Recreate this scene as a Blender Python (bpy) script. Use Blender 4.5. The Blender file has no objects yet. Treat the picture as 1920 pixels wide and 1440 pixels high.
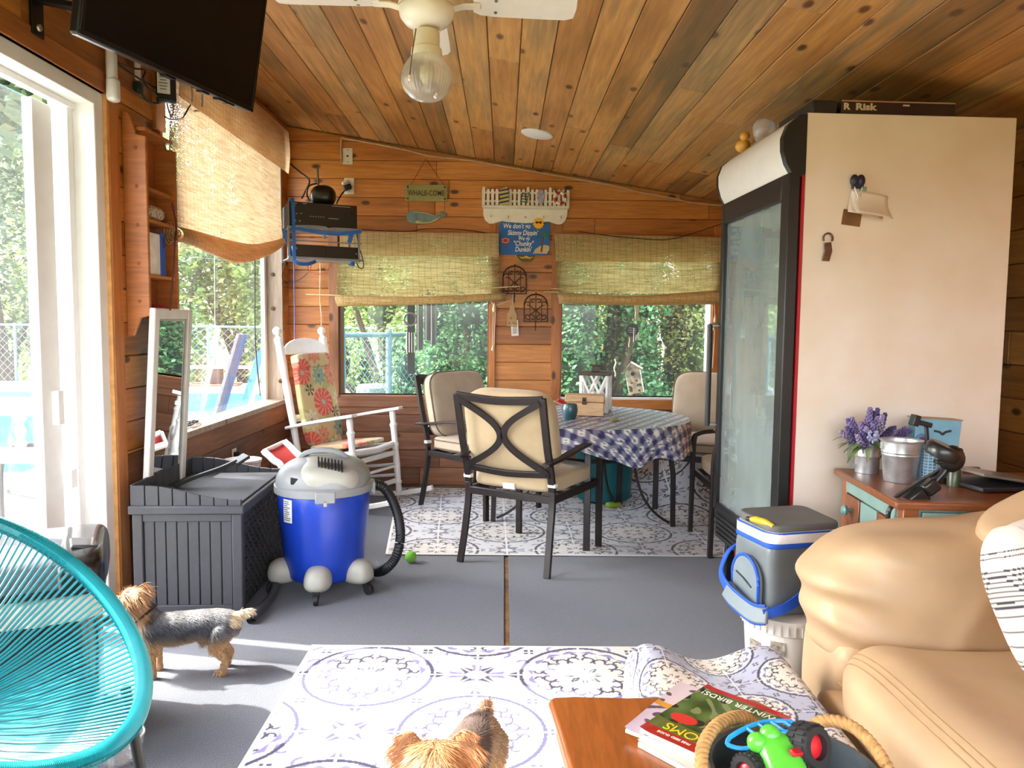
import bpy, bmesh, math, random
import numpy as np
from mathutils import Vector, Matrix, Euler

random.seed(7)
RNG = np.random.default_rng(7)
SC = bpy.context.scene
COL = SC.collection

# ------------------------------------------------------------------ camera
CAM = Vector((0, 0, 1.3)); FPX = 1432.0
_yr, _p, _b = 0.01124, 0.0752, 0.010
FWD = Vector((math.sin(_yr) * math.cos(_p), math.cos(_yr) * math.cos(_p), -math.sin(_p)))
R0 = Vector((math.cos(_yr), -math.sin(_yr), 0)); U0 = R0.cross(FWD)
RIGHT = (R0 + _b * U0).normalized(); UP = (U0 - _b * R0).normalized()
cd = bpy.data.cameras.new('camera'); cam = bpy.data.objects.new('camera', cd); COL.objects.link(cam)
cd.sensor_width = 36; cd.lens = 36 * FPX / 1920; cd.clip_start = 0.05; cd.clip_end = 400
mw = Matrix((RIGHT, UP, -FWD)).transposed().to_4x4(); mw.translation = CAM
cam.matrix_world = mw
SC.camera = cam

def ray(px, py): return FWD * FPX + RIGHT * (px - 960) - UP * (py - 720)
def at_y(px, py, Y): d = ray(px, py); return CAM + d * (Y / d.y)
def at_x(px, py, X): d = ray(px, py); return CAM + d * (X / d.x)
def at_z(px, py, Z=0.0): d = ray(px, py); return CAM + d * ((Z - CAM.z) / d.z)

# ------------------------------------------------------------------ light and exposure
SUN_SLOPE = -0.20; SUN_T = 1.00
sl = bpy.data.lights.new('sun', 'SUN'); so = bpy.data.objects.new('sun', sl); COL.objects.link(so)
sl.energy = 6.2; sl.angle = 0.009; sl.color = (1.0, 0.95, 0.86)
_sd = Vector((1.0, SUN_SLOPE, -SUN_T)).normalized()
so.rotation_euler = _sd.to_track_quat('-Z', 'Y').to_euler()
wd = bpy.data.worlds.new('sky'); SC.world = wd; wd.use_nodes = True
wn = wd.node_tree; bg = wn.nodes['Background']
sk = wn.nodes.new('ShaderNodeTexSky'); sk.sky_type = 'NISHITA'; sk.sun_disc = False
sk.sun_elevation = math.asin(-_sd.z); sk.sun_rotation = math.atan2(-_sd.x, -_sd.y)
sk.air_density = 1.0; sk.dust_density = 2.5; sk.ozone_density = 1.0
hs = wn.nodes.new('ShaderNodeHueSaturation'); hs.inputs['Saturation'].default_value = 0.45
wn.links.new(sk.outputs[0], hs.inputs['Color']); wn.links.new(hs.outputs[0], bg.inputs['Color'])
bg.inputs['Strength'].default_value = 0.72
SC.view_settings.view_transform = 'Standard'; SC.view_settings.look = 'None'
SC.view_settings.gamma = 1.0; SC.view_settings.exposure = 1.75; SC.view_settings.use_curve_mapping = False
SC.cycles.use_denoising = True
SC.cycles.max_bounces = 10; SC.cycles.diffuse_bounces = 6; SC.cycles.glossy_bounces = 5
SC.cycles.transmission_bounces = 8; SC.cycles.transparent_max_bounces = 24
SC.cycles.sample_clamp_indirect = 6.0; SC.cycles.caustics_reflective = False; SC.cycles.caustics_refractive = False

# ------------------------------------------------------------------ materials
def lin(c):
    c = np.asarray(c, float) / 255.0
    return np.where(c <= 0.04045, c / 12.92, ((c + 0.055) / 1.055) ** 2.4)
def rgba(c): a = lin(c); return (float(a[0]), float(a[1]), float(a[2]), 1.0)
MATS = {}
def newmat(name):
    m = bpy.data.materials.new(name); m.use_nodes = True
    nt = m.node_tree; b = nt.nodes['Principled BSDF']
    return m, nt, b, nt.nodes.new, nt.links.new
def M(name, c=(200, 200, 200), rough=.5, metal=0., var=.12, scale=14., bump=0., coat=0., spec=.5, c2=None, sheen=0., stretch=None, trans=0., emit=None):
    """a plain material whose colour is broken up by object-space noise"""
    if name in MATS: return MATS[name]
    m, nt, b, N, L = newmat(name)
    tc = N('ShaderNodeTexCoord'); mp = N('ShaderNodeMapping'); no = N('ShaderNodeTexNoise'); mx = N('ShaderNodeMix'); mx.data_type = 'RGBA'
    if stretch: mp.inputs['Scale'].default_value = stretch
    no.inputs['Scale'].default_value = scale; no.inputs['Detail'].default_value = 5
    L(tc.outputs['Object'], mp.inputs[0]); L(mp.outputs[0], no.inputs['Vector'])
    a = rgba(c); d = rgba(c2) if c2 else tuple(x * (1 - var * 1.6) for x in a[:3]) + (1,)
    mx.inputs[6].default_value = a if c2 else tuple(min(1, x * (1 + var)) for x in a[:3]) + (1,); mx.inputs[7].default_value = d
    rp = N('ShaderNodeMapRange'); rp.inputs[1].default_value = .3; rp.inputs[2].default_value = .7
    L(no.outputs[0], rp.inputs[0]); L(rp.outputs[0], mx.inputs[0]); L(mx.outputs[2], b.inputs['Base Color'])
    b.inputs['Roughness'].default_value = rough; b.inputs['Metallic'].default_value = metal
    b.inputs['Coat Weight'].default_value = coat; b.inputs['Specular IOR Level'].default_value = spec
    b.inputs['Sheen Weight'].default_value = sheen; b.inputs['Transmission Weight'].default_value = trans
    if emit: b.inputs['Emission Color'].default_value = rgba(c); b.inputs['Emission Strength'].default_value = emit
    if bump:
        bp = N('ShaderNodeBump'); bp.inputs['Strength'].default_value = bump; bp.inputs['Distance'].default_value = .01
        L(no.outputs[0], bp.inputs['Height']); L(bp.outputs[0], b.inputs['Normal'])
    MATS[name] = m; return m

def wood(name, tones, grain=(1.0, 16, 16), rough=.45, knots=1.0, spread=1.0, coat=.1, knot=(70, 38, 20)):
    """plank wood: grain along local X, tone shifted per plank by Object Info > Random, knots from stretched cells"""
    if name in MATS: return MATS[name]
    m, nt, b, N, L = newmat(name)
    tc = N('ShaderNodeTexCoord'); oi = N('ShaderNodeObjectInfo'); vm = N('ShaderNodeVectorMath'); vm.operation = 'MULTIPLY_ADD'
    cx = N('ShaderNodeCombineXYZ')
    L(oi.outputs['Random'], cx.inputs[0]); L(oi.outputs['Random'], cx.inputs[1]); L(oi.outputs['Random'], cx.inputs[2])
    vm.inputs[1].default_value = (31, 17, 11); L(cx.outputs[0], vm.inputs[0]); L(tc.outputs['Object'], vm.inputs[2])
    mp = N('ShaderNodeMapping'); mp.inputs['Scale'].default_value = grain; L(vm.outputs[0], mp.inputs[0])
    n1 = N('ShaderNodeTexNoise'); n1.inputs['Scale'].default_value = 1.0; n1.inputs['Detail'].default_value = 6; n1.inputs['Distortion'].default_value = 1.2
    L(mp.outputs[0], n1.inputs['Vector'])
    n2 = N('ShaderNodeTexNoise'); n2.inputs['Scale'].default_value = 1.6; n2.inputs['Detail'].default_value = 2; L(vm.outputs[0], n2.inputs['Vector'])
    n3 = N('ShaderNodeTexNoise'); n3.inputs['Scale'].default_value = 6.0; n3.inputs['Detail'].default_value = 8; n3.inputs['Distortion'].default_value = .4
    mp3 = N('ShaderNodeMapping'); mp3.inputs['Scale'].default_value = tuple(g * 0.9 if i == 0 else g * .8 for i, g in enumerate(grain)); L(vm.outputs[0], mp3.inputs[0]); L(mp3.outputs[0], n3.inputs['Vector'])
    ad = N('ShaderNodeMath'); ad.operation = 'MULTIPLY_ADD'; ad.inputs[1].default_value = .42 * spread; L(oi.outputs['Random'], ad.inputs[0])
    s1 = N('ShaderNodeMath'); s1.operation = 'MULTIPLY_ADD'; s1.inputs[1].default_value = .55; L(n1.outputs[0], s1.inputs[0])
    s2 = N('ShaderNodeMath'); s2.operation = 'MULTIPLY_ADD'; s2.inputs[1].default_value = .45; s2.inputs[2].default_value = -.22 * spread - .02
    L(n2.outputs[0], s2.inputs[0]); L(s2.outputs[0], s1.inputs[2]); L(s1.outputs[0], ad.inputs[2])
    cr = N('ShaderNodeValToRGB'); e = cr.color_ramp.elements
    for i, t in enumerate(tones):
        pos = .12 + .76 * i / (len(tones) - 1)
        el = e[i] if i < 2 else e.new(pos)
        el.position = pos; el.color = rgba(t)
    L(ad.outputs[0], cr.inputs[0])
    fine = N('ShaderNodeMix'); fine.data_type = 'RGBA'; fine.blend_type = 'MULTIPLY'
    fr = N('ShaderNodeMapRange'); fr.inputs[1].default_value = .35; fr.inputs[2].default_value = .65; fr.inputs[3].default_value = .72; fr.inputs[4].default_value = 1.08
    L(n3.outputs[0], fr.inputs[0]); fine.inputs[0].default_value = .8; L(cr.outputs[0], fine.inputs[6]); L(fr.outputs[0], fine.inputs[7])
    out = fine.outputs[2]
    if knots:
        mk = N('ShaderNodeMapping'); mk.inputs['Scale'].default_value = (2.3, 4.6, 4.6); L(vm.outputs[0], mk.inputs[0])
        vo = N('ShaderNodeTexVoronoi'); vo.voronoi_dimensions = '2D'; vo.inputs['Scale'].default_value = 1.0; L(mk.outputs[0], vo.inputs['Vector'])
        kr = N('ShaderNodeMapRange'); kr.inputs[1].default_value = .05; kr.inputs[2].default_value = .10; kr.inputs[3].default_value = .95 * knots; kr.inputs[4].default_value = 0
        L(vo.outputs['Distance'], kr.inputs[0])
        sx = N('ShaderNodeSeparateColor'); L(vo.outputs['Color'], sx.inputs[0]); gt = N('ShaderNodeMath'); gt.operation = 'GREATER_THAN'; gt.inputs[1].default_value = .55; L(sx.outputs[0], gt.inputs[0])
        kg = N('ShaderNodeMath'); kg.operation = 'MULTIPLY'; L(kr.outputs[0], kg.inputs[0]); L(gt.outputs[0], kg.inputs[1])
        km = N('ShaderNodeMix'); km.data_type = 'RGBA'; km.inputs[7].default_value = rgba(knot)
        L(kg.outputs[0], km.inputs[0]); L(out, km.inputs[6]); out = km.outputs[2]
    L(out, b.inputs['Base Color']); b.inputs['Roughness'].default_value = rough; b.inputs['Coat Weight'].default_value = coat
    b.inputs['Coat Roughness'].default_value = .3
    bp = N('ShaderNodeBump'); bp.inputs['Strength'].default_value = .15; bp.inputs['Distance'].default_value = .004
    L(n1.outputs[0], bp.inputs['Height']); L(bp.outputs[0], b.inputs['Normal'])
    MATS[name] = m; return m

def vcol(name, rough=.7, sheen=0., bump=0., coat=0., trans=0., metal=0.):
    """colour comes from the mesh's own print (a colour attribute)"""
    if name in MATS: return MATS[name]
    m, nt, b, N, L = newmat(name)
    a = N('ShaderNodeVertexColor'); a.layer_name = 'Col'; L(a.outputs[0], b.inputs['Base Color'])
    no = N('ShaderNodeTexNoise'); no.inputs['Scale'].default_value = 260
    tc = N('ShaderNodeTexCoord'); L(tc.outputs['Object'], no.inputs['Vector'])
    if bump:
        bp = N('ShaderNodeBump'); bp.inputs['Strength'].default_value = bump; bp.inputs['Distance'].default_value = .003
        L(no.outputs[0], bp.inputs['Height']); L(bp.outputs[0], b.inputs['Normal'])
    b.inputs['Roughness'].default_value = rough; b.inputs['Sheen Weight'].default_value = sheen; b.inputs['Coat Weight'].default_value = coat; b.inputs['Metallic'].default_value = metal
    MATS[name] = m; return m

def glass(name, tint=(255, 255, 255), veil=0.0, rough=.02, refl=1.0):
    """thin pane: Fresnel mix of see-through and mirror, plus a pale veil: painted haze on panes, cloudiness elsewhere"""
    if name in MATS: return MATS[name]
    m, nt, b, N, L = newmat(name); nt.nodes.remove(b)
    o = nt.nodes['Material Output']
    tr = N('ShaderNodeBsdfTransparent'); tr.inputs[0].default_value = rgba(tint)
    gl = N('ShaderNodeBsdfGlossy'); gl.inputs['Roughness'].default_value = rough; gl.inputs[0].default_value = (.9, .95, .95, 1)
    lw = N("ShaderNodeLayerWeight"); pw = N("ShaderNodeMath"); pw.operation = "POWER"; pw.inputs[1].default_value = 5; L(lw.outputs["Facing"], pw.inputs[0]); fr = N("ShaderNodeMath"); fr.operation = "MULTIPLY_ADD"; fr.inputs[1].default_value = .92; fr.inputs[2].default_value = .025; L(pw.outputs[0], fr.inputs[0])
    mu = N('ShaderNodeMath'); mu.operation = 'MULTIPLY'; mu.inputs[1].default_value = refl; L(fr.outputs[0], mu.inputs[0])
    mx = N('ShaderNodeMixShader'); L(mu.outputs[0], mx.inputs[0]); L(tr.outputs[0], mx.inputs[1]); L(gl.outputs[0], mx.inputs[2])
    last = mx
    if veil:
        df = N('ShaderNodeBsdfTranslucent'); df.inputs[0].default_value = (.9, .92, .95, 1); d2 = N('ShaderNodeBsdfDiffuse'); d2.inputs[0].default_value = (.9, .92, .95, 1)
        ms = N('ShaderNodeMixShader'); ms.inputs[0].default_value = .5; L(df.outputs[0], ms.inputs[1]); L(d2.outputs[0], ms.inputs[2])
        m2 = N('ShaderNodeMixShader'); no = N('ShaderNodeTexNoise'); no.inputs['Scale'].default_value = 3
        mr = N('ShaderNodeMapRange'); mr.inputs[3].default_value = veil * .6; mr.inputs[4].default_value = veil * 1.4; L(no.outputs[0], mr.inputs[0])
        L(mr.outputs[0], m2.inputs[0]); L(mx.outputs[0], m2.inputs[1]); L(ms.outputs[0], m2.inputs[2]); last = m2
    L(last.outputs[0], o.inputs[0]); MATS[name] = m; return m

def woven(name, c, c2, holes=.0, slat=170., axis=2, transl=.45, thin=(0, 0, 1)):
    """woven reed shade: fine reeds, crossing threads, some daylight through the weave"""
    if name in MATS: return MATS[name]
    m, nt, b, N, L = newmat(name); o = nt.nodes['Material Output']
    tc = N('ShaderNodeTexCoord'); se = N('ShaderNodeSeparateXYZ'); L(tc.outputs['Object'], se.inputs[0])
    no = N('ShaderNodeTexNoise'); no.inputs['Scale'].default_value = 1.0; no.inputs['Detail'].default_value = 4
    mp = N('ShaderNodeMapping'); mp.inputs['Scale'].default_value = (7, 7, 120); L(tc.outputs['Object'], mp.inputs[0]); L(mp.outputs[0], no.inputs['Vector'])
    n2 = N('ShaderNodeTexNoise'); n2.inputs['Scale'].default_value = 5; L(tc.outputs['Object'], n2.inputs['Vector'])
    wv = N('ShaderNodeMath'); wv.operation = 'SINE'; ml = N('ShaderNodeMath'); ml.operation = 'MULTIPLY'; ml.inputs[1].default_value = slat * 6.283
    L(se.outputs[axis], ml.inputs[0]); L(ml.outputs[0], wv.inputs[0])
    th = N('ShaderNodeMath'); th.operation = 'PINGPONG'; th.inputs[1].default_value = .024
    ax = N('ShaderNodeMath'); ax.operation = 'ADD'; L(se.outputs[0], ax.inputs[0]); L(se.outputs[1], ax.inputs[1]); L(ax.outputs[0], th.inputs[0])
    tl = N('ShaderNodeMapRange'); tl.inputs[1].default_value = .0008; tl.inputs[2].default_value = .0022; tl.inputs[3].default_value = 1; tl.inputs[4].default_value = 0; L(th.outputs[0], tl.inputs[0])
    mx = N('ShaderNodeMix'); mx.data_type = 'RGBA'; mx.inputs[6].default_value = rgba(c); mx.inputs[7].default_value = rgba(c2)
    mr = N('ShaderNodeMapRange'); mr.inputs[1].default_value = .38; mr.inputs[2].default_value = .66; L(no.outputs[0], mr.inputs[0]); L(mr.outputs[0], mx.inputs[0])
    m3 = N('ShaderNodeMix'); m3.data_type = 'RGBA'; m3.inputs[7].default_value = rgba([x * .62 for x in c2]); L(mx.outputs[2], m3.inputs[6])
    t2 = N('ShaderNodeMath'); t2.operation = 'MULTIPLY'; t2.inputs[1].default_value = .6; L(tl.outputs[0], t2.inputs[0]); L(t2.outputs[0], m3.inputs[0])
    L(m3.outputs[2], b.inputs['Base Color']); b.inputs['Roughness'].default_value = .75
    bp = N('ShaderNodeBump'); bp.inputs['Strength'].default_value = .35; bp.inputs['Distance'].default_value = .004; L(wv.outputs[0], bp.inputs['Height']); L(bp.outputs[0], b.inputs['Normal'])
    tr = N('ShaderNodeBsdfTranslucent'); L(m3.outputs[2], tr.inputs[0])
    ms = N('ShaderNodeMixShader'); ms.inputs[0].default_value = transl; L(b.outputs[0], ms.inputs[1]); L(tr.outputs[0], ms.inputs[2]); last = ms
    if holes:
        hn = N('ShaderNodeTexNoise'); hn.inputs['Scale'].default_value = 1.0; hm = N('ShaderNodeMapping'); hm.inputs['Scale'].default_value = (60, 60, 230)
        L(tc.outputs['Object'], hm.inputs[0]); L(hm.outputs[0], hn.inputs['Vector'])
        big = N('ShaderNodeMath'); big.operation = 'MULTIPLY_ADD'; big.inputs[1].default_value = .45; L(n2.outputs[0], big.inputs[0]); L(hn.outputs[0], big.inputs[2])
        hr = N('ShaderNodeMapRange'); hr.inputs[1].default_value = .90 - holes; hr.inputs[2].default_value = .94 - holes; hr.inputs[4].default_value = .85; L(big.outputs[0], hr.inputs[0])
        tp = N('ShaderNodeBsdfTransparent'); mh = N('ShaderNodeMixShader'); L(hr.outputs[0], mh.inputs[0]); L(ms.outputs[0], mh.inputs[1]); L(tp.outputs[0], mh.inputs[2]); last = mh
    L(last.outputs[0], o.inputs[0]); MATS[name] = m; return m

def leafmat(name, cols, transl=.35, rough=.45):
    if name in MATS: return MATS[name]
    m, nt, b, N, L = newmat(name); o = nt.nodes['Material Output']
    g = N('ShaderNodeNewGeometry'); cr = N('ShaderNodeValToRGB'); e = cr.color_ramp.elements
    for i, t in enumerate(cols):
        pos = i / (len(cols) - 1); el = e[i] if i < 2 else e.new(pos); el.position = pos; el.color = rgba(t)
    L(g.outputs['Random Per Island'], cr.inputs[0]); L(cr.outputs[0], b.inputs['Base Color']); b.inputs['Roughness'].default_value = rough
    tr = N('ShaderNodeBsdfTranslucent'); L(cr.outputs[0], tr.inputs[0]); ms = N('ShaderNodeMixShader'); ms.inputs[0].default_value = transl
    L(b.outputs[0], ms.inputs[1]); L(tr.outputs[0], ms.inputs[2]); L(ms.outputs[0], o.inputs[0]); MATS[name] = m; return m

# ------------------------------------------------------------------ mesh building
def TR(loc=(0, 0, 0), rot=(0, 0, 0), s=None):
    m = Matrix.Translation(loc) @ Euler(rot).to_matrix().to_4x4()
    return m @ Matrix.Diagonal((*s, 1)) if s else m
def basis(o, x, y):
    """matrix with origin o and local X, Y axes along x, y"""
    x = Vector(x).normalized(); y = Vector(y); y = (y - x * y.dot(x)).normalized(); z = x.cross(y)
    m = Matrix((x, y, z)).transposed().to_4x4(); m.translation = Vector(o); return m

class MB:
    def __init__(s): s.v = []; s.f = []
    def add(s, vs, fs, Mx=None):
        n = len(s.v)
        s.v += [tuple(Mx @ Vector(p)) for p in vs] if Mx is not None else [tuple(p) for p in vs]
        s.f += [tuple(i + n for i in f) for f in fs]; return s
    def box(s, c, size, rot=None, Mx=None, tap=(1, 1)):
        hx, hy, hz = (q / 2 for q in size); tx, ty = tap
        vs = [(-hx, -hy, -hz), (hx, -hy, -hz), (hx, hy, -hz), (-hx, hy, -hz), (-hx * tx, -hy * ty, hz), (hx * tx, -hy * ty, hz), (hx * tx, hy * ty, hz), (-hx * tx, hy * ty, hz)]
        m = TR(c, rot or (0, 0, 0))
        return s.add(vs, [(3, 2, 1, 0), (4, 5, 6, 7), (0, 1, 5, 4), (1, 2, 6, 5), (2, 3, 7, 6), (3, 0, 4, 7)], Mx @ m if Mx is not None else m)
    def bb(s, lo, hi):
        return s.box([(a + b) / 2 for a, b in zip(lo, hi)], [abs(b - a) for a, b in zip(lo, hi)])
    def sweep(s, pts, sec, ref=(0, 0, 1), closed=False, scale=None, cap=True):
        """carry a 2-D section (list of xy) along a path; section y is kept near ref"""
        P = [Vector(p) for p in pts]; n = len(P); k = len(sec); vs = []; rf = Vector(ref)
        for i, p in enumerate(P):
            a = P[(i - 1) % n] if closed or i > 0 else P[i]; b = P[(i + 1) % n] if closed or i < n - 1 else P[i]
            t = (b - a); t = t.normalized() if t.length > 1e-9 else Vector((0, 0, 1))
            y = rf - t * rf.dot(t)
            if y.length < .02: y = Vector((1, 0, 0)) - t * t.x if abs(t.x) < .9 else Vector((0, 1, 0)) - t * t.y
            y.normalize(); x = y.cross(t)
            q = 1 if scale is None else scale[i]
            vs += [p + x * (u * q) + y * (w * q) for u, w in sec]
        fs = []
        for i in range(n if closed else n - 1):
            for j in range(k):
                a = i * k + j; b = i * k + (j + 1) % k; c = ((i + 1) % n) * k + (j + 1) % k; d = ((i + 1) % n) * k + j
                fs.append((a, d, c, b))
        if cap and not closed: fs += [tuple(range(k)), tuple(reversed(range((n - 1) * k, n * k)))]
        return s.add(vs, fs)
    def tube(s, pts, r, seg=8, closed=False, cap=True):
        sec = [(math.cos(2 * math.pi * i / seg), math.sin(2 * math.pi * i / seg)) for i in range(seg)]
        sc = list(r) if hasattr(r, '__len__') else [r] * len(pts)
        return s.sweep(pts, sec, (.13, .21, .97), closed, sc, cap)
    def bar(s, pts, w, t, ref=(0, 0, 1), closed=False):
        return s.sweep(pts, [(-w / 2, -t / 2), (w / 2, -t / 2), (w / 2, t / 2), (-w / 2, t / 2)], ref, closed)
    def lathe(s, prof, seg=24, Mx=None, cap=True, a0=0, a1=2 * math.pi):
        full = abs(a1 - a0 - 2 * math.pi) < 1e-6; n = seg if full else seg + 1; vs = []; fs = []
        for r, z in prof:
            for i in range(n):
                a = a0 + (a1 - a0) * i / seg; vs.append((r * math.cos(a), r * math.sin(a), z))
        for k in range(len(prof) - 1):
            for i in range(seg):
                j = (i + 1) % n; fs.append((k * n + i, k * n + j, (k + 1) * n + j, (k + 1) * n + i))
        if cap and full:
            if prof[0][0] > 1e-5: fs.append(tuple(reversed(range(n))))
            if prof[-1][0] > 1e-5: fs.append(tuple(range((len(prof) - 1) * n, len(prof) * n)))
        return s.add(vs, fs, Mx)
    def prism(s, out, depth, Mx=None):
        n = len(out); vs = [(x, y, 0) for x, y in out] + [(x, y, depth) for x, y in out]
        fs = [tuple(reversed(range(n))), tuple(range(n, 2 * n))] + [(i, (i + 1) % n, n + (i + 1) % n, n + i) for i in range(n)]
        return s.add(vs, fs, Mx)
    def ell(s, c, r, seg=14, rings=9, Mx=None):
        r = (r, r, r) if not hasattr(r, '__len__') else r
        prof = [(max(1e-6, math.sin(math.pi * i / rings)), -math.cos(math.pi * i / rings)) for i in range(rings + 1)]
        m = TR(c, (0, 0, 0), r)
        return s.lathe(prof, seg, Mx @ m if Mx is not None else m)
    def capsule(s, a, b, ra, rb, seg=12):
        a = Vector(a); b = Vector(b); d = (b - a).normalized(); pts = []; rr = []
        for t in (1, .8, .4, 0): pts.append(a - d * ra * t); rr.append(max(.0005, ra * math.sqrt(max(0, 1 - t * t))))
        for t in (0, .4, .8, 1): pts.append(b + d * rb * t); rr.append(max(.0005, rb * math.sqrt(max(0, 1 - t * t))))
        return s.tube(pts, rr, seg)
    def mesh(s, name):
        me = bpy.data.meshes.new(name); me.from_pydata(s.v, [], s.f); me.update(); return me
    def build(s, name, mat, parent=None, bevel=0, smooth=40, seg=2, Mx=None):
        me = s.mesh(name)
        if Mx is not None: me.transform(Mx)
        return link(name, me, mat, parent, bevel, smooth, seg)

def link(name, me, mat, parent=None, bevel=0, smooth=40, seg=2):
    if mat is not None: me.materials.append(mat)
    if smooth:
        me.shade_smooth(); me.set_sharp_from_angle(angle=math.radians(smooth))
    o = bpy.data.objects.new(name, me); COL.objects.link(o)
    if parent is not None: o.parent = parent
    if bevel:
        b = o.modifiers.new('bevel', 'BEVEL'); b.width = bevel; b.segments = seg; b.limit_method = 'ANGLE'; b.angle_limit = math.radians(40)
        b.harden_normals = False
    return o
def tag(o, label, cat, group=None):
    o['label'] = label; o['category'] = cat
    if group: o['group'] = group
    return o
def thing(name, label, cat, loc=(0, 0, 0), rz=0., group=None, rot=None):
    o = bpy.data.objects.new(name, None); COL.objects.link(o); o.empty_display_size = .05
    o.location = loc; o.rotation_euler = rot or (0, 0, rz); return tag(o, label, cat, group)
def struct(o): o['kind'] = 'structure'; return o
def stuff(o): o['kind'] = 'stuff'; return o
def put(o, loc, rz=0.): o.location = loc; o.rotation_euler = (0, 0, rz); return o
def dup(root, loc, rz, label, group=None):
    r = root.copy(); COL.objects.link(r); r.location = loc; r.rotation_euler = (0, 0, rz); r['label'] = label
    if group: r['group'] = group
    for ch in list(root.children):
        c = ch.copy(); COL.objects.link(c); c.parent = r
        for g in list(ch.children):
            d = g.copy(); COL.objects.link(d); d.parent = c
    return r
def colour(me, cols):
    """store a printed pattern on the vertices; cols = n x 3 sRGB 0..255"""
    a = me.color_attributes.new('Col', 'FLOAT_COLOR', 'POINT')
    c = np.ones((len(me.vertices), 4), np.float32); c[:, :3] = lin(cols)
    a.data.foreach_set('color', c.ravel())
def gridmesh(name, P, cols=None, closed_u=False):
    """P: n x m x 3 points"""
    n, m = P.shape[:2]; me = bpy.data.meshes.new(name)
    idx = np.arange(n * m).reshape(n, m)
    if closed_u: idx = np.concatenate([idx, idx[:1]], 0)
    q = np.stack([idx[:-1, :-1], idx[1:, :-1], idx[1:, 1:], idx[:-1, 1:]], -1).reshape(-1, 4)
    me.from_pydata(P.reshape(-1, 3).tolist(), [], q.tolist()); me.update()
    if cols is not None: colour(me, cols.reshape(-1, 3))
    return me
def rawmesh(name, V, F):
    me = bpy.data.meshes.new(name); nv, nf, k = len(V), len(F), F.shape[1]
    me.vertices.add(nv); me.vertices.foreach_set('co', np.asarray(V, np.float32).ravel())
    me.loops.add(nf * k); me.loops.foreach_set('vertex_index', F.astype(np.int32).ravel())
    me.polygons.add(nf); me.polygons.foreach_set('loop_start', np.arange(0, nf * k, k, dtype=np.int32)); me.polygons.foreach_set('loop_total', np.full(nf, k, np.int32))
    me.update(calc_edges=True); me.validate(); return me
def puff(name, half, k=4.0, cuts=14, deform=None, kz=None):
    """a stuffed block: cube surface pulled onto a superquadric, then deformed"""
    bm = bmesh.new(); bmesh.ops.create_cube(bm, size=2); bmesh.ops.subdivide_edges(bm, edges=bm.edges[:], cuts=cuts, use_grid_fill=True)
    P = np.array([v.co[:] for v in bm.verts]); kk = np.array([k, k, kz or k])
    P /= ((np.abs(P) ** kk).sum(1) ** (1 / np.mean(kk)))[:, None]
    P *= np.array(half)
    if deform is not None: P = deform(P)
    for v, p in zip(bm.verts, P): v.co = p
    me = bpy.data.meshes.new(name); bm.to_mesh(me); bm.free(); return me
def noise3(P, s, seed=0):
    """smooth pseudo-noise from a few sines"""
    r = np.random.default_rng(seed); o = np.zeros(len(P))
    for _ in range(5):
        d = r.normal(size=3); o += np.sin(P @ d * s + r.uniform(0, 6.28))
    return o / 5
def text(body, size, mat, Mx, parent, name='lettering', ext=.0012, align='CENTER', shear=0., space=1., sx=1., bold=0.):
    c = bpy.data.curves.new(name, 'FONT'); c.body = body; c.size = size; c.extrude = ext; c.align_x = align; c.align_y = 'CENTER'; c.shear = shear; c.space_character = space; c.resolution_u = 3; c.offset = bold
    t = bpy.data.objects.new(name, c); COL.objects.link(t); dg = bpy.context.evaluated_depsgraph_get()
    me = bpy.data.meshes.new_from_object(t.evaluated_get(dg)); bpy.data.objects.remove(t); bpy.data.curves.remove(c)
    if sx != 1.: me.transform(Matrix.Diagonal((sx, 1, 1, 1)))
    me.transform(Mx); return link(name, me, mat, parent, smooth=0)
def bez(p0, p1, p2, p3, n=12):
    p0, p1, p2, p3 = map(Vector, (p0, p1, p2, p3)); o = []
    for i in range(n + 1):
        t = i / n; o.append(p0 * (1 - t) ** 3 + p1 * 3 * t * (1 - t) ** 2 + p2 * 3 * t * t * (1 - t) + p3 * t ** 3)
    return o
def smoothpath(pts, n=6):
    """Catmull-Rom through points"""
    P = [Vector(p) for p in pts]; o = []
    for i in range(len(P) - 1):
        a = P[max(0, i - 1)]; b = P[i]; c = P[i + 1]; d = P[min(len(P) - 1, i + 2)]
        for k in range(n):
            t = k / n; o.append(.5 * (2 * b + (c - a) * t + (2 * a - 5 * b + 4 * c - d) * t * t + (3 * b - a - 3 * c + d) * t ** 3))
    o.append(P[-1]); return o
def rrect(w, h, r, n=5):
    o = []
    for cx, cy, a in ((w / 2 - r, h / 2 - r, 0), (-w / 2 + r, h / 2 - r, 90), (-w / 2 + r, -h / 2 + r, 180), (w / 2 - r, -h / 2 + r, 270)):
        for i in range(n + 1):
            t = math.radians(a + 90 * i / n); o.append((cx + r * math.cos(t), cy + r * math.sin(t)))
    return o
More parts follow.
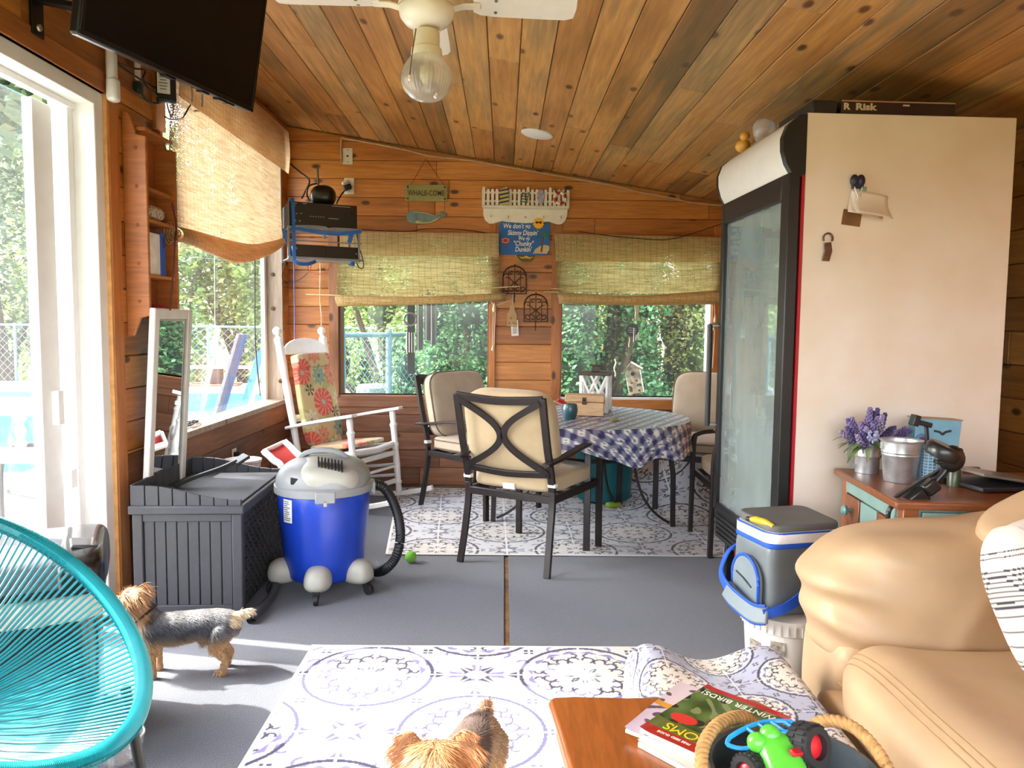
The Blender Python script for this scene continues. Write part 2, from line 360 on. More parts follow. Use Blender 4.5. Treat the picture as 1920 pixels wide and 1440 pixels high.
# ------------------------------------------------------------------ room shell
XL, XR, YB, YR = -1.72, 2.30, 6.10, -0.85
def zc(x): return 2.573 - .159 * x
W_UP = wood('pine_wall', [(124, 74, 34), (178, 108, 46), (204, 132, 60), (208, 150, 80)], grain=(1.1, 15, 15))
W_LOW = wood('weathered_wall', [(84, 52, 34), (128, 82, 54), (156, 104, 70), (172, 122, 86)], grain=(1.0, 14, 14), rough=.6, coat=0)
W_CEIL = wood('pine_ceiling', [(116, 88, 54), (176, 122, 64), (206, 152, 86), (158, 128, 86), (218, 172, 108)], grain=(.8, 13, 13), knots=.9, spread=1.25)
W_TRIM = wood('pine_trim', [(150, 86, 40), (190, 116, 58), (210, 140, 78)], grain=(1.2, 14, 14), knots=.5)
W_GREY = wood('weathered_post', [(120, 108, 96), (168, 150, 130), (196, 178, 156)], grain=(1.2, 12, 12), knots=.7, rough=.7, coat=0, knot=(60, 50, 44))
WHITE = M('white_paint', (236, 234, 228), .45, var=.03)
VINYL = M('white_vinyl', (242, 242, 240), .35, var=.02)
PLY = M('subfloor', (150, 116, 74), .8, var=.25, scale=30)
CARPET = M('carpet_grey', (90, 95, 107), .95, var=.22, scale=180, bump=.5, sheen=.3, c2=(72, 76, 86))
PANE = glass('window_pane', veil=.015)
DOORPANE = glass('door_pane', veil=.022)  # added pane; its veil paints in the haze over the view

def clip(poly, f):
    """keep the part of a polygon where f(p) >= 0"""
    o = []
    for i in range(len(poly)):
        a, b = poly[i], poly[(i + 1) % len(poly)]; fa, fb = f(a), f(b)
        if fa >= 0: o.append(a)
        if (fa >= 0) != (fb >= 0):
            t = fa / (fa - fb); o.append((a[0] + t * (b[0] - a[0]), a[1] + t * (b[1] - a[1])))
    return o
def plank(u0, u1, v0, v1, T, mat, parent, th=.016, gap=.0018, f=None, name='plank'):
    """one board lying in the plane T (local x = length, y = width, z = into the room)"""
    poly = [(u0 + gap / 2, v0 + gap), (u1 - gap / 2, v0 + gap), (u1 - gap / 2, v1 - gap), (u0 + gap / 2, v1 - gap)]
    if f: poly = clip(poly, f)
    if len(poly) < 3: return None
    xs = [p[0] for p in poly]; ys = [p[1] for p in poly]; cx = (min(xs) + max(xs)) / 2; cy = (min(ys) + max(ys)) / 2
    if max(xs) - min(xs) < .01 or max(ys) - min(ys) < .008: return None
    b = MB(); n = len(poly); e = .003; th += random.uniform(-.0012, .0012)
    def ins(p): return (p[0] - math.copysign(min(e, abs(p[0] - cx)), p[0] - cx) - cx, p[1] - math.copysign(min(e, abs(p[1] - cy)), p[1] - cy) - cy)
    vs = [(p[0] - cx, p[1] - cy, 0) for p in poly] + [(p[0] - cx, p[1] - cy, th - e) for p in poly] + [(*ins(p), th) for p in poly]
    fs = [tuple(range(2 * n, 3 * n))]
    for k in (0, 1): fs += [(k * n + i, k * n + (i + 1) % n, (k + 1) * n + (i + 1) % n, (k + 1) * n + i) for i in range(n)]
    b.add(vs, fs); o = b.build(name, mat, parent, smooth=0)
    o.matrix_local = T @ Matrix.Translation((cx, cy, 0)); return o
def minus(a, b, holes):
    """interval [a,b] without the holes"""
    segs = [(a, b)]
    for h0, h1 in holes:
        segs = [s for (p, q) in segs for s in ((p, min(q, h0)), (max(p, h1), q)) if s[1] - s[0] > .005]
    return segs
def boards(u0, u1, vbase, w, vtop, holes, T, pick, parent, f=None, longest=2.6):
    v = vbase
    while v < vtop:
        v0, v1 = max(v, 0.), v + w; cuts = {v0, v1}
        for h in holes:
            for e in (h[2], h[3]):
                if v0 < e < v1: cuts.add(e)
        cuts = sorted(cuts)
        # a board keeps its full height beside an opening and is ripped where an opening starts inside it
        for c0, c1 in zip(cuts[:-1], cuts[1:]):
            mid = (c0 + c1) / 2
            for a, b in minus(u0, u1, [(h[0], h[1]) for h in holes if h[2] < mid < h[3]]):
                x = a; first = True
                while x < b - .01:
                    ln = random.uniform(.5, 1.) * longest if not first else random.uniform(.35, 1.) * longest
                    y = min(b, x + ln)
                    if b - y < .35: y = b
                    plank(x, y, c0, c1, T, pick(mid), parent, f=f); x = y; first = False
        v += w

# floor: plywood deck with two carpet sheets that leave a slit between them
fl = struct(MB().bb((XL - .14, YR - .1, -.12), (XR + .1, YB + .14, -.010)).build('floor', PLY))
for x0, x1 in ((XL, .013), (.036, XR)):
    b = MB().bb((x0, YR, -.010), (x1, YB, 0)); o = b.build('carpet_sheet', CARPET, fl, bevel=.003)
SEAM = M('seam_board', (128, 98, 62), .8, var=.5, scale=9)
MB().bb((.0135, YR, -.0099), (.0355, YB, -.006)).build('subfloor_strip', SEAM, fl)

# ceiling
ang = math.atan(.159)
def cp(x, y, dz=0): return (x, y, zc(x) + dz)
b = MB()
v = [cp(XL - .5, YR - .3, .02), cp(XR + .2, YR - .3, .02), cp(XR + .2, YB + .75, .02), cp(XL - .5, YB + .75, .02)]
v += [(p[0], p[1], p[2] + .14) for p in v]
b.add(v, [(3, 2, 1, 0), (4, 5, 6, 7), (0, 1, 5, 4), (1, 2, 6, 5), (2, 3, 7, 6), (3, 0, 4, 7)])
ce = struct(b.build('ceiling', PLY))
Tc = basis(cp(XL, 0, .018), (0, 1, 0), (math.cos(ang), 0, -math.sin(ang)))
rows = 27; wv = (XR - XL) / math.cos(ang) / rows
for i in range(rows):
    y = YR
    while y < YB - .01:
        y2 = min(YB, y + random.uniform(1.1, 3.4))
        if YB - y2 < .4: y2 = YB
        plank(y, y2, i * wv, (i + 1) * wv, Tc, W_CEIL, ce, th=.018); y = y2

# back wall with two window openings
def bw(px, py): return at_y(px, py, YB)
b1 = (bw(637, 742).x, bw(916, 741).x, bw(800, 741).z, bw(800, 447).z)
b2 = (bw(1049, 745).x, bw(1329, 745).x, bw(1200, 745).z, bw(1200, 452).z)
wb = MB()
for a, c in minus(XL - .14, XR + .1, [b1[:2], b2[:2]]): wb.bb((a, YB, 0), (c, YB + .14, 2.2))
for h in (b1, b2): wb.bb((h[0], YB, 0), (h[1], YB + .14, h[2])); wb.bb((h[0], YB, h[3]), (h[1], YB + .14, 2.2))
poly = [(XL - .14, 2.2), (XR + .1, 2.2), (XR + .1, zc(XR + .1) + .05), (XL - .14, zc(XL - .14) + .05)]
wb.prism(poly, .14, basis((0, YB + .14, 0), (1, 0, 0), (0, 0, 1)))
wback = struct(wb.build('wall_back', PLY))
Tb = basis((0, YB, 0), (1, 0, 0), (0, 0, 1))
pitch = .1424; v0 = (bw(700, 301.5).z % pitch) - pitch
boards(XL, XR, v0, pitch, 2.95, [b1, b2], Tb, lambda z: W_UP if z > .78 else W_LOW, wback, f=lambda p: zc(p[0]) - .012 - p[1])

# left wall: doorway and one wide window
d1 = (1.45, 3.36, -1, 2.27); w1 = (3.90, 5.955, .715, 2.60)
wl = MB()
for a, c in minus(YR, YB + .14, [d1[:2], w1[:2]]): wl.bb((XL - .14, a, 0), (XL, c, zc(XL) + .03))
wl.bb((XL - .14, d1[0], d1[3]), (XL, d1[1], zc(XL) + .03)); wl.bb((XL - .14, w1[0], 0), (XL, w1[1], w1[2])); wl.bb((XL - .14, w1[0], w1[3]), (XL, w1[1], zc(XL) + .03))
wleft = struct(wl.build('wall_left', PLY))
Tl = basis((XL, 0, 0), (0, 1, 0), (0, 0, 1))
boards(YR, YB, -.05, .15, zc(XL), [d1, w1], Tl, lambda z: W_UP if z > .70 else W_LOW, wleft, f=lambda p: zc(XL) - .012 - p[1], longest=3.2)
# right and rear walls
wr = struct(MB().bb((XR, YR, 0), (XR + .12, YB, zc(XR) + .03)).build('wall_right', PLY))
Tr = basis((XR, 0, 0), (0, -1, 0), (0, 0, 1))
boards(-YB, -3.0, -.05, .15, zc(XR), [], Tr, lambda z: W_UP, wr, f=lambda p: zc(XR) - .012 - p[1])
plank(3.0 - 6, -YR, 0, zc(XR) - .02, Tr, W_UP, wr)
wk = MB(); o1 = (-1.5, 2.22, .40, 2.16)
wk.bb((XL - .14, YR - .12, 0), (o1[0], YR, 2.22)); wk.bb((o1[1], YR - .12, 0), (XR + .12, YR, 2.22)); wk.bb((o1[0], YR - .12, 0), (o1[1], YR, o1[2])); wk.bb((o1[0], YR - .12, o1[3]), (o1[1], YR, 2.22))
wk.prism([(XL - .14, 2.22), (XR + .1, 2.22), (XR + .1, zc(XR + .1) + .03), (XL - .14, zc(XL - .14) + .03)], .12, basis((0, YR, 0), (1, 0, 0), (0, 0, 1)))
struct(wk.build('wall_rear', W_UP))

# window_1 in the left wall: sill, weathered corner post with bolts, white frame, pane
def strip(name, lo, hi, mat, parent, bevel=.003):
    """a board with its grain along its longest side"""
    s = [abs(q - p) for p, q in zip(lo, hi)]; c = [(p + q) / 2 for p, q in zip(lo, hi)]
    k = s.index(max(s)); ax = [(1, 0, 0), (0, 1, 0), (0, 0, 1)]; x = ax[k]; y = ax[(k + 1) % 3]
    o = MB().box((0, 0, 0), (s[k], s[(k + 1) % 3], s[(k + 2) % 3])).build(name, mat, parent, bevel=bevel)
    o.matrix_local = basis(c, x, y); return o
xo = XL - .14
w = struct(MB().bb((xo, w1[0] - .02, w1[2] - .03), (XL + .035, w1[1] + .0, w1[2] + .004)).build('window_1', W_GREY, bevel=.004))
strip('post', (xo + .002, w1[1] - .022, w1[2]), (XL + .012, YB - .02, w1[3]), W_GREY, w)
for z in (.86, 1.06, 1.42, 1.68):
    MB().lathe([(0, 0), (.016, 0), (.016, .006), (.006, .009), (0, .009)], 10, basis((XL - .06 + .05 * (z < 1.1), w1[1] - .022, z), (1, 0, 0), (0, 0, 1))).build('bolt', M('rusty_bolt', (80, 62, 44), .5, .6), w)
strip('jamb', (xo, w1[0] - .05, w1[2]), (XL + .012, w1[0], w1[3]), W_TRIM, w)
strip('frame', (xo + .002, w1[1] - .067, w1[2]), (xo + .03, w1[1], w1[3]), VINYL, w)
strip('frame', (xo, w1[0], w1[2]), (xo + .03, w1[0] + .04, w1[3]), VINYL, w)
strip('head', (xo, w1[0], w1[3] - .05), (XL + .012, w1[1], w1[3]), W_TRIM, w)
MB().bb((xo + .010, w1[0] + .04, w1[2]), (xo + .014, w1[1] - .067, w1[3] - .05)).build('pane', PANE, w)

# windows 2 and 3 in the back wall
for k, h in ((2, b1), (3, b2)):
    w = struct(MB().bb((h[0] - .02, YB - .022, h[2] - .02), (h[1] + .02, YB + .14, h[2])).build('window_%d' % k, W_LOW if k == 2 else WHITE, bevel=.003))
    strip('apron', (h[0] - .05, YB - .032, h[2] - .095), (h[1] + .05, YB - .016, h[2] - .02), W_LOW if k == 2 else W_UP, w)
    strip('casing', (h[0] - .075, YB - .034, h[2] - .02), (h[0], YB - .016, 2.1), W_LOW if k == 2 else W_UP, w)
    strip('casing', (h[1], YB - .034, h[2] - .02), (h[1] + (.05 if k == 2 else .06), YB - .016, 2.1), W_UP, w)
    strip('jamb', (h[0] - .001, YB - .01, h[2]), (h[0] + .012, YB + .14, h[3]), W_LOW if k == 2 else W_UP, w)
    strip('jamb', (h[1] - .012, YB - .01, h[2]), (h[1] + .001, YB + .14, h[3]), W_LOW if k == 2 else WHITE, w)
    strip('head', (h[0], YB - .01, h[3] - .015), (h[1], YB + .14, h[3]), W_LOW, w)
    MB().bb((h[0] + .012, YB + .10, h[2]), (h[1] - .012, YB + .104, h[3] - .015)).build('pane', PANE, w)

# door_1: white frame, a stile of the open sliding door, cedar casing round it
d = struct(MB().bb((xo, d1[1] - .075, 0), (XL + .001, d1[1], d1[3])).build('door_1', VINYL, bevel=.004))
strip('jamb_stop', (xo - .03, d1[1] - .115, 0), (xo + .05, d1[1] - .075, d1[3]), VINYL, d)
strip('jamb', (xo, d1[0], 0), (XL, d1[0] + .05, d1[3]), VINYL, d)
strip('header', (xo, d1[0], d1[3] - .06), (XL, d1[1] - .07, d1[3]), VINYL, d)
strip('track', (xo + .02, d1[0], d1[3] - .085), (xo + .06, d1[1] - .07, d1[3] - .06), VINYL, d)
strip('threshold', (xo - .02, d1[0], 0), (XL - .0, d1[1], .018), M('aluminium_dull', (170, 172, 176), .4, .8), d)
strip('stile', (xo - .02, 3.055, .018), (xo + .02, 3.185, d1[3] - .10), VINYL, d)
strip('stile', (xo + .03, 2.36, .018), (xo + .07, 2.46, d1[3] - .10), VINYL, d)  # middle stile out of view, placed so its shadow crosses the chair rim
MB().bb((xo - .004, 2.46, .10), (xo + .002, 3.055, d1[3] - .10)).build('pane', DOORPANE, d)
strip('handle', (xo + .02, 3.115, .88), (xo + .05, 3.155, 1.02), VINYL, d)
strip('latch', (xo + .02, 3.19, .60), (xo + .05, 3.235, .68), VINYL, d)
for lo, hi in (((XL - .004, d1[1], 0), (XL + .022, d1[1] + .085, d1[3] + .085)), ((XL - .004, d1[0] - .085, 0), (XL + .022, d1[0], d1[3] + .085)), ((XL - .004, d1[0], d1[3]), (XL + .022, d1[1], d1[3] + .085))):
    strip('casing', lo, hi, W_TRIM, d)
EDGE = M('pine_edge', (226, 168, 100), .5, var=.15, scale=20)
strip('casing_edge', (XL - .004, d1[1] - .012, .0), (XL + .018, d1[1] + .001, d1[3] + .012), EDGE, d)
strip('casing_edge', (XL - .004, d1[0], d1[3] - .0), (XL + .018, d1[1], d1[3] + .013), EDGE, d)
strip('trim_1', (XL - .0, 3.79, 2.24), (XL + .032, 3.90, 2.80), W_TRIM, wleft)
# ------------------------------------------------------------------ outdoors
CONC = M('patio_concrete', (186, 180, 170), .9, var=.12, scale=3)
GRASS = M('grass_ground', (92, 104, 52), .95, var=.4, scale=2.0)
g = struct(MB().bb((-60, -30, -.60), (40, 70, -.55)).build('ground', GRASS))
struct(MB().bb((-4.35, -6, -.55), (XL - .14, 17.2, -.13)).build('pavement', CONC, bevel=.01))
struct(MB().bb((-30, 15.6, -.55), (-4.35, 18.4, -.13)).build('pavement', CONC))
struct(MB().bb((-30, 3.4, -.55), (-4.35, 7.0, -.13)).build('pavement', CONC))
# swimming pool
pl = thing('swimming_pool', 'in-ground swimming pool of bright blue water beyond the glass door', 'pool', (-10, 11.3, -.3))
WATER = M('pool_water', (44, 168, 214), .06, var=.2, scale=1.6, bump=.12, c2=(26, 128, 190))
MB().bb((-10, -4.3, -.22), (5.65, 4.3, 0)).build('water', WATER, pl)
COP = M('pool_coping', (232, 232, 228), .6, var=.05)
for lo, hi in (((-10, 4.2, -.2), (5.75, 4.55, .20)), ((-10, -4.55, -.2), (5.75, -4.2, .20)), ((5.5, -4.2, -.2), (5.75, 4.2, .20))):
    MB().bb(lo, hi).build('coping', COP, pl, bevel=.03)
MB().bb((-10, 4.17, -.15), (5.5, 4.205, .19)).build('liner_band', M('pool_liner', (90, 170, 220), .4), pl)
# diving board
q = at_z(400, 722, -.13); dv = thing('diving_board', 'white diving board on a dark stand across the pool', 'diving board', (q.x, q.y, -.13), .15)
MB().box((0, 0, .42), (1.9, .42, .055)).build('board', M('board_white', (214, 220, 222), .6), dv, bevel=.01)
MB().box((.05, 0, .20), (.30, .4, .40)).build('stand', M('dark_stand', (80, 62, 52), .7), dv, bevel=.02)
MB().box((.05, 0, .02), (1.1, .8, .04)).build('base', M('red_clay', (150, 92, 70), .8), dv, bevel=.01)
# pool slide
q = at_z(470, 760, -.13); sd = thing('pool_slide', 'blue pool slide standing behind the corner post of the side window', 'slide', (at_y(474, 740, 9.6).x, 9.6, -.13), .2)
MB().sweep([(-.15, 0, .0), (-.05, 0, .5), (.12, 0, 1.05), (.35, 0, 1.35)], [(-.3, -.04), (.3, -.04), (.3, .04), (-.3, .04)], (1, 0, .3)).build('chute', M('slide_blue', (40, 128, 190), .4), sd)
MB().tube([(-.5, -.1, 0), (-.12, -.1, 1.3)], .05, 8).build('leg', M('slide_dark', (58, 66, 84), .5), sd)
MB().tube([(-.5, .2, 0), (-.12, .2, 1.3)], .05, 8).build('leg', MATS['slide_dark'], sd)
# white deck railing beyond the door
rl = thing('deck_railing', 'white wooden deck railing with turned balusters outside the door', 'railing', (-2.05, 3.62, -.13))
RW = M('railing_white', (238, 238, 236), .5, var=.03)
MB().bb((-2.2, -.05, .99), (-.12, .05, 1.07)).build('top_rail', RW, rl, bevel=.01)
MB().bb((-2.2, -.035, .76), (-.12, .035, .83)).build('lower_rail', RW, rl, bevel=.01)
MB().bb((-2.2, -.035, .12), (-.12, .035, .19)).build('bottom_rail', RW, rl, bevel=.01)
for x in (-.50, -2.1): MB().bb((x - .05, -.05, 0), (x + .05, .05, 1.1)).build('post', RW, rl, bevel=.006)
for i in range(11):
    x = -.24 - i * .17
    if abs(x + .5) < .09: continue
    MB().lathe([(.02, .83), (.028, .85), (.014, .88), (.026, .91), (.014, .945), (.028, .97), (.02, .99)], 10, TR((x, 0, 0))).build('baluster', RW, rl)
# dark patio chair outside the door
pc = thing('outdoor_chair', 'dark metal patio chair with perforated back on the deck outside', 'chair', (-2.62, 4.62, -.13), -.5)
DK = M('outdoor_metal', (58, 60, 66), .45, .3)
MB().box((0, 0, .42), (.5, .5, .04)).build('seat', DK, pc, bevel=.015)
MB().box((0, .30, .74), (.5, .035, .62), (-.28, 0, 0)).build('backrest', DK, pc, bevel=.015)
for k in range(7): MB().box((-.12 + .01 * k, .245 + .025 * k, .54 + .07 * k), (.06, .02, .018), (-.28, 0, .0)).build('slot', M('slot_light', (214, 226, 230), .5), pc)
for sx in (-1, 1):
    MB().tube(smoothpath([(sx * .27, .26, .68), (sx * .29, .0, .67), (sx * .29, -.2, .66), (sx * .28, -.26, .5), (sx * .27, -.26, 0)], 5), .016, 8).build('arm', DK, pc)
    MB().tube([(sx * .25, .22, .42), (sx * .27, .3, 0)], .016, 8).build('leg', DK, pc)
# chain link fences
FB = M('fence_blue', (112, 150, 168), .5, .2); FW_ = M('fence_wire', (120, 140, 148), .6, .2)
def chainlink(name, label, p0, p1, h, step, posts, cell=.11, ground=-.5, wire=.004):
    p0 = Vector((p0[0], p0[1], ground)); p1 = Vector((p1[0], p1[1], ground)); L_ = (p1 - p0).length
    t = thing(name, label, 'fence', p0, math.atan2(p1.y - p0.y, p1.x - p0.x))
    MB().tube([(0, 0, h), (L_, 0, h)], .028, 8).build('top_rail', FB, t)
    for i in range(posts): x = L_ * i / (posts - 1); MB().tube([(x, 0, 0), (x, 0, h + .05)], .035, 10).build('post', FB, t)
    b = MB(); n = int((L_ + h) / cell)
    for i in range(n):
        x = -h + i * cell
        for s in (1, -1):
            a0, a1 = (x, x + h); lo, hi = max(0, a0), min(L_, a1)
            if hi - lo < .05: continue
            z0, z1 = (lo - a0), (hi - a0)
            if s < 0: z0, z1 = h - z0, h - z1
            b.tube([(lo, .004 * s, z0), (hi, .004 * s, z1)], wire, 3, cap=False)
    stuff(b.build('wire_mesh', FB if wire < .005 else FW_, t)); return t
q = [at_y(644, 628, 7.7), at_y(772, 628, 9.3)]
chainlink('chain_link_fence', 'pale blue chain link fence behind the rocking chair window', (q[0].x - .5, 7.5), (q[1].x + .2, 9.4), 1.69, 0, 4, cell=.09)
chainlink('pool_fence', 'long blue-grey chain link fence across the far side of the pool', (-22, 19.6), (-2.5, 19.0), 1.72, 0, 9, cell=.20, wire=.0051)
q = at_y(706, 740, 9.9)
cb = thing('compost_bin', 'grey barrel standing behind the chain link fence', 'bin', (q.x, 9.9, -.55))
MB().lathe([(.24, 0), (.27, .4), (.26, 1.05), (.23, 1.08), (0, 1.09)], 20).build('drum', M('bin_grey', (120, 126, 122), .7), cb)
# leaves
def leaves(name, parent, n, sampler, size, mat, droop=.3, seed=1, lay=.5):
    r = np.random.default_rng(seed); P = sampler(r, n); n = len(P)
    a = r.normal(size=(n, 3)); a[:, 2] = a[:, 2] * lay - droop; a /= np.linalg.norm(a, axis=1)[:, None]
    up = r.normal(size=(n, 3)) * .6; up[:, 2] += 1; b = np.cross(a, up); b /= np.linalg.norm(b, axis=1)[:, None]; c = np.cross(b, a)
    s = size * r.uniform(.6, 1.35, n)[:, None]
    V = np.stack([P, P + a * s * .45 + b * s * .30 + c * s * .10, P + a * s, P + a * s * .45 - b * s * .30 + c * s * .10], 1).reshape(-1, 3)
    i = np.arange(n)[:, None] * 4; F = np.concatenate([i + [[0, 1, 2]], i + [[0, 2, 3]]], 1).reshape(-1, 3)
    o = link(name, rawmesh(name, V, F), mat, parent, smooth=0); return stuff(o)
def blob(cs):
    """points in a cluster of ellipsoids, denser near the surface: cs = (x,y,z,rx,ry,rz)"""
    cs = np.array(cs); wgt = (cs[:, 3] * cs[:, 4] * cs[:, 5]) ** .67; wgt /= wgt.sum()
    def f(r, n):
        k = r.choice(len(cs), n, p=wgt); d = r.normal(size=(n, 3)); d /= np.linalg.norm(d, axis=1)[:, None]
        return cs[k, :3] + d * cs[k, 3:] * (r.uniform(0, 1, n) ** .28)[:, None]
    return f
BARK = M('bark', (92, 76, 60), .9, var=.35, scale=20, bump=.6, stretch=(1, 1, .2))
LF_D = leafmat('leaf_dark', [(44, 88, 50), (64, 124, 70), (96, 158, 98), (160, 198, 150)])
LF_L = leafmat('leaf_light', [(84, 112, 48), (132, 158, 78), (172, 192, 110), (212, 218, 156)], .55)
LF_O = leafmat('leaf_olive', [(96, 96, 46), (132, 132, 64), (170, 168, 92), (214, 206, 140)], .45)
LF_P = leafmat('needle_green', [(70, 92, 66), (104, 124, 88), (136, 152, 108), (172, 180, 138)], .5)
CORE = {}
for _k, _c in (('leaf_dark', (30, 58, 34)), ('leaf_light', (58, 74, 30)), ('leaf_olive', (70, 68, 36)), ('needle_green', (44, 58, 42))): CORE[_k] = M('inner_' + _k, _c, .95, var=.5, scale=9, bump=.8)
def shrub(name, label, cat, loc, cs, n, size, mat, group, trunk=.08, seed=1, h=1.2, droop=.3, core=0.):
    t = thing(name, label, cat, loc, 0, group)
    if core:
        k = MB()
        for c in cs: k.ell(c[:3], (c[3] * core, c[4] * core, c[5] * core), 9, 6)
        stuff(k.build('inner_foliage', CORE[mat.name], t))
    leaves('foliage', t, n, blob(cs), size, mat, droop, seed)
    b = MB(); r = random.Random(seed)
    for c in cs[:6]: b.tube(smoothpath([(r.uniform(-.1, .1), r.uniform(-.1, .1), 0), (c[0] * .35, c[1] * .35, max(.15, c[2] * .45)), (c[0] * .9, c[1] * .9, max(.25, c[2] * .95))], 4), [trunk * (1 - .07 * k) for k in range(9)], 6)
    b.build('trunk', BARK, t); return t
def bushy(w, d, h, n, seed, base=.0):
    r = random.Random(seed); o = []
    for _ in range(n):
        z = base + r.uniform(.12, .95) * h; k = 1 - .45 * (z / (h + base)) ** 2
        o.append((r.uniform(-w, w) * k, r.uniform(-d, d) * k, z, w * .42, d * .55, h * .2))
    return o
# bushes behind the back windows
for i, (x, y, w, d, h, n, size, mat, lab) in enumerate([
    (-.55, 9.2, .75, .5, 3.3, 17000, .058, LF_D, 'dark green leafy bush right of the chain link fence, behind the back wall'),
    (.35, 9.0, .8, .5, 3.4, 17000, .058, LF_D, 'dark green bush hidden mostly by the board pier between the windows'),
    (1.15, 9.0, .7, .6, 3.4, 17000, .064, LF_D, 'deep green bush behind the lantern at the back window'),
    (1.95, 9.6, .8, .7, 3.4, 14000, .056, LF_O, 'olive bush behind the hanging birdhouse'),
    (2.9, 9.4, .8, .7, 3.2, 14000, .056, LF_L, 'pale sunlit bush at the far end of the back window'),
    (-1.9, 12.6, 1.3, .8, 4.4, 12000, .085, LF_L, 'sunlit yellow-green tree behind the chain link fence'),
    (-.4, 13.2, 1.3, .8, 4.6, 9000, .085, LF_L, 'sunlit tree rising above the dark bush'),
    (2.6, 13.6, 1.8, .8, 5.2, 6000, .13, LF_L, 'tall light green tree beyond the olive bush'),
    (4.4, 11.6, 1.3, .8, 4.8, 4500, .13, LF_L, 'light green tree seen through the fridge side of the back window'),
    (.9, 12.6, 1.4, .7, 4.8, 4000, .13, LF_P, 'shaded tree filling the gap behind the deep green bush')]):
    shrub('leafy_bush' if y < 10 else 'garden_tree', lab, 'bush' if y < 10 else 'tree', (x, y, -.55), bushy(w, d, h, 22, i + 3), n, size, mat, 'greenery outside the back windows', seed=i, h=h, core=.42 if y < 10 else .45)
# tree line beyond the pool
r = random.Random(5)
spots = [(-19.5, 20.6, 8.4, LF_P), (-16.4, 21.6, 9.2, LF_P), (-13.6, 21.0, 7.4, LF_P), (-11.2, 22.2, 8.0, LF_L), (-9.3, 21.2, 7.2, LF_L), (-7.6, 22.4, 8.2, LF_L), (-5.9, 21.4, 7.0, LF_L), (-4.2, 22.6, 7.8, LF_L), (-22.5, 21.5, 8.6, LF_P), (-15.0, 25, 9.5, LF_L)]
names = ['tall dark pine third from the left beyond the pool', 'dark pine at the left of the tree row, behind the door stile', 'mid-height dark pine beside the slit of the door frame', 'bright tree at the left end of the side window', 'bright tree above the diving board', 'bright tree right of the diving board', 'bright low tree behind the pool slide', 'bright tree behind the corner post', 'tall dark pine at the far left of the door view', 'pale tree rising behind the dark pines']
for i, (x, y, h, mt) in enumerate(spots):
    shrub('pool_side_tree', names[i], 'tree', (x, y, -.55), bushy(1.25, 1.1, h, 26, 40 + i), 9500 if mt is LF_L else 7000, .19 if mt is LF_L else .20, mt, 'tree row beyond the pool', .16, 60 + i, h)
# unseen tree, added with its crown shaped to keep sun off the side window
shrub('added_shade_tree', 'broad leafy tree out of view, added to shade the side window', 'tree', (-5.6, 6.8, -.55), [(1.0, -.9, 4.7, 1.1, 1.1, .9), (.4, .3, 5.2, 1.2, 1.2, .9), (-.5, -.3, 5.6, 1.3, 1.2, .9), (1.7, -.6, 3.9, .8, 1.0, .7), (-.6, -.1, 6.8, 1.2, 1.2, .9), (1.2, -.3, 4.2, .9, 1.2, .8), (-.1, -.5, 6.2, 1.2, 1.3, .9), (1.1, -1.75, 5.7, 1.0, .7, .9), (.3, -1.8, 6.5, 1.1, .7, .9), (.0, -1.0, 7.4, 1.1, 1., .8)], 13000, .20, LF_P, None, .12, 90, 4)
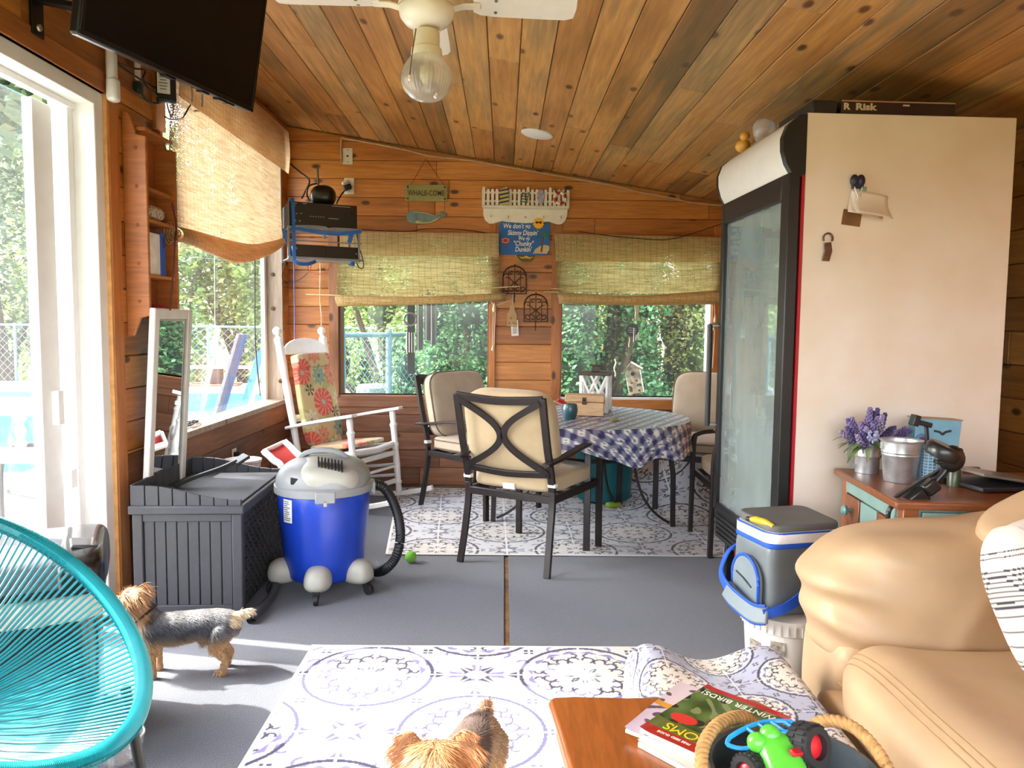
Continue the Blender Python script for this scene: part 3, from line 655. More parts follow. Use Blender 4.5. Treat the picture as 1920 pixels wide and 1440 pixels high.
# ------------------------------------------------------------------ rugs (printed medallion tiles)
def rugcol(x, y, pal, s=.40, ox=0., oy=0.):
    x = x - ox; y = y - oy; base, navy, lav, teal, line, ground = [np.array(c, float) for c in pal]
    i = np.floor(x / s); j = np.floor(y / s); u = x - (i + .5) * s; v = y - (j + .5) * s; par = (i + j) % 2
    best = np.full(x.shape, 9.); cu = np.zeros(x.shape); cv = np.zeros(x.shape)
    for di, dj in ((0, 0), (1, 0), (-1, 0), (0, 1), (0, -1)):
        uu = u - di * s; vv = v - dj * s; d = np.hypot(uu, vv); ok = ((par + di + dj) % 2 == 0) & (d < best)
        best = np.where(ok, d, best); cu = np.where(ok, uu, cu); cv = np.where(ok, vv, cv)
    r = best; th = np.arctan2(cv, cu)
    C = np.broadcast_to(base, x.shape + (3,)).copy()
    def paint(m, c): C[m] = c
    inside = r < .222
    paint(~inside & (r < .9), ground)
    # outside the medallions: squares, curls and an eight-point star
    su, sv = np.where(par == 1, u, 9.), np.where(par == 1, v, 9.)
    a, b_ = np.abs(su), np.abs(sv); mx, mn = np.maximum(a, b_), np.minimum(a, b_)
    paint((mx > .03) & (mx < .115) & (mn < .010 + .24 * (mx - .03)) & (mn > .006) & (mx < .075 + .4 * mn + .02), lav)
    dg = np.abs(a - b_) / 1.414; al = (a + b_) / 1.414
    paint((al > .035) & (al < .105) & (dg < .35 * (.105 - al)) & (dg > .004), navy)
    paint((mx > .105) & (mx < .15) & (mn < .55 * (mx - .105)) & (mn > .004), navy)
    paint((al > .11) & (al < .128) & (dg < .010), teal)
    for sx in (-1, 1):
        for sy in (-1, 1):
            qx = np.abs(su - sx * .0) ; 
    cxr, cyr = a - .175, b_ - .10; d = np.hypot(cxr, cyr); paint((np.abs(d - .024) < .0055) & ~((cxr < 0) & (cyr < 0)), lav)
    cxr, cyr = a - .10, b_ - .175; d = np.hypot(cxr, cyr); paint((np.abs(d - .024) < .0055) & ~((cxr < 0) & (cyr < 0)), lav)
    # little 2x2 squares where four tiles meet
    gu = np.abs((x / s + .5) % 1 - .5) * s; gv = np.abs((y / s + .5) % 1 - .5) * s
    paint((gu > .004) & (gu < .018) & (gv > .004) & (gv < .018), navy)
    # medallion: ring, triangles, scrolls, centre cross
    paint((np.abs(r - .235) < .0075), navy)
    w = (th / (math.pi / 8)) % 1; w = np.abs(w - .5)
    paint(inside & (r > .19) & (r < .212) & (w < .5 * (.214 - r) / .024), lav)
    paint(inside & (r > .158) & (r < .172) & (np.abs(w - .5) < .09), teal)
    k8 = math.pi / 4; t8 = (th + k8 / 2) % k8 - k8 / 2; ta = np.abs(t8)
    lx, ly = r * np.cos(t8) , np.abs(r * np.sin(t8))
    for px_, py_, rr, cut in ((.128, .027, .022, 0), (.168, .028, .014, 1)):
        d = np.hypot(lx - px_, ly - py_); m = inside & (np.abs(d - rr) < .0046)
        if cut == 0: m &= ~((lx < px_ - .002) & (ly < py_ + .004))
        if cut == 1: m &= ~(ly > py_ + .006)
        if cut == 2: m &= ~(lx < px_ - .004)
        paint(m, navy)
    paint((r > .022) & (r < .075) & (ta * r < .42 * np.minimum(r - .022, .078 - r)) , navy)
    paint((r > .035) & (r < .062) & (ta * r < .2 * np.minimum(r - .03, .068 - r)), teal)
    # pale joint lines through the medallion centres
    paint((np.abs(u) < .0038) | (np.abs(v) < .0038), line)
    return C
PAL_A = ((226, 222, 210), (62, 60, 92), (134, 128, 182), (172, 200, 194), (240, 238, 228), (222, 220, 212))
PAL_B = ((206, 204, 200), (38, 40, 52), (112, 124, 150), (136, 160, 166), (222, 220, 216), (200, 202, 206))
PAL_C = ((214, 204, 188), (46, 42, 50), (104, 108, 150), (150, 158, 178), (222, 214, 200), (168, 172, 188))
RUGM = vcol('rug_print', .85, sheen=.15, bump=.3)
def rug(name, label, x0, x1, y0, y1, pal, step, ox, oy, warp=None, border=(226, 222, 212)):
    nx = int((x1 - x0) / step) + 1; ny = int((y1 - y0) / step) + 1
    X, Y = np.meshgrid(np.linspace(x0, x1, nx), np.linspace(y0, y1, ny), indexing='ij')
    C = rugcol(X, Y, pal, .40, ox, oy)
    e = np.minimum(np.minimum(X - x0, x1 - X), np.minimum(Y - y0, y1 - Y)); C[e < .016] = border
    Z = np.full(X.shape, .006); P = np.stack([X, Y, Z], -1)
    if warp: P = warp(P, (x0, x1, y0, y1))
    me = gridmesh(name, P, C); o = link(name, me, RUGM, smooth=60)
    s = o.modifiers.new('thickness', 'SOLIDIFY'); s.thickness = .004; s.offset = 0
    return tag(o, label, 'rug')
rug('area_rug', 'cream and navy medallion rug lying in the sun patch in front', -.765, .66, 1.25, 3.01, PAL_A, .0042, -.69, 2.55)
def climb(P, e):
    x0, x1, y0, y1 = e; Q = P.copy(); X, Y = P[..., 0], P[..., 1]
    Q[..., 0] = X - .10 * (Y - y0) * np.clip((.2 - X) / .9, 0, 1)
    lim = 5.98 - np.clip((X - .85) / .55, 0, 1) * .06; t = np.maximum(0, Y - lim)
    # the far right corner is turned up against the wall
    sl = np.clip((X - .80) / .60, 0, 1); rise = .46 * sl
    k = np.clip((Y - (y1 - .9)) / .9, 0, 1)
    Q[..., 2] += rise * k ** 1.6; Q[..., 1] -= .10 * sl * k
    return Q
rug('dining_rug', 'cream and black medallion rug under the patio table, one corner turned up the wall', -.66, 1.70, 4.25, 6.03, PAL_B, .0055, -.17, 4.54, climb)

# ------------------------------------------------------------------ patio dining set
BRONZE = M('bronze_frame', (50, 43, 42), .42, .35, var=.1, scale=30)
TAN = M('tan_cushion', (192, 168, 130), .85, var=.07, scale=8, sheen=.2, bump=.08)
TAUPE = M('taupe_cushion', (176, 160, 138), .85, var=.07, scale=8, sheen=.2, bump=.08)
PIPE = M('cushion_piping', (120, 100, 76), .8)
TAGW = M('care_label', (226, 226, 222), .6, var=.03)
def backy(z): return -.27 - (z - .45) * .24
def cush(half, k, seed, amp, lump=0.):
    def d(P):
        n = noise3(P, 9., seed)[:, None] * amp; r = P / np.array(half)
        f = (1 - np.clip(np.abs(r[:, :1]) ** 2, 0, 1)) * (1 - np.clip(np.abs(r[:, 2:] if half[1] < half[2] else r[:, 1:2]) ** 2, 0, 1))
        P = P + n * np.array([.4, 1, .4] if half[1] < half[2] else [.4, .4, 1])
        ax = 1 if half[1] < half[2] else 2
        P[:, ax] *= (1 + .35 * f[:, 0]); return P
    return puff('cushion', half, k, 18, d)
def patio_chair(name, label, cmat, pipe=True):
    t = thing(name, label, 'chair', group='patio dining chairs around the table')
    for s in (-1, 1):
        pts = smoothpath([(s * .27, -.33, 0), (s * .262, -.285, .22), (s * .26, -.262, .44), (s * .26, backy(.70), .70), (s * .26, backy(.94), .94)], 6)
        MB().bar(pts[:13], .036, .022, (0, 1, 0)).build('leg', BRONZE, t, bevel=.003); MB().bar(pts[12:], .038, .022, (0, 1, 0)).build('back_post', BRONZE, t, bevel=.003)
        pts = smoothpath([(s * .27, .33, 0), (s * .27, .325, .3), (s * .275, .32, .58), (s * .28, .29, .635), (s * .285, .2, .65)], 6)
        MB().bar(pts, .036, .026, (0, 1, .2)).build('leg', BRONZE, t, bevel=.003)
        MB().bar(smoothpath([(s * .285, .26, .647), (s * .29, .05, .645), (s * .285, -.2, .615), (s * .27, backy(.6) + .01, .60), (s * .27, backy(.6) - .06, .595)], 6), .048, .016, (0, 0, 1)).build('armrest', BRONZE, t, bevel=.003)
    b = MB()
    for y, s in ((-.26, .26), (.31, .27)): b.box((0, y, .395), (2 * s, .024, .04))
    for s in (-1, 1): b.box((s * .262, .02, .395), (.024, .56, .04))
    for y in (-.08, .1): b.box((0, y, .40), (.52, .03, .012))
    b.build('seat_frame', BRONZE, t, bevel=.003)
    b = MB(); b.bar(smoothpath([(-.262, backy(.93), .93), (0, backy(.92) - .012, .915), (.262, backy(.93), .93)], 8), .020, .042, (0, -.24, 1)); b.build('top_rail', BRONZE, t, bevel=.003)
    b = MB(); b.bar(smoothpath([(-.26, backy(.535), .535), (0, backy(.53) - .008, .52), (.26, backy(.535), .535)], 8), .020, .034, (0, -.24, 1)); b.build('bottom_rail', BRONZE, t, bevel=.003)
    for s in (-1, 1):
        c = [(s * (.248 - .238 * math.sin(math.pi * k / 16) ** 1.05), 0, .915 - .375 * k / 16) for k in range(17)]
        MB().bar([(x, backy(z) - .008, z) for x, _, z in c], .034, .016, (0, -1, -.24)).build('back_curve', BRONZE, t)
    me = cush((.262, .275, .05), 6, 3, .004); o = link('seat_cushion', me, cmat, t, smooth=60); o.location = (0, .02, .468)
    me = cush((.272, .062, .235), 5, 5, .006); o2 = link('back_cushion', me, cmat, t, smooth=60); o2.location = (0, -.235, .735); o2.rotation_euler = (.235, 0, 0)
    if pipe:
        for zz in (-.028, .028):
            MB().tube([(x * 1.0, y * 1.0, zz) for x, y in rrect(.522, .548, .097)], .005, 6, closed=True).build('piping', PIPE, o)
        for yy in (-.032, .032):
            MB().tube([(x, yy, z) for x, z in rrect(.541, .467, .11)], .005, 6, closed=True).build('piping', PIPE, o2)
    for s in (-1, 1): MB().box((s * .262, -.262, .475), (.046, .034, .022)).build('tie', TAGW, t, bevel=.004)
    MB().box((.0, -.268, .445), (.07, .004, .035), (.3, 0, .1)).build('care_tag', TAGW, t)
    return t
ch = patio_chair('patio_chair', 'tan cushioned patio chair with crossed curves, its back to us in front of the table', TAN, False)
put(ch, (.170, 4.285, 0), -.535)
ch2 = patio_chair('patio_chair', 'taupe cushioned patio chair between the white rocker and the table', TAUPE)
put(ch2, (-.165, 5.42, 0), math.atan2(-.68, .73) - math.pi / 2 - .0)
dup(ch2, (1.46, 5.50, 0), math.radians(156), 'taupe cushioned patio chair in the far corner below the right window')
dup(ch, (1.52, 4.50, 0), math.radians(88), 'patio chair mostly hidden behind the glass door fridge')
# table
TC = Vector((.54, 4.93, 0)); TR_, TZ = .655, .72
t = thing('patio_table', 'round dark metal patio table with curved leg braces', 'table', TC, .12, None)
MB().lathe([(0, TZ - .022), (TR_ - .01, TZ - .022), (TR_, TZ - .014), (TR_, TZ - .004), (TR_ - .006, TZ), (0, TZ)], 64).build('tabletop', BRONZE, t)
MB().lathe([(.50, .655), (.52, .655), (.52, .69), (.50, .69)], 48, cap=False).build('apron_ring', BRONZE, t)
MB().lathe([(.30, .47), (.33, .47), (.33, .492), (.30, .492), (.30, .47)], 40, cap=False).build('brace_ring', BRONZE, t)
for k, (lx, ly) in enumerate([(.49, 4.345), (1.115, 4.90), (.85, 5.47), (-.06, 5.00)]):
    p = Matrix.Rotation(-.12, 3, 'Z') @ (Vector((lx, ly, 0)) - TC); q = p.normalized()
    MB().bar([(p.x, p.y, 0), (p.x * .99, p.y * .99, .35), (q.x * .52, q.y * .52, .70)], .040, .030, q).build('leg', BRONZE, t, bevel=.004)
    MB().tube(bez((p.x * .96, p.y * .96, .03), (q.x * .36, q.y * .36, .12), (q.x * .30, q.y * .30, .34), (q.x * .315, q.y * .315, .60), 14), .009, 7).build('brace', BRONZE, t)
# cloth: gingham, hem dipping and lifting in folds
def gingham(u, v):
    s = .036; a = (np.floor(u / s) % 2).astype(int); b = (np.floor(v / s) % 2).astype(int); n = a + b
    c = np.array([[226, 224, 216], [126, 128, 152], [44, 46, 92]], float)[n]
    fu, fv = (u / s) % 1 - .5, (v / s) % 1 - .5; d = np.hypot(fu, fv)
    c[(n == 0) & (np.abs(d - .2) < .07)] = (60, 62, 104); return c
nA, nT, nD = 300, 60, 26
A = np.linspace(0, 2 * math.pi, nA, endpoint=False)
fold = .5 + .5 * np.sin(A * 7 + .6 + .8 * np.sin(2 * A)); fold2 = np.sin(A * 15 + 1.)
lift = np.exp(-((A - 4.60) / .17) ** 2)            # pushed up by the arm of the front chair
drop = .155 + .035 * fold + .012 * fold2 - .085 * lift + .05 * np.exp(-((A - 5.1) / .25) ** 2)
pts = np.zeros((nA, nT + nD, 3)); uv = np.zeros((nA, nT + nD, 2))
for k in range(nT + nD):
    if k < nT:
        rr = np.full(nA, (TR_ + .006) * (k + .02) / (nT - 1)); z = np.full(nA, TZ + .004); arc = rr
    else:
        f = (k - nT + 1) / nD; rr = TR_ + .006 + .012 * min(1, f * 4) + f * (.05 * fold + .014 * fold2 * f - .015 + .03 * lift) ; z = TZ + .004 - drop * f ** .92 - .004 * min(1, f * 6); arc = TR_ + .006 + drop * f
    pts[:, k] = np.stack([rr * np.cos(A), rr * np.sin(A), z], -1); uv[:, k] = np.stack([arc * np.cos(A + .5), arc * np.sin(A + .5)], -1)
me = gridmesh('tablecloth', pts, gingham(uv[..., 0], uv[..., 1]), closed_u=True)
o = link('tablecloth', me, vcol('cloth_print', .45, coat=.15), smooth=70); o.location = TC
s_ = o.modifiers.new('thickness', 'SOLIDIFY'); s_.thickness = .0015; s_.offset = 1
tag(o, 'navy and white gingham tablecloth draped over the round table', 'tablecloth')
TOP = TZ + .007
# things on the table
q = at_z(1098, 776, TOP); q2 = at_z(1112, 768, TOP)
ln = thing('lantern', 'white lattice candle lantern with dark metal roof behind the wooden box', 'lantern', (.63, 5.19, TOP), -.25)
LW = M('lantern_white', (226, 226, 224), .6, var=.06); LT = M('lantern_roof', (74, 62, 54), .5, .4)
for a in range(4):
    g_ = MB(); m = Matrix.Rotation(a * math.pi / 2, 4, 'Z')
    for p0, p1 in (((-.085, -.095, .0), (-.085, -.095, .25)), ((.085, -.095, 0), (.085, -.095, .25)), ((-.085, -.097, .02), (.02, -.097, .25)), ((-.02, -.097, .02), (.085, -.097, .25)), ((.085, -.099, .02), (-.02, -.099, .25)), ((.02, -.099, .02), (-.085, -.099, .25))):
        g_.bar([m @ Vector(p0), m @ Vector(p1)], .014, .010, m @ Vector((0, 1, 0)))
    g_.build('lattice_panel', LW, ln)
MB().box((0, 0, .008), (.20, .20, .016)).build('base', LW, ln, bevel=.002)
MB().box((0, 0, .262), (.215, .215, .024)).build('roof', LT, ln, bevel=.003)
b = MB(); b.box((0, 0, .292), (.05, .05, .036)); b.box((0, 0, .316), (.085, .06, .010)); b.build('handle', LT, ln, bevel=.002)
MB().lathe([(0, .016), (.034, .016), (.034, .13), (.03, .134), (0, .134)], 18).build('candle', M('candle_wax', (236, 230, 214), .5), ln)
wb_ = thing('wooden_box', 'small pale wooden box with a metal clasp on the table', 'box', (.535, 4.98, TOP), -.16)
PINE = wood('pale_box_wood', [(186, 146, 104), (212, 174, 130), (224, 190, 148)], grain=(3, 40, 40), knots=.2)
MB().box((0, 0, .043), (.25, .13, .086)).build('body', PINE, wb_, bevel=.003)
MB().box((0, 0, .112), (.254, .134, .046)).build('lid', PINE, wb_, bevel=.004)
b = MB(); b.box((.0, -.068, .108), (.026, .005, .022)); b.box((.0, -.068, .083), (.030, .005, .018)); b.tube([(-.012, -.072, .098), (.012, -.072, .098)], .004, 6); b.build('clasp', M('dark_brass', (72, 58, 42), .4, .8), wb_)
vp = thing('ceramic_cup', 'teal ribbed ceramic pot holding pencils on the tablecloth', 'cup', (.415, 4.74, TOP))
MB().lathe([(.0, 0), (.036, 0), (.044, .02), (.050, .045), (.051, .06), (.046, .088), (.043, .096), (.039, .096), (.041, .08), (.042, .03), (0, .012)], 28).build('pot', M('teal_glaze', (48, 86, 96), .35, var=.2, coat=.4), vp)
for p0, p1, c in (((.0, 0, .07), (-.10, -.02, .112), (226, 214, 190)), ((.01, .01, .07), (-.075, .0, .118), (190, 40, 46)), ((.01, -.01, .07), (-.06, .03, .12), (196, 52, 50))):
    MB().tube([p0, p1], .004 if c[0] > 200 else .009, 8).build('pencil', M('pencil_%d' % c[1], c, .4), vp)
q = at_z(1152, 786, TOP + .01)
for k, (dx, dy, rz) in enumerate(((0, 0, .3), (-.09, .03, 1.4))):
    o = MB().box((0, 0, .006), (.05, .022, .012)).build('wrapped_candy', M('candy_wrap_%d' % k, (150, 140, 60) if k == 0 else (70, 74, 120), .3, coat=.5), bevel=.004)
    put(o, (q.x + dx, q.y + dy, TOP), rz); tag(o, ('olive wrapped sweet' if k == 0 else 'blue wrapped sweet') + ' lying on the gingham cloth near its front edge', 'sweet')
# teal bin under the table
q = at_z(1135, 925, 0)
b = MB().lathe([(0, .004), (.17, .0), (.20, .02), (.215, .30), (.225, .42), (.235, .43), (.225, .435), (.21, .42), (.19, .03), (0, .02)], 32).build('plastic_bin', M('teal_plastic', (16, 104, 112), .4, var=.1), smooth=50)
put(b, (.76, 5.66, .012)); tag(b, 'teal plastic bin standing under the table', 'bin')
q = at_z(1150, 935, 0)
o = link('dog_toy', puff('dog_toy', (.06, .03, .02), 3, 8), M('lime_rubber', (160, 190, 60), .5), smooth=60); put(o, (.80, 5.42, .026), .4); tag(o, 'lime green toy lying on the rug under the table', 'toy')
# ------------------------------------------------------------------ white rocking chair
RWH = M('rocker_white', (232, 230, 224), .4, var=.05, coat=.2)
rk = thing('rocking_chair', 'white wooden rocking chair with floral cushions in the corner', 'rocking chair', (-1.135, 5.56, 0), math.radians(-25))
def turned(b, p0, p1, prof, seg=12):
    p0 = Vector(p0); p1 = Vector(p1); z = (p1 - p0); L_ = z.length; z.normalize(); x = z.orthogonal().normalized(); y = z.cross(x)
    m = Matrix((x, y, z)).transposed().to_4x4(); m.translation = p0
    return b.lathe([(r, t * L_) for t, r in prof], seg, m)
POST = [(0, .0), (.0, .018), (.04, .024), (.10, .021), (.13, .030), (.16, .022), (.35, .026), (.55, .024), (.60, .030), (.63, .022), (.80, .024), (.84, .030), (.87, .020), (.94, .024), (1, .022)]
BPOST = [(0, .018), (.1, .022), (.22, .024), (.25, .030), (.27, .022), (.5, .026), (.66, .028), (.69, .024), (.80, .030), (.90, .028), (.93, .033), (.945, .016), (.955, .016), (.965, .030), (.985, .032), (1, .012), (1, 0)]
for s in (-1, 1):
    y = s * .265
    pts = [(-.50, y, .085), (-.36, y, .040), (-.18, y, .018), (0, y, .016), (.2, y, .030), (.40, y, .066), (.56, y, .11)]
    MB().bar(smoothpath(pts, 4), .030, .036).build('rocker', RWH, rk, bevel=.005)
    turned(MB(), (.27, y, .045), (.21, y, .655), POST).build('front_leg', RWH, rk)
    turned(MB(), (-.19, s * .235, .03), (-.435, s * .25, 1.28), BPOST).build('back_post', RWH, rk)
    b = MB(); b.sweep(smoothpath([(-.34, s * .25, .555), (-.15, s * .27, .60), (.1, s * .285, .65), (.27, s * .29, .682)], 5), [(-.03, -.010), (.03, -.010), (.033, 0), (.03, .012), (-.03, .012), (-.033, 0)]); b.build('armrest', RWH, rk, bevel=.004)
    for z in (.13, .21, .30): MB().tube([(-.20 - .02, s * .238, z - .02), (.255, y, z + .05)], .012, 8).build('stretcher', RWH, rk)
for z in (.14, .25, .35):
    b = MB(); b.bar([(.262 - .04 * z, -.26, z), (.262 - .04 * z, .26, z)], .014, .036 if z in (.14, .35) else .02, (0, 0, 1)); b.build('stretcher', RWH, rk, bevel=.004)
MB().bar([(-.21, -.235, .15), (-.21, .235, .15)], .02, .02).build('stretcher', RWH, rk)
# crest rail
o_ = [(-.235, 0), (.235, 0)] + [(.235 * math.cos(math.pi * k / 14), .02 + .10 * math.sin(math.pi * k / 14)) for k in range(15)]
MB().prism(o_, .022, basis((-.385, 0, 1.08), (0, 1, 0), (-.19, 0, 1))).build('crest_rail', RWH, rk, bevel=.004)
MB().bar([(-.31, -.235, .62), (-.31, .235, .62)], .018, .05).build('slat', RWH, rk, bevel=.003)
# woven seat
b = MB(); b.tube([(.225, -.25, .415), (.24, 0, .405), (.225, .25, .415)], .022, 10); b.build('front_rail', RWH, rk)
for s in (-1, 1): MB().tube([(-.215, s * .235, .345), (.22, s * .262, .41)], .018, 8).build('side_rail', RWH, rk)
b = MB()
for k in range(26):
    y = -.245 + .49 * k / 25; z0 = -.03 * math.sin(math.pi * k / 25)
    b.bar([(-.20, y * .95, .365 + z0), (.0, y, .385 + z0), (.232, y, .428 + z0 * .6), (.248, y, .40 + z0 * .6)], .017, .008)
b.build('woven_seat', M('rush_white', (220, 216, 204), .7, var=.12, scale=60), rk)
# floral print
FL = [(.02, .10, .105, 0), (.16, .30, .09, 1), (-.16, .33, .09, 0), (.02, .30, .075, 2), (-.14, -.02, .08, 3), (.17, -.10, .085, 2), (-.02, .46, .09, 1), (-.17, -.20, .10, 0), (.10, -.24, .085, 3), (-.04, -.14, .07, 1), (.2, .12, .06, 3), (-.11, .20, .045, 4), (.14, .02, .042, 4), (-.08, -.30, .04, 4), (.2, .46, .08, 0), (-.19, .46, .07, 3), (.08, -.42, .09, 0), (-.12, -.44, .08, 1), (.0, -.58, .08, 2), (.18, -.55, .07, 0)]
def floral(u, v):
    C = np.broadcast_to(np.array((196, 176, 124), float), u.shape + (3,)).copy()
    n = np.sin(u * 31 + 2 * np.sin(v * 17)) + np.sin(v * 27 + 1.3); C[n > .9] = (170, 164, 104)
    cols = [((196, 76, 62), (226, 132, 104)), ((204, 122, 92), (222, 150, 116)), ((118, 148, 128), (146, 168, 140)), ((212, 200, 164), (196, 180, 140)), ((56, 30, 30), (180, 90, 60))]
    for x, y, R, k in FL:
        d = np.hypot(u - x, v - y); th = np.arctan2(v - y, u - x); c0, c1 = cols[k]
        if k == 0:
            m = (d < R) & ((np.sin(th * 12 + np.floor(d / R * 4) * 1.57) > -.25) | (d > R * .97)); C[m] = c0; C[(d < R) & ~m & (d > .2 * R)] = c1; C[d < .2 * R] = (170, 170, 140)
        elif k == 4:
            m = (d < R) & (np.cos(th * 6) > .1) & (d > .25 * R); C[m] = c0; C[d < .22 * R] = c1
        else:
            e = R * (.82 + .18 * np.cos(th * 8)); C[d < e] = c0; C[(d < e * .62) & (np.cos(th * 8) > 0)] = c1; C[d < .2 * R] = (90, 96, 84) if k == 2 else (150, 130, 90)
    return C
FLM = vcol('floral_print', .8, sheen=.2)
def floral_cushion(name, half, loc, rot, voff):
    me = puff(name, half, 6, 70, lambda P: P * (1 + .03 * noise3(P, 12, 4)[:, None]))
    P = np.array([v.co[:] for v in me.vertices]); ax = (1, 2) if half[0] < half[2] else (1, 0)
    colour(me, floral(P[:, ax[0]], P[:, ax[1]] + voff)); o = link(name, me, FLM, rk, smooth=60); o.location = loc; o.rotation_euler = rot; return o
floral_cushion('back_cushion', (.030, .205, .33), (-.268, 0, .74), (0, -.20, 0), .12)
floral_cushion('seat_cushion', (.21, .215, .018), (.0, 0, .432), (0, -.12, 0), -.4)
# small cap tile of the head cushion fold
floral_cushion('head_roll', (.042, .19, .055), (-.325, 0, 1.03), (0, -.20, 0), .40)

# ------------------------------------------------------------------ deck storage box
DB = M('resin_grey', (60, 61, 66), .6, var=.05, scale=40); DBD = M('resin_dark', (36, 34, 34), .6, var=.1)
db = thing('storage_box', 'dark grey resin deck storage box with planked front and wicker sides', 'storage box', (-1.375, 3.295, 0), math.radians(2.5))
W2, D_, H_ = .235, .74, .47
b = MB(); b.bb((-W2 + .012, .012, .03), (W2 - .012, D_ - .012, H_)); b.build('body', DBD, db)
for i in range(8):
    x0 = -W2 + .045 + i * (2 * W2 - .09) / 8; MB().bb((x0 + .002, .006, .06), (x0 + (2 * W2 - .09) / 8 - .002, .016, H_ - .03)).build('plank', DB, db, bevel=.003)
for s in (-1, 1): MB().bb((s * W2 - (.045 if s > 0 else 0), -.004, 0), (s * W2 + (0 if s > 0 else .045), .04, H_)).build('corner_post', DB, db, bevel=.006)
for s in (-1, 1): MB().bb((s * W2 - (.04 if s > 0 else 0), D_ - .04, 0), (s * W2 + (0 if s > 0 else .04), D_, H_)).build('corner_post', DB, db, bevel=.006)
MB().bb((-W2 + .045, -.001, H_ - .035), (W2 - .045, .03, H_)).build('rail', DB, db, bevel=.004); MB().bb((-W2 + .045, -.001, .03), (W2 - .045, .03, .062)).build('rail', DB, db, bevel=.004)
for s in (-1, 1):
    b = MB()
    for i in range(16):
        for j in range(22):
            z = .045 + i * .0262; y = .05 + j * .0292; o = .006 if (i + j) % 2 else .002
            b.box((s * (W2 - .012 + o), y + .0146, z + .013), (.010, .027 if (i + j) % 2 else .029, .022))
    b.build('wicker_panel', DBD, db)['kind'] = 'stuff'
MB().bb((-W2 - .012, -.016, H_), (W2 + .012, D_ + .01, H_ + .038)).build('lid_rim', DB, db, bevel=.006)
MB().bb((-W2 + .01, .02, H_ + .03), (W2 - .01, D_ - .01, H_ + .046)).build('lid_top', DB, db, bevel=.003)
def side_wall(p0, p1, hs, n, name):
    p0 = Vector(p0); p1 = Vector(p1); L_ = (p1 - p0).length; x = (p1 - p0).normalized()
    for i in range(n):
        a, c = i / n, (i + 1) / n; out = [(L_ * a + .002, 0), (L_ * c - .002, 0), (L_ * c - .002, hs(c)), (L_ * a + .002, hs(a))]
        MB().prism(out, .016, basis(p0, x, (0, 0, 1))).build(name, DB, db, bevel=.002)
def wave(t): q = min(1, max(0, (t - .12) / .80)); return .028 + .062 * (.5 + .5 * math.cos(math.pi * q))
side_wall((-W2, .010, H_ + .036), (W2, .010, H_ + .036), wave, 8, 'seat_plank')
side_wall((-W2, D_ - .006, H_ + .036), (W2, D_ - .006, H_ + .036), wave, 8, 'seat_plank')
side_wall((-W2 + .004, D_ - .01, H_ + .036), (-W2 + .004, .012, H_ + .036), lambda t: .090, 9, 'seat_plank')
# black scraper lying in the tray
sc_ = thing('ice_scraper', 'black long-handled scraper lying in the tray of the deck box', 'scraper', (-1.44, 3.70, H_ + .05), .6)
BLK = M('black_plastic', (22, 22, 24), .4, var=.2)
MB().sweep(smoothpath([(-.15, 0, .005), (-.05, 0, .04), (.06, 0, .07), (.14, .0, .10)], 5), [(-.012, -.008), (.012, -.008), (.012, .008), (-.012, .008)]).build('handle', BLK, sc_, bevel=.003)
MB().box((.16, 0, .105), (.07, .10, .015), (0, -.5, 0)).build('blade', BLK, sc_, bevel=.003)
# ------------------------------------------------------------------ leaning mirror
MR = M('mirror_frame_white', (228, 228, 224), .4, var=.04); mg, nt_, b_, N_, L_ = newmat('mirror_glass')
b_.inputs['Metallic'].default_value = 1; b_.inputs['Roughness'].default_value = .015; b_.inputs['Base Color'].default_value = (.82, .85, .84, 1)
mi = thing('floor_mirror', 'tall white framed mirror leaning behind the deck box under the side window', 'mirror', (-1.672, 3.47, .006))
mi.rotation_euler = (0, math.atan2(.088, 1.36), 0)
mw_, mh_ = .415, 1.365
for nm, lo, hi in (('stile', (-.014, 0, 0), (.016, .05, mh_)), ('stile', (-.014, mw_ - .05, 0), (.016, mw_, mh_)), ('rail', (-.013, .05, 0), (.015, mw_ - .05, .05)), ('rail', (-.013, .05, mh_ - .05), (.015, mw_ - .05, mh_))): MB().bb(lo, hi).build(nm, MR, mi, bevel=.006)
b = MB()
for a, c in (((.050, .012), (.050, .012)),): pass
BEAD = M('mirror_bead', (196, 190, 176), .4)
for lo, hi in (((.004, .05, .05), (.012, .058, mh_ - .05)), ((.004, mw_ - .058, .05), (.012, mw_ - .05, mh_ - .05)), ((.004, .05, mh_ - .058), (.012, mw_ - .05, mh_ - .05))): MB().bb(lo, hi).build('bead', BEAD, mi, bevel=.002)
MB().bb((-.006, .05, .05), (.004, mw_ - .05, mh_ - .05)).build('glass', mg, mi)
# ------------------------------------------------------------------ shop vacuum
vx = thing('shop_vacuum', 'blue and grey wet-dry shop vacuum on casters beside the deck box', 'vacuum cleaner', (-.878, 3.72, 0), 0); vx.scale = (.92, .92, 1.0)
VB = M('vacuum_blue', (24, 62, 176), .35, var=.06, coat=.15); VG = M('vacuum_grey', (146, 148, 148), .42, var=.04); VC = M('vacuum_cream', (172, 170, 158), .45, var=.04); VK = M('vacuum_black', (26, 26, 28), .5)
MB().lathe([(0, .07), (.185, .07), (.20, .085), (.212, .16), (.228, .30), (.238, .42), (.240, .505), (.236, .51), (0, .51)], 48).build('drum', VB, vx)
MB().lathe([(.247, .490), (.257, .494), (.258, .528), (.246, .536), (0, .536)], 48, cap=False).build('rim', VG, vx)
def dome(P):
    z = P[:, 2]; P[:, 2] = np.where(z < 0, z * .15, z); return P
me = puff('lid', (.240, .234, .125), 2.7, 24, dome, kz=2.5); o = link('lid', me, VG, vx, smooth=50); o.location = (0, 0, .534)
me = puff('motor_cover', (.165, .155, .085), 3, 14, dome); o = link('motor_cover', me, VC, vx, smooth=50); o.location = (.045, -.075, .568); o.rotation_euler = (.16, .10, .2)
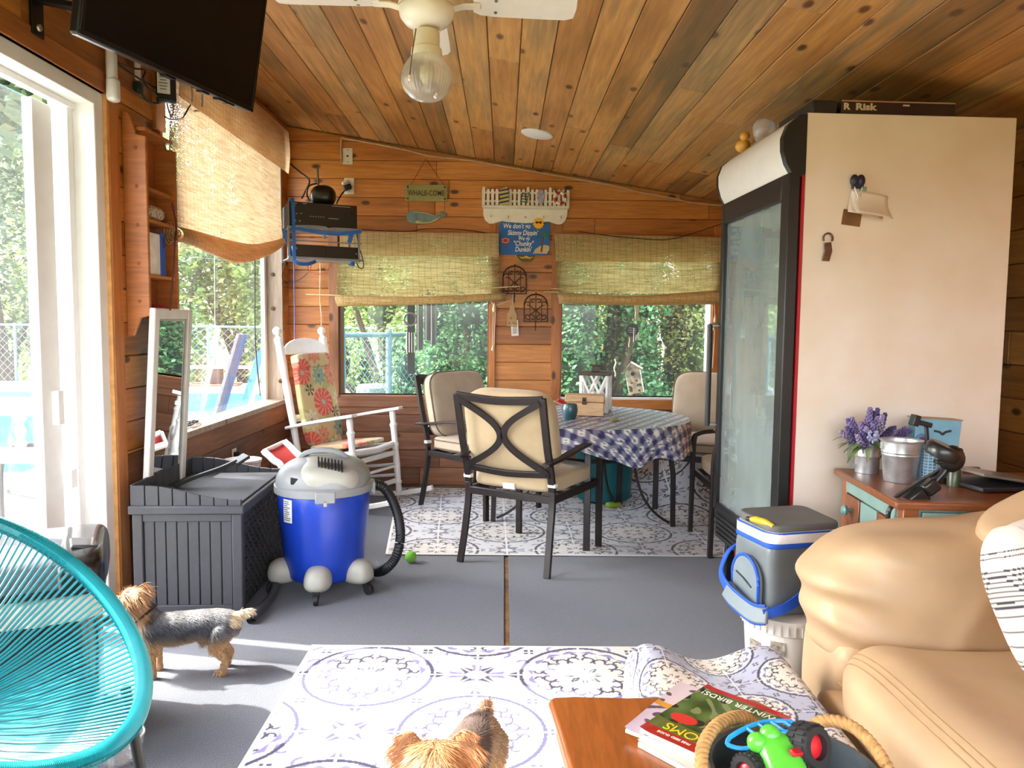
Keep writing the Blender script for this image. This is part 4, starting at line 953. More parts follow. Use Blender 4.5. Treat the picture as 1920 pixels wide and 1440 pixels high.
# slotted side vents
vt = MB()
for k in range(8): vt.box((.012 + .017 * k, -.165, .648 - .0026 * k), (.008, .060, .030), (.62, 0, .25))
vt.build('vent', VK, vx)
b = MB(); b.sweep(smoothpath([(-.13, .03, .625), (-.09, .0, .672), (0, -.01, .688), (.09, .0, .672), (.13, .03, .625)], 5), [(-.022, -.012), (.022, -.012), (.022, .012), (-.022, .012)]); b.build('handle', VG, vx, bevel=.006)
MB().box((-.085, -.206, .572), (.07, .03, .028), (.2, 0, .35)).build('opening', VK, vx, bevel=.004)
MB().box((-.192, -.115, .575), (.03, .02, .026), (0, 0, 1.0)).build('opening', VK, vx, bevel=.003)
for a in (-1.32, .25, 2.6):
    m = Matrix.Rotation(a, 4, 'Z'); MB().box((.255, 0, .50), (.026, .10, .055), Mx=m).build('latch', VG, vx, bevel=.006); MB().box((.262, 0, .475), (.012, .018, .03), Mx=m).build('latch_pin', VC, vx, bevel=.002)
for a in (-1.50, -2.75, -.42, 1.6):
    m = Matrix.Rotation(a, 4, 'Z')
    me = puff('caster_foot', (.085, .070, .078), 2.4, 8, lambda P: np.where(P[:, 2:] < 0, P * [1, 1, .55], P)); me.transform(m @ Matrix.Translation((.212, 0, .092))); link('caster_foot', me, VC, vx, smooth=60)
    b = MB(); b.box((.268, 0, .05), (.03, .034, .03), Mx=m); b.lathe([(0, -.010), (.026, -.010), (.026, .010), (0, .010)], 14, m @ basis((.280, 0, .026), (1, 0, 0), (0, 0, 1))); b.build('caster', VK, vx)
lb = MB().lathe([(.2415, .37), (.2425, .48)], 8, cap=False, a0=-2.33, a1=-2.06).build('label', M('label_white', (222, 222, 220), .5, var=.02), vx, smooth=60)
b = MB()
rr_ = random.Random(3)
for k in range(10):
    z = .472 - k * .0098; a = -2.315 + rr_.uniform(0, .02); e = a + rr_.uniform(.10, .22)
    b.lathe([(.2432, z), (.2432, z - .0042)], 4, cap=False, a0=a, a1=min(e, -2.075))
b.build('small_print', M('print_grey', (96, 96, 100), .6), vx, smooth=0)
hz = smoothpath([(.20, .10, .50), (.30, .08, .49), (.375, .03, .40), (.41, -.02, .28), (.39, -.04, .17), (.33, -.02, .10), (.25, .10, .05), (.12, .25, .04)], 16)
MB().tube(hz, [.024 + .003 * (k % 2) for k in range(len(hz))], 12).build('hose', VK, vx)
b = MB(); b.tube([(.0, 0, 0), (.01, .26, .0), (.0, .62, .10)], .021, 14, cap=False); b.tube([(.0, 0.001, 0), (.01, .26, .0), (.0, .62, .10)], .016, 14, cap=False)
w_ = b.build('wand_tube', M('tube_dark', (66, 66, 70), .45)); put(w_, (-1.083, 3.232, .023), .02); tag(w_, 'dark vacuum wand tube lying on the carpet between box and vacuum', 'tube')
o = link('tennis_ball', puff('tennis_ball', (.032, .032, .032), 2, 8), M('lime_felt', (120, 190, 70), .9, bump=.3), smooth=60); q = at_z(700, 1008, .032); put(o, (-.50, 4.12, .032)); tag(o, 'lime green ball on the floor behind the vacuum', 'ball')
# folded red camp stool and tubs behind the box
st = thing('camp_stool', 'red cloth stool with white rails leaning behind the vacuum', 'stool', (-1.30, 4.25, .0), .3)
SW = M('stool_white', (232, 226, 222), .5); SR = M('stool_red', (178, 52, 48), .8, var=.1)
st.location = (0, 0, 0); st.rotation_euler = (0, 0, 0)
ra = [at_y(494, 846, 4.30), at_y(512, 862, 4.24), at_y(534, 892, 4.16)]; rb_ = [at_y(533, 828, 4.42), at_y(552, 846, 4.36), at_y(578, 884, 4.28)]
for p_ in (ra, rb_):
    e = p_[-1]; MB().bar(smoothpath(p_ + [Vector((e.x + .06, e.y - .02, .02))], 5), .034, .024, (.4, -.8, .4)).build('rail', SW, st, bevel=.004)
P = np.array([[tuple(smoothpath(ra, 6)[i] * (1 - v) + smoothpath(rb_, 6)[i] * v + Vector((0, .01, -.012 * math.sin(3.14 * v)))) for v in np.linspace(0, 1, 6)] for i in range(13)])
o = link('sling', gridmesh('sling', P), SR, st, smooth=60); s_ = o.modifiers.new('thickness', 'SOLIDIFY'); s_.thickness = .006
MB().tube([ra[0], rb_[0]], .012, 8).build('cross_rod', SW, st)
tb = thing('food_tub', 'translucent pinkish plastic tubs stacked behind the deck box', 'tub', (-1.50, 4.32, 0))
TUB = M('tub_cream', (222, 204, 194), .45)
for k in range(3): MB().lathe([(0, .16 * k), (.085, .16 * k), (.10, .16 * k + .14), (.106, .16 * k + .145), (.106, .16 * k + .158), (0, .16 * k + .158)], 24, TR((.006 * k, .01 * k, .05))).build('tub', TUB, tb)
MB().box((0, 0, .025), (.22, .22, .05)).build('base', TUB, tb, bevel=.004)
# outlet with two plugs on the left wall
def outlet(name, label, T, h=.115, w_=.072, parts=()):
    t = thing(name, label, 'outlet'); t.matrix_world = T
    MB().box((0, 0, .003), (w_, h, .006)).build('cover_plate', M('plate_ivory', (226, 218, 200), .4, var=.02), t, bevel=.002)
    b = MB()
    for y in (-.022, .022): b.lathe([(0, .0065), (.014, .0065), (.014, .0078), (0, .0078)], 12, TR((0, y, 0)))
    b.build('socket', M('socket_ivory', (206, 198, 182), .4), t)
    b = MB()
    for y in (-.042, .042, 0): b.lathe([(0, .006), (.003, .006), (.0026, .0078), (0, .008)], 8, TR((0, y, .0002)))
    b.build('screw', M('screw_dark', (70, 62, 50), .4, .6), t); return t
q = at_x(438, 858, XL + .016); Tlw = basis((XL + .017, q.y, q.z), (0, 1, 0), (0, 0, 1))
t = outlet('wall_outlet', 'ivory outlet with a black and a red plug low on the side wall', Tlw)
MB().box((0.0, .022, .022), (.035, .03, .04)).build('plug', BLK, t, bevel=.006)
b = MB(); b.box((.03, -.005, .03), (.05, .045, .05)); b.build('plug', M('plug_red', (196, 36, 40), .5), t, bevel=.01)
MB().tube(smoothpath([(.05, -.02, .03), (.09, -.08, .05), (.12, -.16, .05), (.15, -.3, .03)], 5), .004, 6).build('cord', BLK, t)
# ------------------------------------------------------------------ glass door drinks fridge
FB_ = M('fridge_black', (24, 23, 23), .38, var=.1); FW = M('fridge_side', (238, 228, 216), .5, var=.05, scale=3.5, c2=(228, 212, 190)); FR = M('fridge_red', (170, 18, 36), .4); FL_ = M('fridge_liner', (226, 230, 226), .5, var=.03)
fz = thing('drinks_fridge', 'tall glass-fronted drinks fridge with a plain cream side and white canopy', 'fridge', (1.168, 3.045, 0), math.radians(2.4))
FD, FWI, FH = .862, .815, 2.146
MB().bb((0.012, 0, .09), (FD, .022, FH)).build('side_panel', FW, fz, bevel=.003)
MB().bb((0.012, FWI - .022, .09), (FD, FWI, FH)).build('side_panel', FW, fz, bevel=.003)
MB().bb((FD - .02, .022, .09), (FD, FWI - .022, FH)).build('back_panel', FB_, fz)
MB().bb((.012, .022, FH - .03), (FD - .02, FWI - .022, FH)).build('top_panel', FB_, fz)
MB().bb((.0, -.001, .385), (.012, .022, 1.905)).build('red_edge', FR, fz); MB().bb((.0, FWI - .022, .385), (.012, FWI + .001, 1.905)).build('red_edge', FR, fz)
b = MB(); b.bb((.05, .022, .385), (FD - .06, .06, 1.88)); b.bb((.05, FWI - .06, .385), (FD - .06, FWI - .022, 1.88)); b.bb((FD - .10, .022, .385), (FD - .06, FWI - .022, 1.88)); b.bb((.03, .022, .36), (FD - .06, FWI - .022, .40)); b.bb((.03, .022, 1.86), (FD - .06, FWI - .022, 1.90)); b.build('liner', FL_, fz)
WIRE = M('shelf_wire', (214, 218, 214), .35, .3)
for z in (.72, 1.02, 1.32, 1.60):
    b = MB()
    for k in range(18): y = .075 + (FWI - .15) * k / 17; b.tube([(.10, y, z), (FD - .12, y, z)], .0028, 5)
    b.tube([(.10, .065, z - .006), (.10, FWI - .065, z - .006)], .005, 6); b.tube([(FD - .12, .065, z - .006), (FD - .12, FWI - .065, z - .006)], .005, 6)
    b.build('wire_shelf', WIRE, fz)
for y in (.27, .54): MB().bb((FD - .115, y, .40), (FD - .10, y + .02, 1.86)).build('shelf_rail', WIRE, fz)
# door: black frame, pane, bar handle
z0, z1 = .385, 1.905
b = MB()
b.bb((-.052, .0, z0), (-.006, .075, z1)); b.bb((-.052, FWI - .045, z0), (-.006, FWI, z1)); b.bb((-.052, .075, z1 - .09), (-.006, FWI - .045, z1)); b.bb((-.052, .075, z0), (-.006, FWI - .045, z0 + .035))
dr = b.build('door', FB_, fz, bevel=.004)
MB().bb((-.034, .075, z0 + .035), (-.031, FWI - .045, z1 - .09)).build('door_pane', glass('fridge_pane', tint=(214, 228, 222), veil=.22, refl=1.6), dr)  # strong veil paints a pale haze that brightens the dim interior
hb = MB(); hb.tube([(-.10, FWI - .02, .81), (-.10, FWI - .02, 1.32)], .014, 10)
hb.build('handle', FB_, dr)
for z in (.815, 1.315): MB().tube([(-.105, FWI - .02, z), (-.045, FWI - .02, z)], .010, 8).build('handle_mount', M('chrome', (214, 214, 214), .2, 1.), dr)
# canopy
pr = [(.012, 2.142), (-.020, 2.135), (-.060, 2.10), (-.078, 2.05), (-.076, 2.0), (-.062, 1.95), (-.040, 1.912), (.012, 1.912)]
def cprism(name, y0, y1, mat, k=1., bev=0): 
    return MB().prism([(x * k if x < 0 else x, 1.912 + (z - 1.912) * (1 if k <= 1 else 1.0)) for x, z in pr], y1 - y0, basis((0, y1, 0), (1, 0, 0), (0, 0, 1))).build(name, mat, fz, bevel=bev)
cprism('canopy_sign', .032, FWI - .012, M('sign_white', (236, 230, 218), .35, var=.02))
cprism('canopy_cap', -.002, .032, FB_, 1.06); cprism('canopy_cap', FWI - .012, FWI + .004, FB_, 1.06)
b = MB(); b.bb((-.052, 0, 1.900), (.012, FWI, 1.913)); b.build('canopy_trim', FB_, fz)
# base grille and feet
MB().bb((-.035, .0, .235), (.05, FWI + .01, .378)).build('base_grille', FB_, fz, bevel=.004)
b = MB()
for k in range(5): b.bb((-.042, .03, .25 + .024 * k), (-.034, FWI - .02, .262 + .024 * k))
b.build('louvre', M('louvre_black', (38, 38, 38), .5), fz)
MB().bb((.05, .03, .09), (FD - .05, FWI - .03, .36)).build('base', FB_, fz)
for x in (.03, FD - .06):
    for y in (.02, FWI - .05): MB().bb((x - .02, y, 0), (x + .03, y + .04, .24)).build('foot', FB_, fz, bevel=.003)
MB().bb((.02, FWI - .25, .10), (.055, FWI - .14, .20)).build('compressor_cover', M('red_part', (190, 36, 60), .5), fz)
# things on the fridge
bx = thing('board_game_box', 'dark board game box with cream lettering lying on top of the fridge', 'box', (1.318, 3.058, FH), math.radians(2.4))
GB = M('game_box_dark', (44, 30, 28), .35, var=.3, scale=6, coat=.3)
MB().bb((0, 0, 0), (.455, .30, .030)).build('box_base', GB, bx, bevel=.001); MB().bb((-.003, -.003, .006), (.458, .303, .052)).build('lid', GB, bx, bevel=.001)
MB().bb((-.002, -.0045, .047), (.457, -.003, .0515)).build('lid_edge', M('box_edge_pink', (190, 140, 120), .5), bx)
CRM = M('cream_ink', (206, 190, 160), .6, var=.03)
text('Risk', .036, CRM, basis((.095, -.0032, .027), (1, 0, 0), (0, 0, 1)), bx, ext=.0008, sx=1.35, bold=.0014); text('R', .034, CRM, basis((.018, -.0032, .027), (1, 0, 0), (0, 0, 1)), bx, ext=.0008, sx=1.2, bold=.0016)
MB().bb((.245, -.0042, .034), (.272, -.003, .040)).build('print_bar', CRM, bx)
b_ = thing('black_case', 'flat black case on top of the fridge behind the canopy', 'case', (1.205, 3.06, FH), math.radians(2.4))
MB().bb((0, 0, 0), (.10, .34, .054)).build('shell', M('case_black', (30, 25, 24), .5), b_, bevel=.006)
bag = thing('plastic_bag', 'crumpled clear plastic bag on the fridge canopy', 'bag', (1.16, 3.50, 2.146))
me = puff('bag', (.05, .06, .05), 2.2, 12, lambda P: P * (1 + .25 * noise3(P, 60, 2)[:, None]) + np.array([0, 0, .045])); link('film', me, glass('bag_film', veil=.35, refl=3), bag, smooth=60)
yt = thing('yellow_toy', 'yellow plastic duck shaped toy on the fridge canopy', 'toy', (1.135, 3.72, 2.143))
YL = M('toy_yellow', (226, 168, 66), .45); MB().ell((0, 0, .03), (.034, .05, .03)).build('body', YL, yt); MB().ell((0, -.03, .068), (.024, .024, .022)).build('head', YL, yt); MB().ell((0, -.058, .063), (.012, .014, .006)).build('beak', M('toy_orange', (216, 120, 40), .5), yt)
# magnets on the fridge side
fy = 3.045
def side(px, py): p = at_y(px, py, 3.06); return p
nt = thing('note_clip', 'clip magnet with curling paper notes on the cream fridge side', 'magnet clip', (1.385, 3.058, 1.80), math.radians(2.4))
NAVY = M('navy_plastic', (34, 36, 62), .4)
b = MB(); b.ell((-.014, -.02, .085), (.017, .012, .024)); b.ell((.012, -.02, .085), (.017, .012, .024)); b.box((0, -.018, .07), (.04, .018, .03)); b.build('grip', NAVY, nt)
b = MB()
for s in (-1, 1): b.tube([(s * .016, -.024, .06), (s * .004, -.034, .02), (-.006, -.022, -.002)], .0035, 6)
b.build('clip_wire', M('clip_white', (232, 230, 226), .4), nt)
def sheet(name, w, h, curl, loc, rot, mat, phase=0.):
    P = np.array([[(w * u, -curl * (v ** 2) - .01 * math.sin(math.pi * u), -h * v * (1 - .2 * curl / max(h, .01))) for v in np.linspace(0, 1, 10)] for u in np.linspace(0, 1, 8)])
    o = link(name, gridmesh(name, P), mat, nt, smooth=60); o.location = loc; o.rotation_euler = rot; s_ = o.modifiers.new('thickness', 'SOLIDIFY'); s_.thickness = .001; return o
PAP = M('note_paper', (242, 232, 220), .7, var=.02)
sheet('note', .15, .115, .075, (-.018, -.010, .052), (0, .16, 0), PAP); sheet('note', .145, .09, .012, (-.020, -.006, .05), (0, .18, 0), M('note_back', (214, 200, 186), .7)); 
MB().box((-.012, -.006, -.058), (.075, .004, .06), (0, .12, 0)).build('card', M('kraft_card', (126, 84, 48), .7, var=.2), nt)
MB().box((.028, -.006, .055), (.03, .004, .022), (0, .1, 0)).build('card', M('mint_card', (150, 186, 168), .7), nt)
op = thing('bottle_opener', 'brown metal bottle opener magnet on the cream fridge side', 'bottle opener', (1.265, 3.046, 1.63), math.radians(2.4))
BZ = M('opener_bronze', (112, 82, 66), .4, .7, var=.3, scale=60)
b = MB(); b.tube([(.012 + .019 * math.cos(a), -.008, .03 + .019 * math.sin(a)) for a in np.linspace(-.6, 3.74, 18)], .004, 6); b.build('loop', BZ, op)
b = MB(); b.prism([(-.012, .012), (.016, .014), (.022, -.02), (.012, -.06), (-.018, -.058), (-.008, -.02)], .008, basis((.008, -.004, 0), (1, 0, 0), (0, 0, 1))); b.build('handle', BZ, op, bevel=.002)
for k in range(5): MB().box((.008, -.014, .005 - .012 * k), (.022, .003, .005), (0, .15, 0)).build('rib', BZ, op)
# ------------------------------------------------------------------ painted cabinet beside the fridge
WBR = wood('cabinet_wood', [(104, 56, 28), (146, 84, 44), (172, 106, 60)], grain=(3, 26, 26), knots=.6, rough=.35, coat=.3)
TEAL = M('cabinet_teal', (124, 154, 146), .5, var=.08); KNT = M('knob_teal', (108, 148, 142), .4)
cb = thing('painted_cabinet', 'low wooden cabinet with sage green rails beside the fridge', 'cabinet', (1.295, 2.415, 0), -.095)
CL, CDp, CH = .565, .80, .745
cabtop = MB().box((0, 0, 0), (CDp + .04, CL + .03, .026)).build('top', WBR, cb, bevel=.006); cabtop.location = (CDp / 2 - .01, CL / 2, CH - .007)
b = MB().bb((.014, .014, .06), (CDp, CL - .014, CH - .02)); b.build('body', TEAL, cb)
for y in (0, CL - .045): MB().bb((0, y, 0), (.05, y + .045, CH - .02)).build('corner_post', WBR, cb, bevel=.003)
MB().bb((.0, .045, CH - .075), (.02, CL - .045, CH - .021)).build('top_rail', TEAL, cb, bevel=.002)
MB().bb((.0, .045, .06), (.02, CL - .045, .12)).build('bottom_rail', TEAL, cb, bevel=.002)
for y0, y1, z0_, z1_ in ((.375, .515, .50, .665), (.05, .20, .50, .665)):
    dw = MB().bb((-.004, y0, z0_), (.02, y1, z1_)).build('drawer', WBR, cb, bevel=.003)
    MB().lathe([(0, 0), (.008, 0), (.007, .012), (.018, .018), (.021, .028), (.014, .036), (0, .038)], 16, basis((-.004, (y0 + y1) / 2, (z0_ + z1_) / 2 + (.03 if y0 > .3 else .0)), (0, 1, 0), (0, 0, -1)) @ TR((0, 0, 0))).build('knob', KNT, dw)
MB().bb((-.002, .215, .13), (.02, .365, .665)).build('panel', TEAL, cb, bevel=.003)
for y0, y1 in ((.375, .515), (.05, .20)): MB().bb((-.003, y0, .13), (.02, y1, .485)).build('door', WBR, cb, bevel=.003)
MB().bb((.06, -.004, CH - .09), (CDp, .016, CH - .03)).build('side_rail', TEAL, cb, bevel=.002)
CT = CH + .0065
GALV = M('galvanized', (196, 198, 200), .36, .7, var=.22, scale=18)
mg_ = thing('galvanized_mug', 'galvanized metal mug holding the lavender bouquet', 'mug', (1.408, 2.905, CT))
MB().lathe([(0, 0), (.043, 0), (.044, .004), (.043, .06), (.0455, .064), (.043, .068), (.043, .112), (.0445, .115), (.0405, .115), (.040, .008), (0, .008)], 32).build('cup', GALV, mg_)
MB().bar(smoothpath([(-.041, -.005, .100), (-.065, -.008, .104), (-.078, -.01, .075), (-.068, -.008, .035), (-.041, -.005, .022)], 6), .016, .003, (0, 1, .0)).build('handle', GALV, mg_)
# lavender
lv = thing('lavender_bouquet', 'purple artificial lavender bouquet in the metal mug', 'flowers', (1.408, 2.905, CT + .012))
LVM = [M('lavender_%d' % k, c, .8, var=.25, scale=90) for k, c in enumerate(((98, 82, 142), (124, 108, 158), (82, 68, 120), (146, 130, 164)))]
GRN = M('stem_green', (92, 116, 62), .6, var=.25, scale=30); GRN2 = M('leaf_sage', (134, 146, 108), .7, var=.2)
r = random.Random(11)
for k in range(34):
    a = r.uniform(0, 6.28); lean = r.uniform(.05, 1.) ** .8 * .135; h = .235 - lean * .75 + r.uniform(-.02, .03)
    tip = Vector((lean * math.cos(a) * 1.1 + .01, lean * math.sin(a) * .62 - .012, h)); bs = Vector((.022 * math.cos(a), .022 * math.sin(a), .0))
    pth = smoothpath([bs, bs * .6 + tip * .4 + Vector((0, 0, .03)), tip], 5); st_ = MB().tube(pth, .0018, 5).build('stem', GRN, lv)
    b = MB(); d = (pth[-1] - pth[-4]).normalized()
    for j in range(34):
        f = j / 34; c = tip - d * (.075 * (1 - f)); rr = .014 * (1 - .7 * f) * (.6 + .4 * min(1, f * 6)); aa = j * 2.4
        x = d.orthogonal().normalized(); y = d.cross(x); p = c + x * rr * math.cos(aa) + y * rr * math.sin(aa)
        b.ell(p, (.0048, .0048, .0055), 5, 4)
    b.build('blossom', LVM[k % 4], st_)
for k in range(26):
    a = r.uniform(0, 6.28); L_ = r.uniform(.07, .125); z = r.uniform(.09, .12); w = .011
    ca, sa = math.cos(a), math.sin(a); b = MB(); n = 6; vs = []; up = r.uniform(.0, .5)
    for i in range(n + 1):
        f = i / n; c = Vector((.03 * ca + L_ * f * ca * 1.05, .03 * sa + L_ * f * sa * .75 - .005, z + L_ * (up * f - .5 * f * f))); ww = w * math.sin(math.pi * min(.98, .12 + f * .86))
        vs += [c + Vector((-sa, ca, 0)) * ww, c + Vector((0, 0, -.002)), c - Vector((-sa, ca, 0)) * ww]
    b.add(vs, [(3 * i + j, 3 * i + j + 1, 3 * i + j + 4, 3 * i + j + 3) for i in range(n) for j in (0, 1)]); b.build('leaf', GRN if k % 3 else GRN2, lv)
b = MB()
for k in range(26): b.ell((-.012 + r.uniform(-.024, .024), -.06 + r.uniform(-.012, .012), .135 + r.uniform(-.02, .02)), r.uniform(.005, .009), 6, 4)
b.build('pale_blossom', M('pale_lilac', (168, 170, 206), .7), lv)
bk = thing('galvanized_bucket', 'galvanized metal bucket with two ribs on the cabinet', 'bucket', (1.452, 2.742, CT))
MB().lathe([(0, 0), (.054, 0), (.056, .004), (.064, .095), (.0665, .098), (.0655, .104), (.0685, .108), (.067, .114), (.070, .145), (.0735, .148), (.0715, .152), (.067, .148), (.052, .008), (0, .008)], 40).build('pail', GALV, bk)
MB().tube([(.0715 * math.cos(a), .0715 * math.sin(a), .150) for a in np.linspace(0, 6.283, 40)[:-1]], .003, 6, closed=True).build('rim', GALV, bk)
bkx = MB(); 
for s in (-1, 1): bkx.box((s * .071, 0, .13), (.006, .018, .022))
bkx.build('ear', GALV, bk)
# tumbler with lattice print and black squeegee in it
tm = thing('glass_tumbler', 'clear tumbler with blue lattice print beside the bucket', 'tumbler', (1.535, 2.70, CT))
MB().lathe([(.028, .001), (.033, .14), (.031, .14), (.027, .003)], 24).build('glass', glass('tumbler_glass', tint=(206, 228, 238), veil=.25), tm)
b = MB()
for z in np.linspace(.012, .13, 12): b.lathe([(.0292 + .035 * z, z), (.0298 + .035 * z, z + .004)], 24, cap=False)
for a in np.linspace(0, 6.28, 15)[:-1]: b.box((.0318 * math.cos(a), .0318 * math.sin(a), .07), (.0016, .003, .13), (0, 0, a))
b.build('lattice_print', M('lattice_blue', (132, 182, 208), .4), tm)
sq = thing('squeegee', 'small black squeegee standing in the lattice tumbler', 'squeegee', (1.533, 2.70, CT + .006), 0)
b = MB(); b.bar([(.006, 0, 0), (-.018, 0, .205)], .013, .010, (0, 1, 0)); b.build('handle', BLK, sq, bevel=.003)
b = MB(); b.box((-.033, 0, .212), (.062, .03, .018), (0, .25, 0)); b.box((-.060, 0, .222), (.022, .036, .040), (0, .25, 0)); b.build('head', BLK, sq, bevel=.003)
# beach plaque box
pq = thing('beach_box', 'aqua painted gift box with a gull and a lifebuoy by the fridge side', 'box', (1.665, 2.925, CT), .06)
AQ = M('aqua_paint', (128, 182, 204), .6, var=.08)
MB().prism([(-.082, 0), (.082, 0), (.100, .205), (-.088, .215)], .05, basis((0, .02, 0), (1, 0, 0), (0, 0, 1))).build('body', AQ, pq, bevel=.002)
MB().prism([(-.090, .213), (.101, .203), (.101, .207), (-.090, .218)], .058, basis((0, .024, 0), (1, 0, 0), (0, 0, 1))).build('rim', M('kraft_rim', (168, 140, 110), .7), pq)
b = MB()
for s in (-1, 1): b.sweep(smoothpath([(.022, -.032, .150), (.022 + s * .012, -.032, .160), (.022 + s * .034, -.032, .165)], 5), [(-.002, -.004), (.002, -.004), (.002, .004), (-.002, .004)])
b.build('gull', M('gull_dark', (56, 54, 60), .6), pq)
b = MB(); b.tube([(-.060 + .022 * math.cos(a), -.034, .125 + .022 * math.sin(a)) for a in np.linspace(0, 6.283, 25)[:-1]], .008, 8, closed=True); b.build('lifebuoy', M('buoy_blue', (98, 134, 170), .5), pq)
b = MB(); b.lathe([(0, 0), (.012, 0), (.010, .004), (0, .005)], 16, basis((-.060, -.034, .125), (1, 0, 0), (0, 0, 1))); b.build('buoy_centre', M('buoy_red', (190, 44, 48), .5), pq)
MB().box((.03, -.033, .075), (.09, .004, .07)).build('painted_sand', M('sand_pink', (224, 196, 188), .7), pq)
ob = thing('small_bottle', 'small dark bottle with an orange cap on the cabinet', 'bottle', (1.60, 2.66, CT))
MB().lathe([(0, 0), (.022, 0), (.022, .06), (.012, .072), (0, .074)], 18).build('body', M('bottle_green', (70, 76, 52), .3), ob); MB().lathe([(0, .073), (.016, .073), (.016, .098), (0, .10)], 18).build('cap', M('cap_orange', (226, 92, 36), .45), ob)
lp = thing('laptop', 'closed dark laptop lying on the cabinet behind the sofa', 'laptop', (1.76, 2.66, CT + .003), .12)
MB().box((0, 0, .008), (.30, .22, .016)).build('base', M('laptop_dark', (40, 40, 44), .4), lp, bevel=.004); MB().box((.0, .0, .036), (.30, .22, .010), (.0, .16, 0)).build('lid', M('laptop_grey', (126, 120, 116), .35, .3), lp, bevel=.004)
wbk = MB().box((0, 0, .01), (.06, .02, .02)).build('wood_block', WBR, bevel=.002); put(wbk, (1.83, 2.93, CT)); tag(wbk, 'small brown wooden block on the cabinet against the fridge', 'block')
# black folding handlebar stand
hs_ = thing('folding_stand', 'black folding tripod stand with a clamp head behind the sofa arm', 'stand', (1.24, 2.44, 0))
ST = M('stand_black', (20, 20, 21), .35, var=.2, coat=.2)
def hp(px, py, Y): return at_y(px, py, Y) - Vector((1.24, 2.44, 0))
b = MB(); b.tube([hp(1655, 1040, 2.465), hp(1692, 978, 2.465), hp(1748, 908, 2.46)], .017, 12); b.build('lower_tube', ST, hs_)
b = MB(); b.tube([hp(1735, 925, 2.46), hp(1768, 888, 2.45), hp(1782, 866, 2.45)], .012, 12); b.build('upper_tube', M('stand_tube', (46, 46, 48), .3, .6), hs_)
b = MB(); b.bar([hp(1678, 934, 2.47), hp(1722, 905, 2.47), hp(1768, 880, 2.47)], .010, .010); b.bar([hp(1680, 929, 2.48), hp(1724, 900, 2.48), hp(1770, 876, 2.48)], .006, .006); b.build('guide_bar', ST, hs_)
b = MB(); b.tube(smoothpath([hp(1664, 985, 2.47), hp(1668, 955, 2.47), hp(1690, 938, 2.47), hp(1712, 930, 2.47)], 6), .008, 8); b.build('brace', ST, hs_)
b = MB(); m = hp(1742, 912, 2.455); b.box(m, (.05, .05, .045), (0, -.7, 0)); b.build('collar', ST, hs_, bevel=.008)
b = MB(); b.box(hp(1716, 935, 2.46), (.075, .045, .05), (0, -.7, 0)); b.build('joint', ST, hs_, bevel=.008)
b = MB(); m = hp(1784, 860, 2.45); b.ell(m, (.042, .034, .045)); b.build('hub', ST, hs_)
b = MB(); m = hp(1768, 846, 2.45); b.lathe([(0, -.022), (.05, -.022), (.054, -.010), (.054, .012), (.046, .022), (0, .022)], 24, Matrix.Translation(m) @ Euler((.2, .35, 0)).to_matrix().to_4x4()); b.build('knob', ST, hs_, bevel=.003)
b = MB(); b.bar([hp(1752, 866, 2.43), hp(1776, 866, 2.43), hp(1802, 842, 2.44)], .012, .02, (0, -1, 0)); b.build('lever', ST, hs_, bevel=.003)
for e in ((-.10, .02), (.05, .05), (.0, -.03)): MB().tube([(-.03 + e[0] * .2, .02, .28), (-.03 + e[0], .02 + e[1], .008)], .010, 8).build('leg', ST, hs_)
MB().tube([(-.03, .02, .26), hp(1655, 1040, 2.465)], .015, 10).build('pole', ST, hs_)
# ------------------------------------------------------------------ cooler bag on the white pail
pb = thing('white_pail', 'white plastic pail under the grey cooler bag', 'pail', (1.045, 2.72, 0))
PW = M('pail_white', (232, 226, 216), .45, var=.06, scale=8)
MB().lathe([(0, .0), (.130, .0), (.133, .01), (.148, .225), (.156, .23), (.157, .262), (.160, .268), (.158, .282), (.150, .284), (0, .284)], 40).build('bucket', PW, pb)
b = MB()
for a in np.linspace(0, 6.283, 41)[:-1]: b.box((.159 * math.cos(a), .159 * math.sin(a), .252), (.006, .004, .036), (0, 0, a))
b.build('rib', PW, pb)
for a, h, z in ((-2.1, .05, .18), (-1.3, .03, .16), (-2.7, .07, .15)): MB().box((.1465 * math.cos(a), .1465 * math.sin(a), z), (.002, .05, h), (0, 0, a)).build('label_remnant', M('torn_label', (150, 140, 126), .8, var=.5, scale=60), pb)
cg = thing('cooler_bag', 'grey insulated cooler bag with blue trim on the white pail', 'cooler bag', (1.045, 2.74, .286), math.radians(14))
CGM = M('cooler_grey', (104, 112, 114), .5, var=.06, coat=.1); CGD = M('cooler_lid', (96, 96, 92), .6, var=.06); CBL = M('cooler_blue', (24, 82, 190), .55, var=.1); CWH = M('cooler_white', (236, 234, 230), .4)
def soft(half, amp, seed): return puff('bag', half, 9, 16, lambda P: P + amp * noise3(P, 14, seed)[:, None] * np.sign(P) * [1, 1, .3])
cw, cdp = .150, .125
me = soft((cw, cdp, .135), .006, 5); o = link('body', me, CGM, cg, smooth=60); o.location = (0, 0, .135)
MB().prism(rrect(2 * cw + .006, 2 * cdp + .006, .045), .018, TR((0, 0, .250))).build('blue_band', CBL, cg, bevel=.004)
MB().prism(rrect(2 * cw + .002, 2 * cdp + .002, .045), .040, TR((0, 0, .266))).build('white_rim', CWH, cg, bevel=.004)
MB().prism(rrect(2 * cw - .010, 2 * cdp - .010, .045), .030, TR((0.004, .006, .305), (.05, 0, 0))).build('lid', CGD, cg, bevel=.010, seg=3)
MB().tube([(x, y, .303) for x, y in rrect(2 * cw - .004, 2 * cdp - .004, .045)], .004, 6, closed=True).build('lid_piping', CBL, cg)
